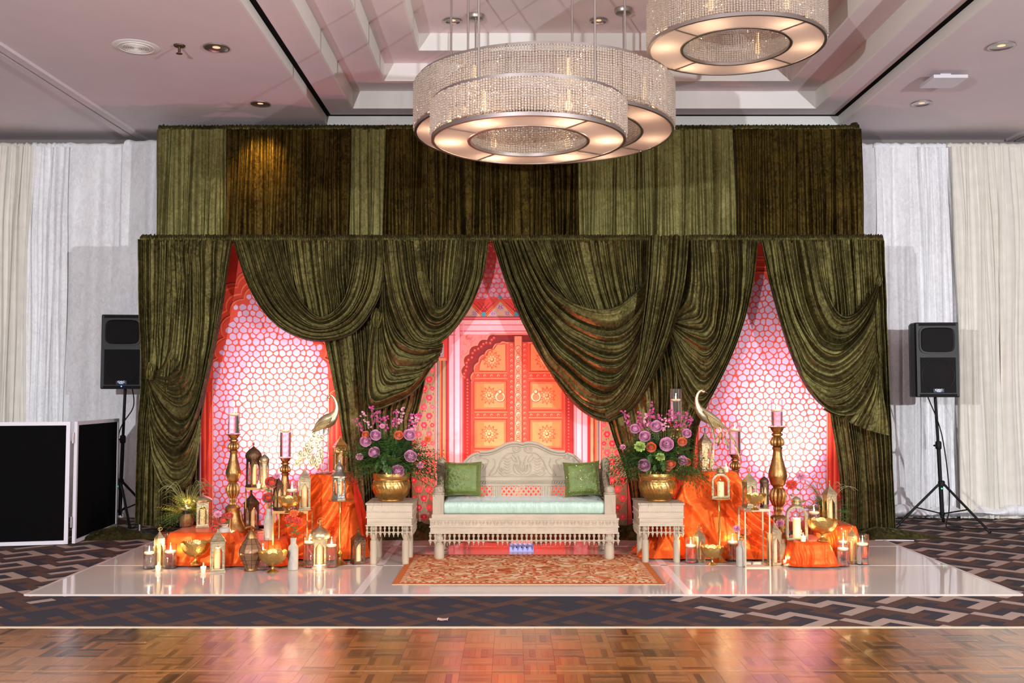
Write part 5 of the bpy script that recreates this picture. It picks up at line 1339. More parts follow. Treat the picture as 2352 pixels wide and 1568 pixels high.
# ================================================================== LOUDSPEAKERS, STANDS, SCREENS, CABLES
def speaker(px0, px1, pyt, pyb, Y, rz, lab, blue):
    h = W(pyb-pyt, Y); w = h*.575; c = P((px0+px1)/2, pyb, Y)
    t = thing('loudspeaker', lab, 'speaker', c, rz, 'black stage loudspeakers')
    D_ = .40
    mb = MB()
    pl = [(-w/2+.01, 0), (w/2-.01, 0), (w/2, .03), (w/2, .16), (w*.36, D_), (-w*.36, D_), (-w/2, .16), (-w/2, .03)]
    n = len(pl); vs = [(x, y, z) for z in (.012, h-.012) for x, y in pl]+[(x*.97, y*.98+.004, z) for z in (0, h) for x, y in pl]
    fs = [(i, (i+1) % n, (i+1) % n+n, i+n) for i in range(n)]+[(i+2*n, (i+1) % n+2*n, (i+1) % n, i) for i in range(n)]+[(i+n, (i+1) % n+n, (i+1) % n+3*n, i+3*n) for i in range(n)]+[tuple(2*n+i for i in range(n-1, -1, -1)), tuple(3*n+i for i in range(n))]
    mb.add(vs, fs); mb.build('cabinet', M['black_plastic'], t, smooth=False)
    mb = MB(); mb.box(-w*.40, w*.40, -.006, .001, .045, h*.53); mb.build('woofer_grille', M['grille'], t)
    mb = MB(); R_ = w*.37; mb.tube([(R_*cos(a*PI/20), -.007, h*.285+R_*sin(a*PI/20)) for a in range(40)], .004, 6, True); mb.build('woofer_ring', M['black_plastic'], t)
    # horn: recessed rounded mouth with a raised lip
    def rr(sx_, sz, n_=32, p=5):
        return [(sx_*math.copysign(abs(cos(a*2*PI/n_))**(2/p), cos(a*2*PI/n_)), sz*math.copysign(abs(sin(a*2*PI/n_))**(2/p), sin(a*2*PI/n_))) for a in range(n_)]
    zc = h*.765; o1 = rr(w*.42, h*.185); o2 = rr(w*.39, h*.165); o3 = rr(w*.36, h*.15)
    mb = MB(); n_ = 32
    for (A, ya), (B, yb) in (((o1, 0), (o1, -.012)), ((o1, -.012), (o2, -.012)), ((o2, -.012), (o3, -.002))):
        mb.add([(x, ya, zc+z) for x, z in A]+[(x, yb, zc+z) for x, z in B], [(i, i+n_, (i+1) % n_+n_, (i+1) % n_) for i in range(n_)])
    mb.build('horn_lip', M['black_plastic'], t)
    mb = MB(); mb.add([(x, -.003, zc+z) for x, z in o3], [tuple(range(n_-1, -1, -1))]); mb.build('horn_grille', M['grille'], t)
    for zz in (.012, h-.035):
        mb = MB(); mb.box(-w*.42, w*.42, -.005, .001, zz, zz+.022); mb.build('vent_strip', M['grille'], t)
    bd = MB(); bd.box(-w*.12, w*.12, -.011, -.005, .050, .088); b_ = bd.build('badge', M['badge'], t)
    mt = M['badge_text']
    def txt(s, x, z, size, nm):
        c_ = bpy.data.curves.new(nm, 'FONT'); c_.body = s; c_.size = size; c_.align_x = 'CENTER'; c_.extrude = .0008
        o = bpy.data.objects.new(nm, c_); C.objects.link(o); o.parent = b_; o.location = (x, -.0125, z); o.rotation_euler = (PI/2, 0, 0); c_.materials.append(mt)
        bpy.context.view_layer.update(); me = bpy.data.meshes.new_from_object(o); o2 = bpy.data.objects.new(nm, me); C.objects.link(o2); o2.parent = b_; o2.location = o.location; o2.rotation_euler = o.rotation_euler; bpy.data.objects.remove(o); return o2
    o = txt('QSC', 0, .0665, .027, 'lettering'); o.scale = (1.45, 1, 1); txt('K SERIES', 0, .054, .011, 'lettering')
    if blue:
        mb = MB(); mb.lathe([(.001, .002), (.006, .002), (.006, 0)], 10, M=Matrix.Translation((.0, -.006, .028)) @ Matrix.Rotation(PI/2, 4, 'X')); mb.build('power_light', M['blueled'], t)
    return c, h
M['badge'] = mat('badge_black_gloss', (20, 24, 34), .2, emit=(90, 110, 160), es=.12); M['badge_text'] = mat('badge_white', (240, 244, 255), .4, emit=(220, 230, 255), es=.8)
M['blueled'] = mat('blue_led', (60, 120, 255), .3, emit=(60, 120, 255), es=8); M['greenled'] = mat('green_led', (60, 255, 150), .3, emit=(60, 255, 150), es=4)
def stand(px, ztop, Y, lab, spread, hub, a0, lean=0):
    X = P(px, 1000, Y).x; t = thing('speaker_stand', lab, 'speaker stand', (X, Y, 0), group='tripod speaker stands')
    mb = MB(); mb.tube([(0, 0, .10), (lean*.5, 0, ztop*.62)], .020, 12); mb.build('lower_tube', M['black'], t)
    mb = MB(); mb.tube([(lean*.5, 0, ztop*.60), (lean, 0, ztop+.0)], .0155, 12); mb.build('upper_tube', M['black'], t)
    mb = MB(); mb.lathe([(.024, 0), (.030, .01), (.030, .07), (.022, .085)], 14, lean*.5, 0, ztop*.60); mb.tube([(lean*.5, 0, ztop*.60+.04), (lean*.5-.06, -.03, ztop*.60+.04)], .010, 8); mb.build('clamp', M['black'], t)
    mb = MB(); mb.lathe([(.024, 0), (.034, .008), (.034, .05), (.024, .06)], 14, 0, 0, hub); mb.lathe([(.024, 0), (.028, .008), (.028, .03), (.02, .035)], 14, 0, 0, .13); mb.build('collar', M['black'], t)
    for k in range(3):
        a = a0+k*2*PI/3; fx, fy = spread*cos(a), spread*sin(a)
        mb = MB(); mb.tube([(.03*cos(a), .03*sin(a), hub+.02), (fx, fy, .022)], .0135, 8)
        l = mb.build('leg', M['black'], t); mb = MB(); mb.tube([(fx*.96, fy*.96, .035), (fx*1.03, fy*1.03, .010)], .018, 8); mb.build('rubber_foot', M['black_plastic'], l)
        mb = MB(); mb.tube([(.02*cos(a), .02*sin(a), .15), (fx*.55, fy*.55, hub-(hub-.02)*.53)], .008, 6); mb.build('brace', M['black'], t)
    mb = MB(); mb.lathe([(.001, .006), (.007, .004), (.007, 0)], 8, M=Matrix.Translation((-.012, -.034, hub-.02)) @ Matrix.Rotation(PI/2, 4, 'X')); mb.build('indicator_light', M['greenled'], t)
    return X
YR = 10.35
cR_, hR = speaker(2106, 2206, 740, 912, YR, -.06, 'black loudspeaker on its stand before the right white drapes', 0)
stand(2160, cR_.z, YR+.12, 'black tripod stand under the right loudspeaker', .50, .43, -.95, (P(2148, 912, YR+.12).x-P(2160, 1000, YR+.12).x))
YL2 = 10.60
cL_, hL = speaker(234, 324, 722, 893, YL2, .10, 'black loudspeaker partly behind the far left green drape', 1)
stand(279, cL_.z, YL2+.12, 'black tripod stand behind the booth screen under the left loudspeaker', .50, .43, -1.0, .03)
def cable(lab, pts, r=.006, m='black'):
    b_ = Vector(pts[0]); mb = MB(); mb.tube(catmull([Vector(p0)-b_ for p0 in pts], 60), r, 6)
    return tag(mb.build('cable', M[m], loc=b_), lab, 'cable')
cx_ = P(2160, 1000, YR+.12).x
cable('black cable hanging down the right speaker pole and coiled at its foot', [(P(2146, 912, YR).x, YR+.16, cR_.z), (cx_-.01, YR+.08, 1.0), (cx_+.06, YR+.09, .5), (cx_+.03, YR+.02, .2), (cx_-.03, YR-.05, .03), (cx_+.10, YR-.10, .012), (cx_+.16, YR+.02, .02), (cx_+.04, YR+.06, .06), (cx_+.02, YR-.03, .05), (cx_+.2, YR-.02, .01)])
cable('black cable running over the carpet to the right edge of the photo', [(cx_+.2, YR+.05, .008), (cx_+.5, YR-.03, .008), (cx_+.9, YR+.05, .008), (cx_+1.6, YR+.22, .008), (cx_+2.4, YR+.2, .008)])
xl_ = P(279, 1000, YL2).x
cable('black cable looping beside the left speaker pole', [(xl_+.05, YL2+.15, cL_.z), (xl_+.08, YL2+.1, 1.25), (xl_-.05, YL2+.08, 1.0), (xl_-.04, YL2+.02, .6), (xl_+.02, YL2, .1)])
a_ = G(2010, 1243, 0); cable('white cable lying on the carpet behind the right end of the stage', [(a_.x, a_.y, .01), (a_.x+.2, a_.y+.01, .01), (a_.x+.36, a_.y-.02, .01)], .006, 'white_metal')
# folding booth screen: white frames with black stretch fabric
bs = thing('booth_screen', 'folding screen of black fabric panels in white frames at the left edge', 'screen', (P(137, 1251, 9.1).x, 9.1, 0))
pA = Vector((P(137, 1251, 9.08).x, G(137, 1251).y, 0)); pBk = G(266, 1211); pL = G(0, 1256)
hs = P(137, 968, pA.y).z
bs.location = pA
def leaf(p0, p1, h):
    d = (p1-p0); L_ = d.length; ang = atan2(d.y, d.x)
    t = bpy.data.objects.new('screen_panel', None); C.objects.link(t); t.parent = bs; t.location = p0-pA; t.rotation_euler = (0, 0, ang)
    w = .034
    mb = MB(); mb.box(0, w, -.014, .014, .01, h); mb.box(L_-w, L_, -.014, .014, .01, h); mb.box(w, L_-w, -.014, .014, h-w, h); mb.box(w, L_-w, -.014, .014, .01, .01+w); mb.build('frame', M['white_metal'], t, smooth=False)
    mb = MB(); mb.box(w*.8, L_-w*.8, -.005, .005, .02, h-.02); mb.build('fabric', M['scrim'], t, smooth=False)
leaf(pA+Vector((.02, .02, 0)), pBk, hs); dL = (pA-pL).normalized(); leaf(pA-dL*1.25, pA-dL*.02, hs)
for zz in (.16, hs-.2):
    mb = MB(); mb.lathe([(.010, 0), (.010, .10)], 10, .008, -.012, zz); mb.build('hinge', M['nickel'], bs)
# crumpled scrap on the carpet
c_ = G(1017, 1424); mb = MB()
mb.grid(14, 14, lambda u, v: ((u-.5)*.065*(1+.3*noise.noise((u*4, v*4, 1))), (v-.5)*.06, .004+.014*abs(noise.noise((u*5, v*5, 3)))))
tag(mb.build('paper_scrap', mat('crumpled_paper', (176, 140, 128), .8), loc=c_, smooth=False), 'small crumpled pinkish scrap lying on the carpet before the stage', 'litter')
# LED wash fixtures on the stage
def wash(px, py, z0, lab, w=.21, purple=False):
    c = G(px, py, ZS); t = thing('uplight', lab, 'stage light', (c.x, c.y, z0), group='LED floor uplights')
    mb = MB(); mb.prism([(-w/2, 0), (w/2, 0), (w/2, .05), (w/2-.012, .066), (-w/2+.012, .066), (-w/2, .05)], 0, .13); mb.build('housing', M['fixture'], t)
    mb = MB(); mb.box(-w/2+.012, w/2-.012, .012, .118, .066, .073); mb.build('lens_panel', M['lens'], t)
    for k in (-1, 0, 1):
        mb = MB(); mb.lathe([(.001, .003), (.006, .003), (.006, 0)], 8, M=Matrix.Translation((k*.045, -.001, .036)) @ Matrix.Rotation(PI/2, 4, 'X')); mb.build('screw', M['black'], t)
    return c
M['fixture'] = mat('pale_led_housing', (176, 178, 226), .35, emit=(150, 150, 235), es=.25); M['lens'] = mat('led_lens', (150, 150, 190), .15, emit=(255, 120, 120), es=.8)
wash(1198, 1266, ZS, 'small pale LED uplight under the middle of the sofa')
wash(556, 1252, ZS, 'LED uplight hidden behind the tall left candlestick')
wash(1812, 1252, ZS, 'LED uplight hidden behind the tall right candlestick')
# ================================================================== DRAPED RISERS
def draped_box(lab, xa, xb, ya, yb, zt, seed, flare=.04, n=14, amp=.035, spread=None, m='orange', skew=0, nv=16):
    """a cloth thrown over a box: flat top, folds falling to the floor"""
    t = thing('draped_riser', lab, 'riser', ((xa+xb)/2, (ya+yb)/2, ZS)); cx, cy = (xa+xb)/2, (ya+yb)/2; h = zt-ZS
    hx, hy = (xb-xa)/2, (yb-ya)/2
    mb = MB(); mb.box(-hx+.012, hx-.012, -hy+.012, hy-.012, 0, h-.012); mb.build('box', M['white_metal'], t)
    sp_ = spread or (0, 0, 0, 0)          # extra spread at the floor: left, right, front, back
    def per(u):
        q = (u*4) % 4; k = int(q); f = q-k
        P_ = [(-hx, -hy), (hx, -hy), (hx, hy), (-hx, hy)]; a, b_ = P_[k], P_[(k+1) % 4]
        return a[0]+(b_[0]-a[0])*f, a[1]+(b_[1]-a[1])*f, k, f
    nu = 200
    def fn(u, v):
        x, y, k, f = per(u)
        if v < .12:
            s_ = v/.12; return (x*s_, y*s_, h+.002*noise.noise((x*9*s_, y*9*s_, seed))+.002)
        w = (v-.12)/.88; nx_, ny_ = [(0, -1), (1, 0), (0, 1), (-1, 0)][k]
        L_ = max(0, -x/hx)*sp_[0]*w**1.4; R_ = max(0, x/hx)*sp_[1]*w**1.4; Fr = max(0, -y/hy)*sp_[2]*w**1.5; Bk = max(0, y/hy)*sp_[3]*w
        fo = fold(u+skew*w*.15+.01*sin(w*5+u*20), n, seed)
        o = flare*w+amp*(.15+w)*fo+.006
        cl = hypot(x, y)
        dx, dy = x/cl, y/cl
        z = h-h*w+.004; e = .012
        if w < .1: o *= w/.1; 
        pud = max(0, w-.9)*10
        return (x+dx*o*.8+nx_*o*.5-L_+R_+dx*pud*.03, y+dy*o*.8+ny_*o*.5-Fr+Bk+dy*pud*.03, max(.004, z-.006*noise.noise((x*12, w*6, seed))+.012*pud*fo))
    mb = MB(); mb.grid(nu, nv*2, fn, cu=True, flip=False); mb.build('cloth', M[m], t, smooth='all')
    return t
zLo = .27; zMid = .205
xA = P(376, 1225, 8.0).x; xB = P(520, 1225, 8.0).x
draped_box('low riser under orange velvet at the left end of the left display', xA, xB, 8.14, 8.62, zLo, 1, .02, 9, .05)
draped_box('middle low riser under orange velvet in the left display', P(497, 1240, 7.98).x, P(632, 1240, 7.98).x, 8.12, 8.80, zMid, 2, .015, 9, .045)
draped_box('tall riser under orange velvet swept to the left, left display', P(713, 1090, 8.55).x, P(797, 1090, 8.55).x, 8.53, 8.86, P(1176, 1089, 8.55).z, 3, .02, 9, .11, spread=(.40, .04, .0, 0), skew=1.5, nv=22)
draped_box('tall riser under orange velvet behind the right gold candle stand', P(1578, 1084, 8.55).x, P(1690, 1084, 8.55).x, 8.53, 8.86, P(1176, 1083, 8.55).z, 4, .02, 10, .11, spread=(.24, .42, .0, 0), skew=-1.2, nv=22)
draped_box('middle low riser under orange velvet in the right display', P(1838, 1246, 7.98).x, P(1912, 1246, 7.98).x, 8.10, 8.5, zMid, 5, .03, 8, .045)
draped_box('low riser under orange velvet at the right end of the right display', P(1862, 1205, 8.7).x, P(1960, 1205, 8.6).x, 8.54, 8.95, zLo, 6, .03, 8, .03)
def cloth_heap(lab, px, py, rx, ry, h, seed):
    c = G(px, py, ZS); mb = MB()
    def fn(u, v):
        a = 2*PI*u; r = v*(1+.15*sin(3*a+seed)+.08*sin(8*a))
        return (rx*r*cos(a), ry*r*sin(a), max(.003, h*(1-v**3)*(.3+.9*fold(u*.5+.3*v, 7, seed))))
    mb.grid(80, 12, fn, cu=True); tag(mb.build('cloth_puddle', M['orange'], loc=(c.x, c.y, ZS), smooth='all'), lab, 'cloth')
cloth_heap('orange velvet end bunched under the left gold bowl', 450, 1298, .20, .06, .035, 1)
cloth_heap('orange velvet bunched on the stage right of the small right bottle vase', 1865, 1296, .16, .04, .035, 2)
cloth_heap('orange velvet tail on the stage behind the right side table', 1535, 1256, .12, .08, .14, 3)
# ================================================================== DECOR BUILDERS
def base_at(px, py, z): return G(px, py, z)
def flame_parts(t, z, s=1.0, power=1.2, real=True):
    mb = MB(); mb.lathe([(.0012, 0), (.0012, .008*s)], 5, cz=z); mb.build('wick', M['wick'], t)
    mb = MB(); mb.lathe([(.001, 0), (.0045, .006), (.0058, .012), (.0042, .022), (.0018, .034), (.0003, .042)], 10, cz=z+.003) if s == 1 else mb.lathe([(.001*s, 0), (.0045*s, .006*s), (.0058*s, .012*s), (.0042*s, .022*s), (.0018*s, .034*s), (.0003, .042*s)], 10, cz=z+.003)
    mb.build('flame', M['flame'], t)
    if real:
        w = t.location; lamp('candle_light', 'POINT', (w.x, w.y, w.z+z+.048*s), power, (1, .60, .26), .0025)
def cyl_vase(px, pyb, pyrim, wpx, z, where, fill=.62, led=True, Y=None):
    c = base_at(px, pyb, z) if Y is None else Vector((P(px, 1000, Y).x, Y, z)); Y = c.y; r = W(wpx, Y)/2; h = W(pyb-pyrim, Y)*1.0 if pyb else .2
    t = thing('cylinder_vase', 'glass cylinder vase '+where, 'vase', c, group='glass cylinder vases')
    mb = MB(); mb.lathe([(.001, 0), (r, 0), (r, h), (r-.0025, h), (r-.003, .008), (.001, .008)], 32, caps=False); mb.build('glass', M['glass'], t)
    hw = h*fill
    mb = MB(); mb.lathe([(.0005, .0095), (r-.0042, .0095), (r-.0042, hw-.001), (.0005, hw-.001)], 32, caps=False); mb.build('water', M['water'], t)
    k = thing('floating_candle', 'white candle floating in the cylinder '+where, 'candle', (c.x, c.y, c.z+hw), group='floating candles')
    rc = r-.006
    mb = MB(); mb.lathe([(rc*.5, -.0005), (rc*.9, .006), (rc, .014), (rc*.92, .020), (rc*.3, .018), (.001, .018)], 24); mb.build('wax', M['wax'], k)
    flame_parts(k, .018, 1.0, 1.3)
    return c
def votive(px, pyb, z, where, r=.022, h=.042):
    c = base_at(px, pyb, z); t = thing('votive_candle', 'small white votive candle '+where, 'candle', c, group='small votive candles')
    mb = MB(); mb.lathe([(r*.82, 0), (r, h*.9), (r*.98, h), (r*.88, h), (r*.85, h-.005), (.001, h-.005)], 20); mb.build('wax', M['wax'], t)
    flame_parts(t, h-.005, .75, .7)
def bowl(px, pyb, pyrim, wpx, z, where, m='brass'):
    c = base_at(px, pyb, z); Y = c.y; r = W(wpx, Y)/2; h = W(pyb-pyrim, Y)
    t = thing('pedestal_bowl', 'hammered gold pedestal bowl with scalloped rim '+where, 'bowl', c, group='hammered gold bowls')
    def md(a, z_): k = max(0, (z_/h-.72)/.28); return 1+.018*k*cos(12*a)
    pr = [(.36, 0), (.37, .03), (.33, .07), (.27, .10), (.14, .16), (.09, .24), (.10, .30), (.17, .36)]
    bw = [(.17, .36), (.45, .42), (.72, .54), (.88, .70), (.97, .88), (1.0, 1.0), (.975, 1.0), (.94, .88), (.84, .70), (.66, .57), (.40, .47), (.001, .44)]
    mb = MB(); mb.lathe([(a*r, b_*h) for a, b_ in pr], 36); mb.build('foot', M[m], t)
    mb = MB(); seg = 72
    P_ = []
    for (a, b_), (c2, d2) in zip(bw, bw[1:]): P_ += [(a+(c2-a)*q/2, b_+(d2-b_)*q/2) for q in range(2)]
    P_.append(bw[-1])
    def fn(u, v):
        k = int(round(v*(len(P_)-1))); a, b_ = P_[k]; th = 2*PI*u; q = max(0, (b_-.8)/.2)
        rr = a*r*(1+.015*q*cos(12*th)); return (rr*cos(th), rr*sin(th), b_*h+.010*q*abs(sin(6*th)))
    mb.grid(seg, len(P_), fn, cu=True); mb.build('bowl', M[m], t)
def pillar(c, r, h, where, top=.018, dz=.0):
    k = thing('pillar_candle', 'ivory pillar candle '+where, 'candle', (c.x, c.y, c.z+dz), group='pillar candles in lanterns')
    mb = MB(); mb.lathe([(r, 0), (r, h-.004), (r*.94, h), (r*.8, h-.003), (.001, h-.008)], 20); mb.build('wax', M['wax_led'], k)
    mb = MB(); mb.lathe([(.0012, 0), (.0012, .006)], 5, cz=h-.008); mb.build('wick', M['wick'], k)
    lamp('candle_light', 'POINT', (c.x, c.y, c.z+dz+h+.014), .5, (1, .62, .30), .004)
def arch_panel(w, h, ow, spring, topz, th, M_):
    """flat plate w x h with a pointed arch opening of width ow"""
    mb = MB(); n = 10; arc = []
    for i in range(n+1):
        t_ = i/n; x = ow/2*(1-t_); z = spring+(topz-spring)*(1-(1-t_)**2)**.5 if False else spring+(topz-spring)*(t_**.55)
        arc.append((x, z))
    pts = [(ow/2, 0)]+arc
    for s_ in (1, -1):
        for (a, b_) in zip(pts, pts[1:]):
            for y_ in (0, th):
                q = [(s_*a[0], y_, a[1]), (s_*w/2, y_, a[1]), (s_*w/2, y_, b_[1]), (s_*b_[0], y_, b_[1])]; mb.add(q, [(0, 1, 2, 3)])
            mb.add([(s_*a[0], 0, a[1]), (s_*a[0], th, a[1]), (s_*b_[0], th, b_[1]), (s_*b_[0], 0, b_[1])], [(0, 1, 2, 3)])
        for y_ in (0, th): mb.add([(0, y_, topz), (s_*w/2, y_, topz), (s_*w/2, y_, h), (0, y_, h)], [(0, 1, 2, 3)])
    o = MB(); o.merge(mb, M_); return o
def lantern(px, pyb, pyt, wpx, z, where, m='tin', rz=.0, roof='ogee', ns=4, ring=False, cand=.40, desc='tall pointed metal lantern with arched openings', body=.62, Y=None, cw=.26, glassy=True):
    c = base_at(px, pyb, z) if Y is None else Vector((P(px, 1000, Y).x, Y, z)); Y = c.y
    w = W(wpx, Y)*(.80 if ns == 4 and abs(rz) > .5 else 1.0); H = W(pyb-pyt, Y)
    t = thing('lantern', desc+' '+where, 'lantern', c, rz, group='candle lanterns')
    hb = H*body; mt = M[m]; R_ = w/2/cos(PI/ns) if ns == 4 else w/2
    def ngon(r, k=ns): return [(r*cos(2*PI*(i+.5)/k), r*sin(2*PI*(i+.5)/k)) for i in range(k)]
    mb = MB(); mb.lathe([(R_*1.12, 0), (R_*1.12, .008), (R_*1.02, .016), (R_, .022)], ns, a0=PI/ns); mb.build('base', mt, t, smooth=False)
    mb = MB()
    for (x, y) in ngon(R_*.96): mb.lathe([(.0042, .02), (.0042, hb)], 6, x, y)
    mb.lathe([(R_*1.0, hb-.008), (R_*1.04, hb-.004), (R_*1.04, hb+.004), (R_*.98, hb+.006)], ns, a0=PI/ns); mb.build('frame', mt, t, smooth=False)
    fw = 2*R_*sin(PI/ns)*.94; ap = R_*cos(PI/ns)*.96
    for k in range(ns):
        A = Matrix.Rotation(2*PI*k/ns+PI/2, 4, 'Z') @ Matrix.Translation((0, -ap, .02))
        arch_panel(fw, hb-.024, fw*.70, (hb-.024)*.62, (hb-.024)*.90, .002, A).build('arch_panel', mt, t, smooth=False)
        if glassy:
            mb = MB(); g_ = MB(); g_.box(-fw*.46, fw*.46, .004, .0055, 0, (hb-.024)*.95); mb.merge(g_, A); mb.build('pane', M['pane'], t, smooth=False)
    hr = H-hb
    if roof == 'ogee': pr = [(1.08, 0), (1.10, .03), (1.0, .10), (.80, .22), (.52, .36), (.28, .50), (.12, .62), (.06, .68), (.05, .72), (.10, .75), (.10, .77), (.05, .80), (.12, .86), (.13, .88), (.01, 1.0)]
    elif roof == 'dome': pr = [(1.05, 0), (1.12, .08), (1.14, .18), (1.02, .32), (.74, .46), (.40, .57), (.18, .65), (.06, .70), (.05, .73), (.12, .80), (.14, .84), (.05, .92), (.01, 1.0)]
    else: pr = [(1.12, 0), (1.14, .05), (.95, .12), (.98, .2), (.90, .24), (.55, .5), (.3, .66), (.12, .8), (.08, .86), (.12, .9), (.12, .95), (.01, 1.0)]
    mb = MB(); mb.lathe([(a*R_, hb+.004+b_*hr) for a, b_ in pr], ns if roof != 'dome' else 16, a0=PI/ns); mb.build('roof', mt, t, smooth=(roof == 'dome'))
    if ring:
        mb = MB(); rr = w*.30; mb.tube([(rr*cos(a*PI/12)+rr*.3, .002, H-.008+rr*.8*sin(a*PI/12)*1.0) for a in range(24)], .0022, 6, True); mb.build('handle_ring', M['gold'], t)
    pillar(c, w*cw, hb*cand*1.5, 'in lantern '+where, dz=.022)
    return t
def arch_lantern(px, pyb, pyt, pya, wpx, z, where, m='champagne', Y=None):
    c = base_at(px, pyb, z) if Y is None else Vector((P(px, 1000, Y).x, Y, z)); Y = c.y; w = W(wpx, Y)*.84; H = W(pyb-pya, Y); dp = w*.62; mt = M[m]
    t = thing('lantern', 'round-topped whitewashed lantern '+where, 'lantern', c, -.18 if px > 1176 else .1, group='candle lanterns')
    def arch(r, x0=0, n=16): return [(r, 0)]+[(r*cos(PI*i/n), H-w/2+r*sin(PI*i/n)) for i in range(n+1)]+[(-r, 0)]
    for y0_, y1_ in ((-dp/2, -dp/2+.014), (dp/2-.014, dp/2)):
        mb = MB()
        for ra, rb, d0, d1 in ((w/2, w/2-.016, y0_, y1_), (w/2-.004, w/2-.010, y0_-.004, y0_)):
            A, B = arch(ra), arch(rb)
            n = len(A)
            for i in range(n-1):
                q = [(A[i][0], d0, A[i][1]), (A[i+1][0], d0, A[i+1][1]), (B[i+1][0], d0, B[i+1][1]), (B[i][0], d0, B[i][1])]
                q2 = [(x, d1, z_) for x, _, z_ in q]; mb.add(q+q2, [(3, 2, 1, 0), (4, 5, 6, 7), (0, 1, 5, 4), (2, 3, 7, 6)])
        mb.box(-w/2, w/2, y0_, y1_, 0, .016); mb.build('arch_frame', mt, t)
    A = arch(w/2); mb = MB()
    for i in range(1, len(A)-2): mb.add([(A[i][0], -dp/2, A[i][1]), (A[i+1][0], -dp/2, A[i+1][1]), (A[i+1][0], dp/2, A[i+1][1]), (A[i][0], dp/2, A[i][1])], [(0, 1, 2, 3)])
    mb.build('hood', mt, t, smooth='all')
    mb = MB()
    for s_ in (-1, 1):
        for (a, b_, e0, e1) in ((-dp/2, dp/2, 0, .014), (-dp/2, dp/2, H-w/2-.014, H-w/2), (-dp/2, -dp/2+.014, 0, H-w/2), (dp/2-.014, dp/2, 0, H-w/2), (-.004, .004, 0, H-w/2)): mb.box(min(s_*(w/2-.006), s_*w/2), max(s_*(w/2-.006), s_*w/2), a, b_, e0, e1)
    mb.box(-w/2, w/2, -dp/2, dp/2, 0, .008); mb.build('side_frame', mt, t, smooth=False)
    A = arch(w/2-.014); mb = MB(); mb.add([(x, -dp/2+.006, z_+.002) for x, z_ in A], [tuple(range(len(A)-1, -1, -1))]); mb.build('pane', M['pane'], t, smooth=False)
    mb = MB(); mb.add([(x, dp/2-.006, z_+.002) for x, z_ in A], [tuple(range(len(A)))]); mb.build('pane', M['pane'], t, smooth=False)
    ht = W(pya-pyt, Y); q = w*.5
    mb = MB(); mb.lathe([(q*.62, -.012), (q*.62, .0), (q*.46, ht*.10), (q*.40, ht*.2), (q*.5, ht*.26), (q*.5, ht*.34), (q*.38, ht*.42), (q*.46, ht*.55), (q*.40, ht*.72), (q*.2, ht*.86), (q*.1, ht*.92), (.001, ht)], 20, cz=H-.004); mb.build('vent_cap', mt, t)
    mb = MB(); mb.tube([(q*.55*cos(a*PI/12), .0, H+ht*.5+q*.45*sin(a*PI/12)) for a in range(24)], .0022, 6, True); mb.build('handle_ring', mt, t)
    pillar(c, w*.19, H*.60, 'in the lantern '+where, dz=.008)
def bulb_lantern(px, pyb, pyt, wpx, z, where):
    c = base_at(px, pyb, z); Y = c.y; w = W(wpx, Y)/2; H = W(pyb-pyt, Y)
    t = thing('moroccan_lantern', 'bulbous bronze and gold faceted lantern '+where, 'lantern', c)
    ns = 10; pr = [(.50, .06), (.62, .16), (.80, .26), (.98, .38), (1.0, .43), (.92, .52), (.72, .63), (.50, .72), (.42, .755)]
    mb = MB(); mb.lathe([(.52*w, 0), (.55*w, .02*H), (.50*w, .05*H), (.44*w, .09*H), (.50*w, .12*H)], 24); mb.build('foot', M['gold_leaf'], t)
    mb = MB(); mb.lathe([(a*w, b_*H) for a, b_ in pr], ns, caps=False); mb.build('glass_body', M['amberglass'], t, smooth=False)
    mb = MB()
    for k in range(ns): a = 2*PI*k/ns; mb.tube([(x*w*1.01*cos(a), x*w*1.01*sin(a), z_*H) for x, z_ in pr], .0022, 5)
    for (x, z_) in (pr[1], pr[2], pr[4], pr[6]): mb.tube([(x*w*1.01*cos(2*PI*k/ns), x*w*1.01*sin(2*PI*k/ns), z_*H) for k in range(ns)], .0020, 5, True)
    mb.build('ribs', M['bronze'], t)
    mb = MB(); mb.lathe([(a*w, b_*H) for a, b_ in ((.44, .745), (.47, .76), (.44, .79), (.38, .84), (.26, .90), (.12, .945), (.05, .96), (.07, .975), (.05, .985), (.002, 1.0))], 20); mb.build('cap', M['gold_leaf'], t)
M['amberglass'] = mat('smoky_amber_glass', (150, 112, 82), .18, .55, var=.1, bump=.15, bscale=30)
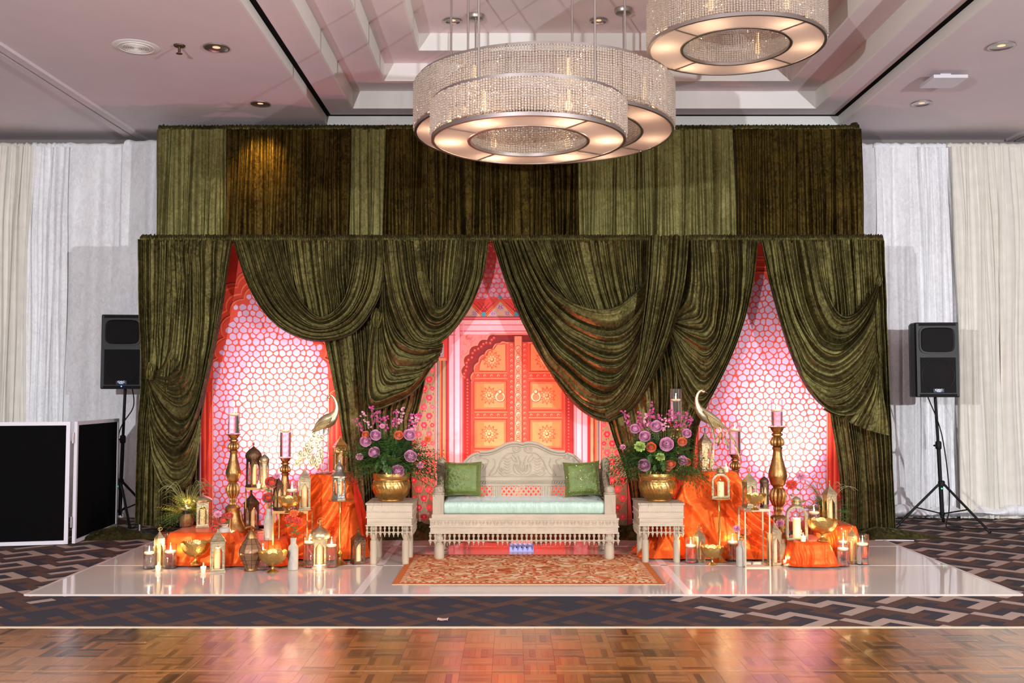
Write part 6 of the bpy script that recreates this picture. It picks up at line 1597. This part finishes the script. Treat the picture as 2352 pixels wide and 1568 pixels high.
def pewter_lantern(px, pyb, pyt, wpx, z, where, m='pewter', Y=None, tall=.56):
    c = Vector((P(px, 1000, Y).x, Y, z)) if Y else base_at(px, pyb, z); Y = c.y; w = W(wpx, Y); H = W(pyb-pyt, Y); hb = H*tall; mt = M[m]; ns = 6; R_ = w/2
    t = thing('lantern', 'engraved six-sided lantern with round windows and dome cap '+where, 'lantern', c, PI/6, group='candle lanterns')
    mb = MB(); mb.lathe([(R_*1.08, 0), (R_*1.08, .01), (R_, .018), (R_*.98, .03)], ns); mb.build('base', mt, t, smooth=False)
    s_ = R_*.94; ap = s_*cos(PI/ns); fw = s_
    for k in range(ns):
        A = Matrix.Rotation(2*PI*(k+.5)/ns+PI/2, 4, 'Z') @ Matrix.Translation((0, -ap, .02)); mb = MB(); n = 24; hh = hb-.03
        for i in range(n):
            def pt(th, f):
                x, z_ = cos(th), sin(th)
                if f: k_ = min(1/abs(x) if abs(x) > 1e-6 else 9, 1/abs(z_) if abs(z_) > 1e-6 else 9); return (x*k_*fw/2, z_*k_*hh/2+hh/2)
                return (x*fw*.36, z_*hh*.40+hh*.5)
            a0_, a1_ = 2*PI*i/n, 2*PI*(i+1)/n; q = [pt(a0_, 1), pt(a1_, 1), pt(a1_, 0), pt(a0_, 0)]
            for y_ in (0, .003): mb.add([(x, y_, z_) for x, z_ in q], [(0, 1, 2, 3)])
            mb.add([(q[3][0], 0, q[3][1]), (q[2][0], 0, q[2][1]), (q[2][0], .003, q[2][1]), (q[3][0], .003, q[3][1])], [(0, 1, 2, 3)])
        o = MB(); o.merge(mb, A); o.build('pierced_panel', mt, t, smooth=False)
    hr = H-hb
    pr = [(1.04, -.01), (1.10, .04), (.96, .10), (.74, .16), (.54, .24), (.50, .28), (.56, .36), (.52, .48), (.34, .58), (.16, .64), (.12, .68), (.18, .74), (.18, .80), (.10, .86), (.10, .92), (.01, 1.0)]
    mb = MB(); mb.lathe([(a*R_, hb+b_*hr) for a, b_ in pr], 18); mb.build('dome_cap', mt, t)
    mb = MB(); mb.tube([(R_*.62*cos(a*PI/14), .0, hb+hr*.42+R_*.62*sin(a*PI/14)) for a in range(28)], .0022, 6, True); mb.build('handle_ring', M['gold'], t)
    pillar(c, w*.19, hb*.70, 'in the lantern '+where, dz=.02)
def bottle(px, pyb, pyt, wpx, z, where, desc='grey stoneware bottle vase'):
    c = base_at(px, pyb, z); Y = c.y; r = W(wpx, Y)/2; H = W(pyb-pyt, Y)
    mb = MB(); mb.lathe([(r*.9, 0), (r, .01*H), (r, .66*H), (r*.9, .74*H), (r*.58, .80*H), (r*.52, .86*H), (r*.55, .93*H), (r*.6, .96*H), (r*.58, H), (r*.45, H), (r*.44, .85*H), (.001, .8*H)], 28)
    tag(mb.build('bottle_vase', M['stone'], loc=c), desc+' '+where, 'vase', 'stoneware bottle vases'); return c, H, r
def stemflower(c, H, px, py, rpx, key, lab, tiltx=0):
    top = P(px, py, c.y-.02); b_ = Vector((c.x, c.y, c.z+H*.80)); t = thing('carnation' if 'carn' in key else 'rose', lab, 'flower', b_)
    d = top-b_; mb = MB(); mb.tube([Vector((0, 0, 0)), d*.5+Vector((0, 0, .01)), d], .0018, 5); mb.build('stem', M['leaf'], t)
    dv = (Vector((0, 0, CH))-top).normalized()+Vector((tiltx, 0, .7)); s_ = W(rpx, c.y)
    place(FL[key], 'bloom', t, d-dv.normalized()*s_*.3, dv.to_track_quat('Z', 'Y').to_euler(), (s_, s_, s_*.8))
    for k in range(2):
        mb = MB(); q = d*(.45+.25*k); a = k*2.6; e_ = Vector((cos(a), -.3, .3))*s_*1.1; mb.add([q, q+e_*.5+Vector((0, 0, s_*.2)), q+e_, q+e_*.5-Vector((0, 0, s_*.25))], [(0, 1, 2, 3)])
        mb.build('leaf', M['leaf'], t, smooth=False)
def candlestick(px, pytray, z, Y, where, H=None, r=.052, vase=None, fill=.6):
    X = P(px, 1000, Y).x; zt = P(px, pytray, Y).z; H = zt-z
    t = thing('candlestick', 'ornate antique gold baluster candlestick '+where, 'candlestick', (X, Y, z), group='tall gold candlesticks')
    def fl(n, k): return lambda a, z_: 1-k*abs(sin(n*a/2))
    S_ = H/.85
    def L(pr, name, mod=None, m='gold_leaf', seg=84):
        mb = MB(); pp = []
        for (a, b_), (c_, d_) in zip(pr, pr[1:]): pp += [(a*S_+(c_-a)*S_*q/3, H-(.85-(b_+(d_-b_)*q/3))*S_) for q in range(3)]
        pp.append((pr[-1][0]*S_, H-(.85-pr[-1][1])*S_)); mb.lathe(pp, seg, mod=mod); mb.build(name, M[m], t)
    # foot with three scroll feet
    L([(.105, .03), (.11, .045), (.095, .07), (.075, .11), (.062, .16), (.056, .20), (.062, .235), (.05, .25), (.034, .262)], 'foot', lambda a, z_: 1+.16*max(0, cos(3*a+PI/2))*max(0, 1-z_/(.2*S_)))
    mb = MB()
    for k in range(3):
        a = 2*PI*k/3-PI/2+.0; M1 = Matrix.Rotation(a, 4, 'Z')
        pts = [M1 @ Vector(((.145-.055*cos(q*.55)*(1-q/14))*S_, 0, (.035+.032*sin(q*.55)*(1-q/14))*S_)) for q in range(12)]
        mb.tube(pts, [.020*S_*(1-q/18) for q in range(12)], 8)
        mb.tube([M1 @ Vector((.10*S_, 0, .055*S_)), M1 @ Vector((.075*S_, 0, .13*S_)), M1 @ Vector((.060*S_, 0, .21*S_))], [.018*S_, .013*S_, .008*S_], 8)
    mb.build('scroll_feet', M['gold_leaf'], t)
    L([(.030, .262), (.027, .28), (.032, .30), (.030, .315), (.045, .335), (.056, .36), (.060, .385), (.056, .41), (.045, .43), (.034, .44)], 'lower_bulb', fl(14, .17))
    L([(.030, .44), (.034, .452), (.046, .462), (.052, .485), (.060, .52), (.058, .55), (.046, .60), (.033, .65), (.028, .69), (.034, .705), (.036, .712), (.026, .718)], 'acanthus_baluster', lambda a, z_: 1+.05*abs(sin(4*a))*max(0, 1-abs(z_-(H-(.85-.52)*S_))/(.06*S_)))
    L([(.026, .718), (.04, .73), (.048, .745), (.050, .765), (.044, .785), (.030, .805), (.024, .812)] if False else [(.026, .718), (.044, .727), (.050, .742), (.048, .758), (.034, .778), (.026, .784)], 'upper_bulb', fl(14, .17))
    L([(.024, .784), (.030, .789), (.038, .794), (.038, .804), (.028, .809), (.026, .813), (.034, .818), (.040, .828), (.044, .838), (.047, .843), (.058, .845), (.060, .850), (.02, .850)], 'cup_and_tray', fl(8, .02))
    if vase:
        pyrim, wpx = vase; c = Vector((X, Y, zt+.0008)); r_ = W(wpx, Y)/2; h = P(px, pyrim, Y).z-zt
        v = thing('cylinder_vase', 'glass cylinder vase atop the candlestick '+where, 'vase', c, group='glass cylinder vases')
        mb = MB(); mb.lathe([(.001, 0), (r_, 0), (r_, h), (r_-.0025, h), (r_-.003, .008), (.001, .008)], 32, caps=False); mb.build('glass', M['glass'], v)
        hw = h*fill; mb = MB(); mb.lathe([(.0005, .0095), (r_-.0042, .0095), (r_-.0042, hw-.001), (.0005, hw-.001)], 32, caps=False); mb.build('water', M['water'], v)
        k = thing('floating_candle', 'white candle floating in the cylinder atop the candlestick '+where, 'candle', (c.x, c.y, c.z+hw), group='floating candles'); rc = r_-.006
        mb = MB(); mb.lathe([(rc*.5, -.0005), (rc*.9, .006), (rc, .014), (rc*.92, .020), (.001, .018)], 24); mb.build('wax', M['wax'], k); flame_parts(k, .018, 1.0, .8)
def riser(xa_px, xb_px, pyt, Y, z0, dp, where, m='wire', rung=True, top=True):
    """open square-tube plinth"""
    xa, xb = P(xa_px, pyt, Y).x, P(xb_px, pyt, Y).x; zt = P(1176, pyt, Y).z; t = thing('metal_riser', 'open metal frame plinth '+where, 'plinth', ((xa+xb)/2, Y, z0), group='open metal plinths')
    w = (xb-xa)/2; h = zt-z0; s_ = .0055
    for x in (-w, w):
        for y in (0, dp):
            mb = MB(); mb.box(x-s_, x+s_, y-s_, y+s_, 0, h); mb.build('post', M[m], t, smooth=False)
    for z_, nm in ((0, 'lower_frame'), (h-2*s_, 'upper_frame')):
        mb = MB()
        for y in (0, dp): mb.box(-w+s_, w-s_, y-s_, y+s_, z_, z_+2*s_)
        for x in (-w, w): mb.box(x-s_, x+s_, s_, dp-s_, z_, z_+2*s_)
        mb.build(nm, M[m], t, smooth=False)
    if top: mb = MB(); mb.box(-w-.006, w+.006, -.006, dp+.006, h, h+.010); mb.build('top', M[m], t, smooth=False)
    return zt+.010
def gold_stand(px, pyb, pyt, wpx, where):
    c = base_at(px, pyb, ZS); Y = c.y; zt = P(px, pyt, Y).z; H = zt-ZS; r = W(wpx, Y)/2
    t = thing('pedestal_stand', 'slim polished gold pedestal with round tray '+where, 'stand', c, group='gold tray pedestals')
    mb = MB(); mb.lathe([(.062, 0), (.064, .006), (.050, .014), (.036, .026), (.018, .044), (.013, .06)], 28); mb.build('foot', M['gold'], t)
    mb = MB(); mb.lathe([(.013, .06), (.022, .075), (.024, .09), (.014, .105), (.010, .12), (.013, .13), (.010, .14), (.0085, .2), (.0085, H*.78), (.011, H*.79), (.008, H*.80), (.010, H*.93), (.016, H-.012)], 18); mb.build('stem', M['gold'], t)
    mb = MB(); mb.lathe([(.016, H-.012), (r*.9, H-.008), (r, H-.002), (r, H), (.001, H-.001)], 40); mb.build('tray', M['gold'], t)
    return c, zt
# ------------------------------------------------------------------ LEFT DISPLAY
g = ZS
cyl_vase(342, 1306, 1254, 26, g, 'at the far left end of the display')
cyl_vase(391, 1305, 1250, 28, g, 'third from the far left, before the orange riser')
cyl_vase(384, 1288, 1222, 24, g, 'behind the others beside the left low riser edge', .5) if False else None
lantern(365, 1304, 1214, 20, g, 'between the two leftmost floor cylinders', 'champagne', ring=True, rz=.78, body=.72, cand=.48, desc='slim clear glass lantern with ring handle')
votive(363, 1311, g, 'before the slim lantern at the far left')
cyl_vase(381, 1291, 1222, 23, g, 'tucked behind the slim lantern at the left', .42)
bowl(449, 1296, 1247, 66, g+.035, 'on bunched orange velvet at the left')
votive(467, 1313, g, 'in front of the left gold bowl')
lantern(499, 1311, 1216, 30, g, 'before the middle low riser', 'tin', rz=.35, roof='cap', body=.70, cand=.46, desc='stout antique white lantern with gabled gold roof', cw=.22)
bulb_lantern(576, 1310, 1213, 54, g, 'in the middle of the left display')
cyl_vase(607, 1292, 1222, 28, ZS, 'behind the bulbous lantern', .5, Y=7.93)
bowl(626, 1314, 1268, 66, g, 'in front of the open plinth, left display')
cB, hB, rB = bottle(673, 1308, 1236, 23, g, 'right of the front left gold bowl')
stemflower(cB, hB, 664, 1190, 11, 'carn_r', 'coral carnation in the bottle vase, leaning left', -.4); stemflower(cB, hB, 684, 1196, 11, 'carn_r', 'coral carnation in the bottle vase, leaning right', .4); stemflower(cB, hB, 675, 1178, 10, 'carn_o', 'orange carnation standing highest in the left bottle vase')
cyl_vase(710, 1302, 1222, 28, g, 'right of the grey bottle vase, left display', .66)
lantern(734, 1300, 1196, 30, g, 'between the two cylinders before the tall left riser', 'champagne', ns=4, rz=.2, roof='dome', body=.60, cand=.52, ring=True, desc='clear glass lantern with domed champagne cap')
votive(733, 1310, g, 'before the dome-capped glass lantern')
cyl_vase(761, 1302, 1234, 27, g, 'just left of the left gold pedestal', .66)
cs_, zt_ = gold_stand(780, 1296, 1147, 60, 'in the left display')
pewter_lantern(780, 1146, 1050, 34, zt_, 'on the left gold pedestal', Y=cs_.y)
lantern(822, 1294, 1213, 25, g, 'on the stage left of the left side table', 'bronze', rz=.5, body=.66, cand=.5, desc='small black-bronze lantern with pointed roof')
# on the low and middle risers
cyl_vase(427, 1209, 1152, 28, zLo+.004, 'on the left low riser', .66)
lantern(465, 1209, 1132, 26, zLo+.004, 'on the left low riser beside the glass cylinder', 'champagne', rz=.3, roof='dome', body=.72, cand=.40, desc='squat glass lantern with domed cap')
c1, h1, r1 = bottle(516, 1239, 1203, 26, zMid+.004, 'with a coral rose before the tall left candlestick', 'short grey stoneware vase')
stemflower(c1, h1, 513, 1191, 13, 'red0', 'coral rose in the short grey vase'); stemflower(c1, h1, 500, 1180, 9, 'carn_p', 'pale pink carnation left of the coral rose'); stemflower(c1, h1, 527, 1182, 8, 'red1', 'small coral rose behind in the short grey vase'); stemflower(c1, h1, 494, 1213, 9, 'red2', 'coral rose drooping low left of the short vase')
votive(535, 1237, zMid+.004, 'at the foot of the tall left candlestick')
candlestick(537, 997, zMid+.004, 8.42, 'at the left of the left display', vase=(933, 27), fill=.66)
candlestick(656, 1051, ZS, 8.72, 'in the middle of the left display', vase=(976, 26), fill=.78)
zr_ = riser(565, 613, 1122, 8.60, zMid+.004, .16, 'standing behind the bulbous lantern')
lantern(580, 1224, 1130, 30, zMid+.016, 'inside the narrow open plinth', 'bronze', rz=.78, body=.62, cand=.5, desc='dark bronze pointed lantern', Y=8.68, cw=.30)
lantern(583, 1120, 1017, 29, zr_, 'on top of the narrow open plinth', 'bronze', rz=.78, roof='dome', body=.62, cand=.46, desc='tall bronze lantern with pierced onion dome', Y=8.67, cw=.30)
zr2 = riser(615, 633, 1122, 8.66, ZS, .12, 'small, behind the coral roses', top=True)
lantern(608, 1121, 1039, 20, zr_, 'on the narrow open plinth, right of the taller one', 'tin', rz=.78, roof='dome', body=.70, cand=.5, desc='slim six-sided tin lantern', ns=6, Y=8.62, cw=.3)
votive(594, 1121, zr_, 'between two lanterns on the narrow plinth', .018, .035)
c2, h2, r2 = bottle(617, 1240, 1168, 22, zMid+.004, 'behind the open plinth with coral roses', 'tall grey stoneware bottle')
stemflower(c2, h2, 625, 1104, 14, 'red0', 'largest coral rose behind the open plinth', .1); stemflower(c2, h2, 617, 1140, 13, 'red1', 'coral rose halfway down behind the open plinth'); stemflower(c2, h2, 636, 1092, 8, 'carn_p', 'pale pink bloom above the coral roses')
zr3 = riser(628, 706, 1176, 8.10, ZS, .20, 'in front of the tall left riser')
lantern(641, 1172, 1090, 20, zr3, 'at the left of the plinth before the tall left riser', 'bronze', rz=.78, body=.66, cand=.5, desc='small brown bronze lantern', Y=8.18, cw=.3)
bowl(664, 1177, 1143, 54, zr3, 'on the open plinth, left display')
cyl_vase(672, 1168, 1106, 27, zr3, 'on the open plinth behind the gold bowl', .62, Y=8.24)
lantern(701, 1172, 1067, 25, zr3, 'at the right of the plinth before the tall left riser', 'tin', rz=.25, body=.64, cand=.56, desc='tall silver-grey pointed lantern', Y=8.2, cw=.24)
zP = P(1176, 1089, 8.55).z+.004
lantern(782, 1086, 1003, 27, zP, 'at the back of the tall left riser', 'gold', rz=.4, body=.68, cand=.5, desc='square glass lantern with gold pagoda roof', roof='cap', Y=8.70, cw=.2)
votive(746-44, 1087, zP, 'x') if False else None
# ------------------------------------------------------------------ RIGHT DISPLAY
cyl_vase(1587, 1292, 1236, 27, g, 'at the left end of the right display')
lantern(1606, 1290, 1210, 19, g, 'beside the leftmost cylinder of the right display', 'tin', rz=.5, ring=True, body=.70, cand=.5, desc='slim lantern with small ring')
bowl(1636, 1297, 1257, 54, g, 'before the foot of the right gold pedestal')
cs2, zt2_ = gold_stand(1653, 1290, 1143, 62, 'in the right display')
arch_lantern(1654, 1142, 1070, 1086, 48, zt2_, 'on the right gold pedestal', Y=cs2.y)
cyl_vase(1683, 1289, 1218, 27, g, 'between the right pedestal and the grey bottle vase', .56)
c3, h3, r3 = bottle(1702, 1300, 1242, 22, g, 'left of the tall pale plinth, right display')
stemflower(c3, h3, 1692, 1213, 9, 'carn_p', 'pink carnation in the grey bottle before the pale plinth', -.3); stemflower(c3, h3, 1713, 1219, 11, 'carn_o', 'orange carnation in the grey bottle before the pale plinth', .3)
zr4 = riser(1711, 1767, 1171, 8.02, ZS, .22, 'of pale gold in the right display', 'wirepale')
bowl(1734, 1171, 1136, 52, zr4, 'on the pale plinth')
lantern(1720, 1150, 1062, 24, zr4, 'behind the gold bowl on the pale plinth', 'tin', rz=.25, body=.62, cand=.55, desc='pointed silver-white lantern', Y=8.16, cw=.24)
lantern(1754, 1163, 1087, 19, zr4, 'at the right of the pale plinth', 'bronze', rz=.6, roof='dome', ns=6, body=.70, cand=.5, desc='narrow pierced bronze lantern', Y=8.14, cw=.3)
lantern(1779, 1297, 1190, 23, g, 'on the stage right of the pale plinth', 'tin', rz=.3, body=.66, cand=.5, desc='pointed grey lantern', cw=.26)
c4, h4, r4 = bottle(1800, 1290, 1238, 17, g, 'before the large round-topped lantern', 'slim pale stoneware bottle')
stemflower(c4, h4, 1792, 1200, 10, 'carn_p', 'pink carnation in the slim bottle right of the grey lantern', -.2); stemflower(c4, h4, 1814, 1206, 12, 'carn_o', 'large orange carnation before the round-topped lantern', .2); stemflower(c4, h4, 1808, 1220, 7, 'carn_p', 'little pink bloom lowest in the slim bottle')
votive(1805, 1298, g, 'at the foot of the slim pale bottle')
cyl_vase(1825, 1294, 1240, 27, g, 'before the middle low riser, right display')
arch_lantern(1827, 1240, 1140, 1163, 56, zMid+.004, 'on the middle low riser, right display', Y=8.2)
votive(1845, 1243, zMid+.004, 'at the right foot of the large round-topped lantern')
bowl(1889, 1242, 1195, 68, zMid+.004, 'on the right display riser')
cyl_vase(1867, 1204, 1159, 26, zLo+.004, 'behind the gold bowl, right display', .52, Y=8.62)
lantern(1903, 1199, 1100, 23, zLo+.004, 'behind the right gold bowl at the display end', 'tin', rz=.2, body=.66, cand=.5, desc='tallest pale pointed lantern', Y=8.66, cw=.26)
lantern(1774, 1215, 1130, 20, ZS, 'in shade behind the pale plinth', 'bronze', rz=.4, body=.66, cand=.5, desc='dark bronze pointed lantern', Y=8.75)
cyl_vase(1938, 1285, 1213, 27, g, 'behind two others at the right end', .5)
cyl_vase(1937, 1300, 1243, 28, g, 'before the slim lantern at the right end')
lantern(1958, 1294, 1210, 19, g, 'between the cylinders at the far right end', 'champagne', rz=.78, ring=True, body=.72, cand=.48, desc='slim clear glass lantern with gold ring')
cyl_vase(1982, 1296, 1228, 28, g, 'at the very right end of the display', .62)
candlestick(1785, 980, ZS, 8.70, 'in the right display', vase=(918, 27), fill=.56)
candlestick(1688, 1043, ZS, 8.92, 'behind the tall right riser', vase=(970, 26), fill=.72)
candlestick(1553, 968, ZS, 8.9, 'behind the right flower arrangement', vase=(893, 26), fill=.62)
zQ = P(1176, 1083, 8.55).z+.004
lantern(1619, 1080, 983, 24, zQ, 'beside the peacock on the tall right riser', 'tin', rz=.2, body=.62, cand=.5, desc='tall antique lantern', Y=8.66, cw=.3)
votive(1668, 1084, zQ, 'on the tall right riser under the peacock tail', .020, .045)
# flowers in a bottle behind the arch lantern
c5, h5, r5 = bottle(1832, 1200, 1150, 18, zLo, 'standing behind the large round-topped lantern', 'small stoneware bottle') if False else (Vector((P(1832, 1000, 8.62).x, 8.62, .30)), .2, .02)
mb = MB(); mb.lathe([(.02, 0), (.024, .01), (.024, .20), (.014, .26), (.014, .30)], 20); tag(mb.build('bottle_vase', M['stone'], loc=(c5.x, c5.y, ZS)), 'stoneware bottle mostly hidden behind the large round-topped lantern', 'vase', 'stoneware bottle vases')
stemflower(Vector((c5.x, c5.y, ZS)), .34, 1818, 1112, 13, 'carn_r', 'coral carnation above the round-topped lantern', -.2); stemflower(Vector((c5.x, c5.y, ZS)), .34, 1840, 1093, 12, 'carn_p', 'pink carnation highest above the round-topped lantern', .2)
# potted ferns
def fern(px, pyb, z, Y, H, R_, lab, seed, yellow=False, potm='stone', n=90, blades=26, ptag='small gold pot'):
    X = P(px, 1000, Y).x; rn = random.Random(seed); t = thing('potted_fern', lab, 'plant', (X, Y, z))
    mb = MB(); mb.lathe([(.04, 0), (.055, .02), (.06, .07), (.05, .10), (.052, .11), (.044, .11), (.044, .08), (.001, .08)], 24); mb.build('pot', M['gold'], t)
    mb = MB(); m2_ = MB()
    for i in range(n):
        a = rn.uniform(0, 2*PI); el = rn.uniform(-.2, 1.3); d = Vector((cos(a)*cos(el), sin(a)*cos(el)*.5, sin(el)))
        q = (m2_ if yellow and d.z > .35 and rn.random() < .7 else mb); frond(q, (0, 0, .08), d, rn.uniform(.6, 1.0)*R_, rn.uniform(.02, .034), 12, rn.uniform(.2, .6), rn)
    mb.build('fronds', M['leaf'], t, smooth=False, kind='stuff')
    if yellow: m2_.build('yellow_fronds', M['leafyellow'], t, smooth=False, kind='stuff')
    mb = MB()
    for i in range(blades):
        a = rn.uniform(0, 2*PI); L_ = rn.uniform(.5, 1.0)*R_*1.0; hh = rn.uniform(.5, 1.0)*H
        mb.tube([Vector((cos(a)*L_*(k/9), sin(a)*L_*.4*(k/9), .09+hh*sin(PI*.7*k/9))) for k in range(10)], [.0017]*9+[.0004], 3)
    mb.build('grass', M['grassblade'], t, kind='stuff')
fern(432, 1205, zLo+.004, 8.52, .32, .36, 'yellow green fern with curling grasses on the left low riser', 1, True, n=150, blades=40)
fern(1893, 1190, zLo+.004, 8.80, .32, .30, 'dark fern with arching grass blades at the right display', 2, n=130)
# ------------------------------------------------------------------ PEACOCKS
def loop(ptsr, seg=14, flat=1.0):
    mb = MB(); c_ = catmull([Vector(p_) for p_ in ptsr], 40)
    mb.tube([Vector(q_[:3]) for q_ in c_], [max(.0008, q_[3]) for q_ in c_], seg, sx=flat); return mb
def feather(mb, a, b_, w, y=0, bend=0):
    a, b_ = Vector(a), Vector(b_); d = b_-a; s_ = Vector((-d.z, 0, d.x)).normalized(); n = 7; P1, P2, P3 = [], [], []
    for i in range(n+1):
        t_ = i/n; c_ = a+d*t_+s_*bend*sin(PI*t_); ww = w*sin(PI*(.12+.83*t_))**.7
        P1.append(c_+s_*ww); P2.append(c_+Vector((0, -.006, 0))); P3.append(c_-s_*ww)
    for i in range(n): mb.add([P1[i], P2[i], P2[i+1], P1[i+1]], [(0, 1, 2, 3)]); mb.add([P2[i], P3[i], P3[i+1], P2[i+1]], [(0, 1, 2, 3)])
def peacock_left():
    Y = 8.60; c = Vector((P(752, 1000, Y).x, Y, zP)); t = thing('peacock_figurine', 'champagne metal peacock with eyed tail on the tall left riser', 'figurine', c)
    def q(px, py, dy=0): v = P(px, py, Y); return (v.x-c.x, dy, v.z-c.z)
    def qr(px, py, r, dy=0): return (*q(px, py, dy), W(r, Y))
    mt = M['champagne']
    loop([qr(757, 906, 1.6), qr(764, 910, 3), qr(771, 922, 3.6), qr(773, 938, 5), qr(768, 952, 10), qr(758, 963, 15.5), qr(745, 970, 15), qr(733, 977, 10), qr(724, 986, 5), qr(717, 995, 2)], 18, .7).build('body', mt, t, smooth='all')
    mb = MB(); v = Vector(q(756, 912)); mb.lathe([(.001, -.020), (.010, -.012), (.014, 0), (.011, .010), (.001, .016)], 14, M=Matrix.Translation(v) @ Matrix.Rotation(PI/2, 4, 'Y')); mb.build('head', mt, t)
    mb = MB(); mb.tube([q(753, 913), q(744, 918)], [.005, .0006], 6); mb.build('beak', M['gold'], t)
    for k, (dx, dy_) in enumerate(((2, -11), (8, -12), (13, -9))):
        mb = MB(); mb.tube(catmull([q(757, 906), q(757+dx*.5, 903+dy_*.5), q(757+dx, 906+dy_)], 8), .0012, 5); mb.build('crest_feather', M['gold'], t)
    mb = MB()
    for k in range(9): feather(mb, q(764-k*2.5, 958+k*1.2, -.050-.001*k), q(752-k*4.2, 979+k*1.2, -.056+.001*k), .009)
    for k in range(7): feather(mb, q(760-k*3, 972+k*.8, -.054), q(742-k*3.6, 985+k*1.4, -.05), .008)
    mb.build('wing', mt, t)
    for dx, x in ((-.012, 741), (.012, 751)):
        mb = MB(); mb.tube([q(x+6, 975, dx), q(x+4, 988, dx), q(x+2, 1000, dx), q(x+2, 1040, dx), q(x+2, 1084, dx)], [.016, .010, .005, .004, .004], 8)
        for a in (-1, 0, 1): mb.tube([q(x+2, 1084, dx), (q(x+2, 1084)[0]-.022+.0*a, dx-.012*a, .004)], .003, 5)
        mb.build('leg', mt, t)
    rn = random.Random(4)
    eyes = [(722, 1000), (732, 1002), (716, 1010), (706, 1022), (728, 1014), (718, 1026), (704, 1030), (690, 1040), (712, 1036), (732, 1026), (738, 1038), (700, 1044), (690, 1056), (684, 1062), (730, 1046), (722, 1056), (738, 1048), (716, 1062), (728, 1068), (734, 1058), (710, 1050), (740, 1004)]
    for i, (x, y) in enumerate(eyes):
        tip = Vector(q(x, y, -.01-.003*(i % 5))); rt = Vector(q(722, 986)); d = (tip-rt).normalized(); ang = atan2(d.z, d.x)
        M1 = Matrix.Translation(tip) @ Matrix.Rotation(-ang, 4, 'Y') @ Matrix.Rotation(PI/2+rn.uniform(-.2, .2), 4, 'X') @ Matrix.Scale(1.35, 4, (1, 0, 0))
        mb = MB(); rr = W(6.5, Y); mb.lathe([(rr, 0), (rr*.96, .002), (rr*.6, .003), (rr*.5, .0022), (rr*.34, .0045), (.0005, .005)], 16, M=M1); mb.tube([rt, tip], .0012, 4); mb.build('tail_feather', mt, t)
    mb = MB(); mb.lathe([(.07, 0), (.07, .004), (.001, .005)], 24, cx=q(744, 1084)[0]); mb.build('base_plate', M['bronze'], t)
peacock_left()
def peacock_right():
    Y = 8.58; c = Vector((P(1636, 1000, Y).x, Y, zQ)); t = thing('peacock_figurine', 'champagne metal peacock with long trailing plumes on the tall right riser', 'figurine', c)
    def q(px, py, dy=0): v = P(px, py, Y); return (v.x-c.x, dy, v.z-c.z)
    def qr(px, py, r, dy=0): return (*q(px, py, dy), W(r, Y))
    mt = M['champagne']
    loop([qr(1618, 899, 1.6), qr(1609, 897, 3), qr(1602, 906, 3.4), qr(1600, 920, 4.4), qr(1604, 935, 7.5), qr(1612, 947, 12), qr(1624, 957, 14), qr(1637, 964, 12), qr(1650, 971, 8), qr(1663, 982, 3)], 18, .7).build('body', mt, t, smooth='all')
    mb = MB(); v = Vector(q(1615, 899)); mb.lathe([(.001, -.018), (.010, -.010), (.013, 0), (.010, .012), (.001, .018)], 14, M=Matrix.Translation(v) @ Matrix.Rotation(PI/2, 4, 'Y')); mb.build('head', mt, t)
    mb = MB(); mb.tube([q(1619, 900), q(1627, 903)], [.005, .0006], 6); mb.build('beak', M['gold'], t)
    for k, (x, y) in enumerate(((1606, 886), (1610, 883), (1615, 886))):
        mb = MB(); mb.tube([q(1615, 896), q(x+2, y+3), q(x, y)], .0011, 5); mb.build('crest_feather', M['gold'], t)
    mb = MB()
    for k in range(10): feather(mb, q(1612+k*3.2, 943+k*2.2, -.046), q(1632+k*4.2, 965+k*2.4, -.05), .009)
    for k in range(6): feather(mb, q(1622+k*3.4, 957+k*1.5, -.05), q(1634+k*3.2, 980+k*1.2, -.05), .007)
    mb.build('wing', mt, t)
    for k, (ex, ey, mx, my) in enumerate(((1702, 1058, 1682, 1010), (1696, 1040, 1676, 1000), (1690, 1020, 1672, 992), (1655, 1010, 1656, 992), (1648, 1024, 1650, 1000), (1672, 1030, 1664, 1000))):
        mb = MB(); mb.tube(catmull([q(1648, 972, -.01), q(mx, my, -.02), q(ex, ey, -.01)], 16), .0022, 5)
        if k > 2 or k == 2: feather(mb, q(mx, my, -.02), q(ex, ey, -.02), .012)
        else: feather(mb, q((mx+ex)/2, (my+ey)/2, -.02), q(ex, ey, -.02), .008)
        mb.build('tail_plume', M['gold'] if k in (3, 4) else mt, t)
    for dy_, top, mid in ((-.014, (1628, 965), (1640, 1010)), (.014, (1634, 968), (1643, 1005))):
        mb = MB(); mb.tube([q(*top, dy_), q((top[0]+mid[0])/2, 985, dy_), q(mid[0], mid[1], dy_), q(1639, 1040, dy_), q(1636, 1080, dy_)], [.014, .008, .004, .004, .004], 8)
        for a in (-1, 0, 1): mb.tube([q(1636, 1080, dy_), (q(1636, 1080)[0]+.024, dy_-.012*a, .004)], .003, 5)
        mb.build('leg', mt, t)
peacock_right()
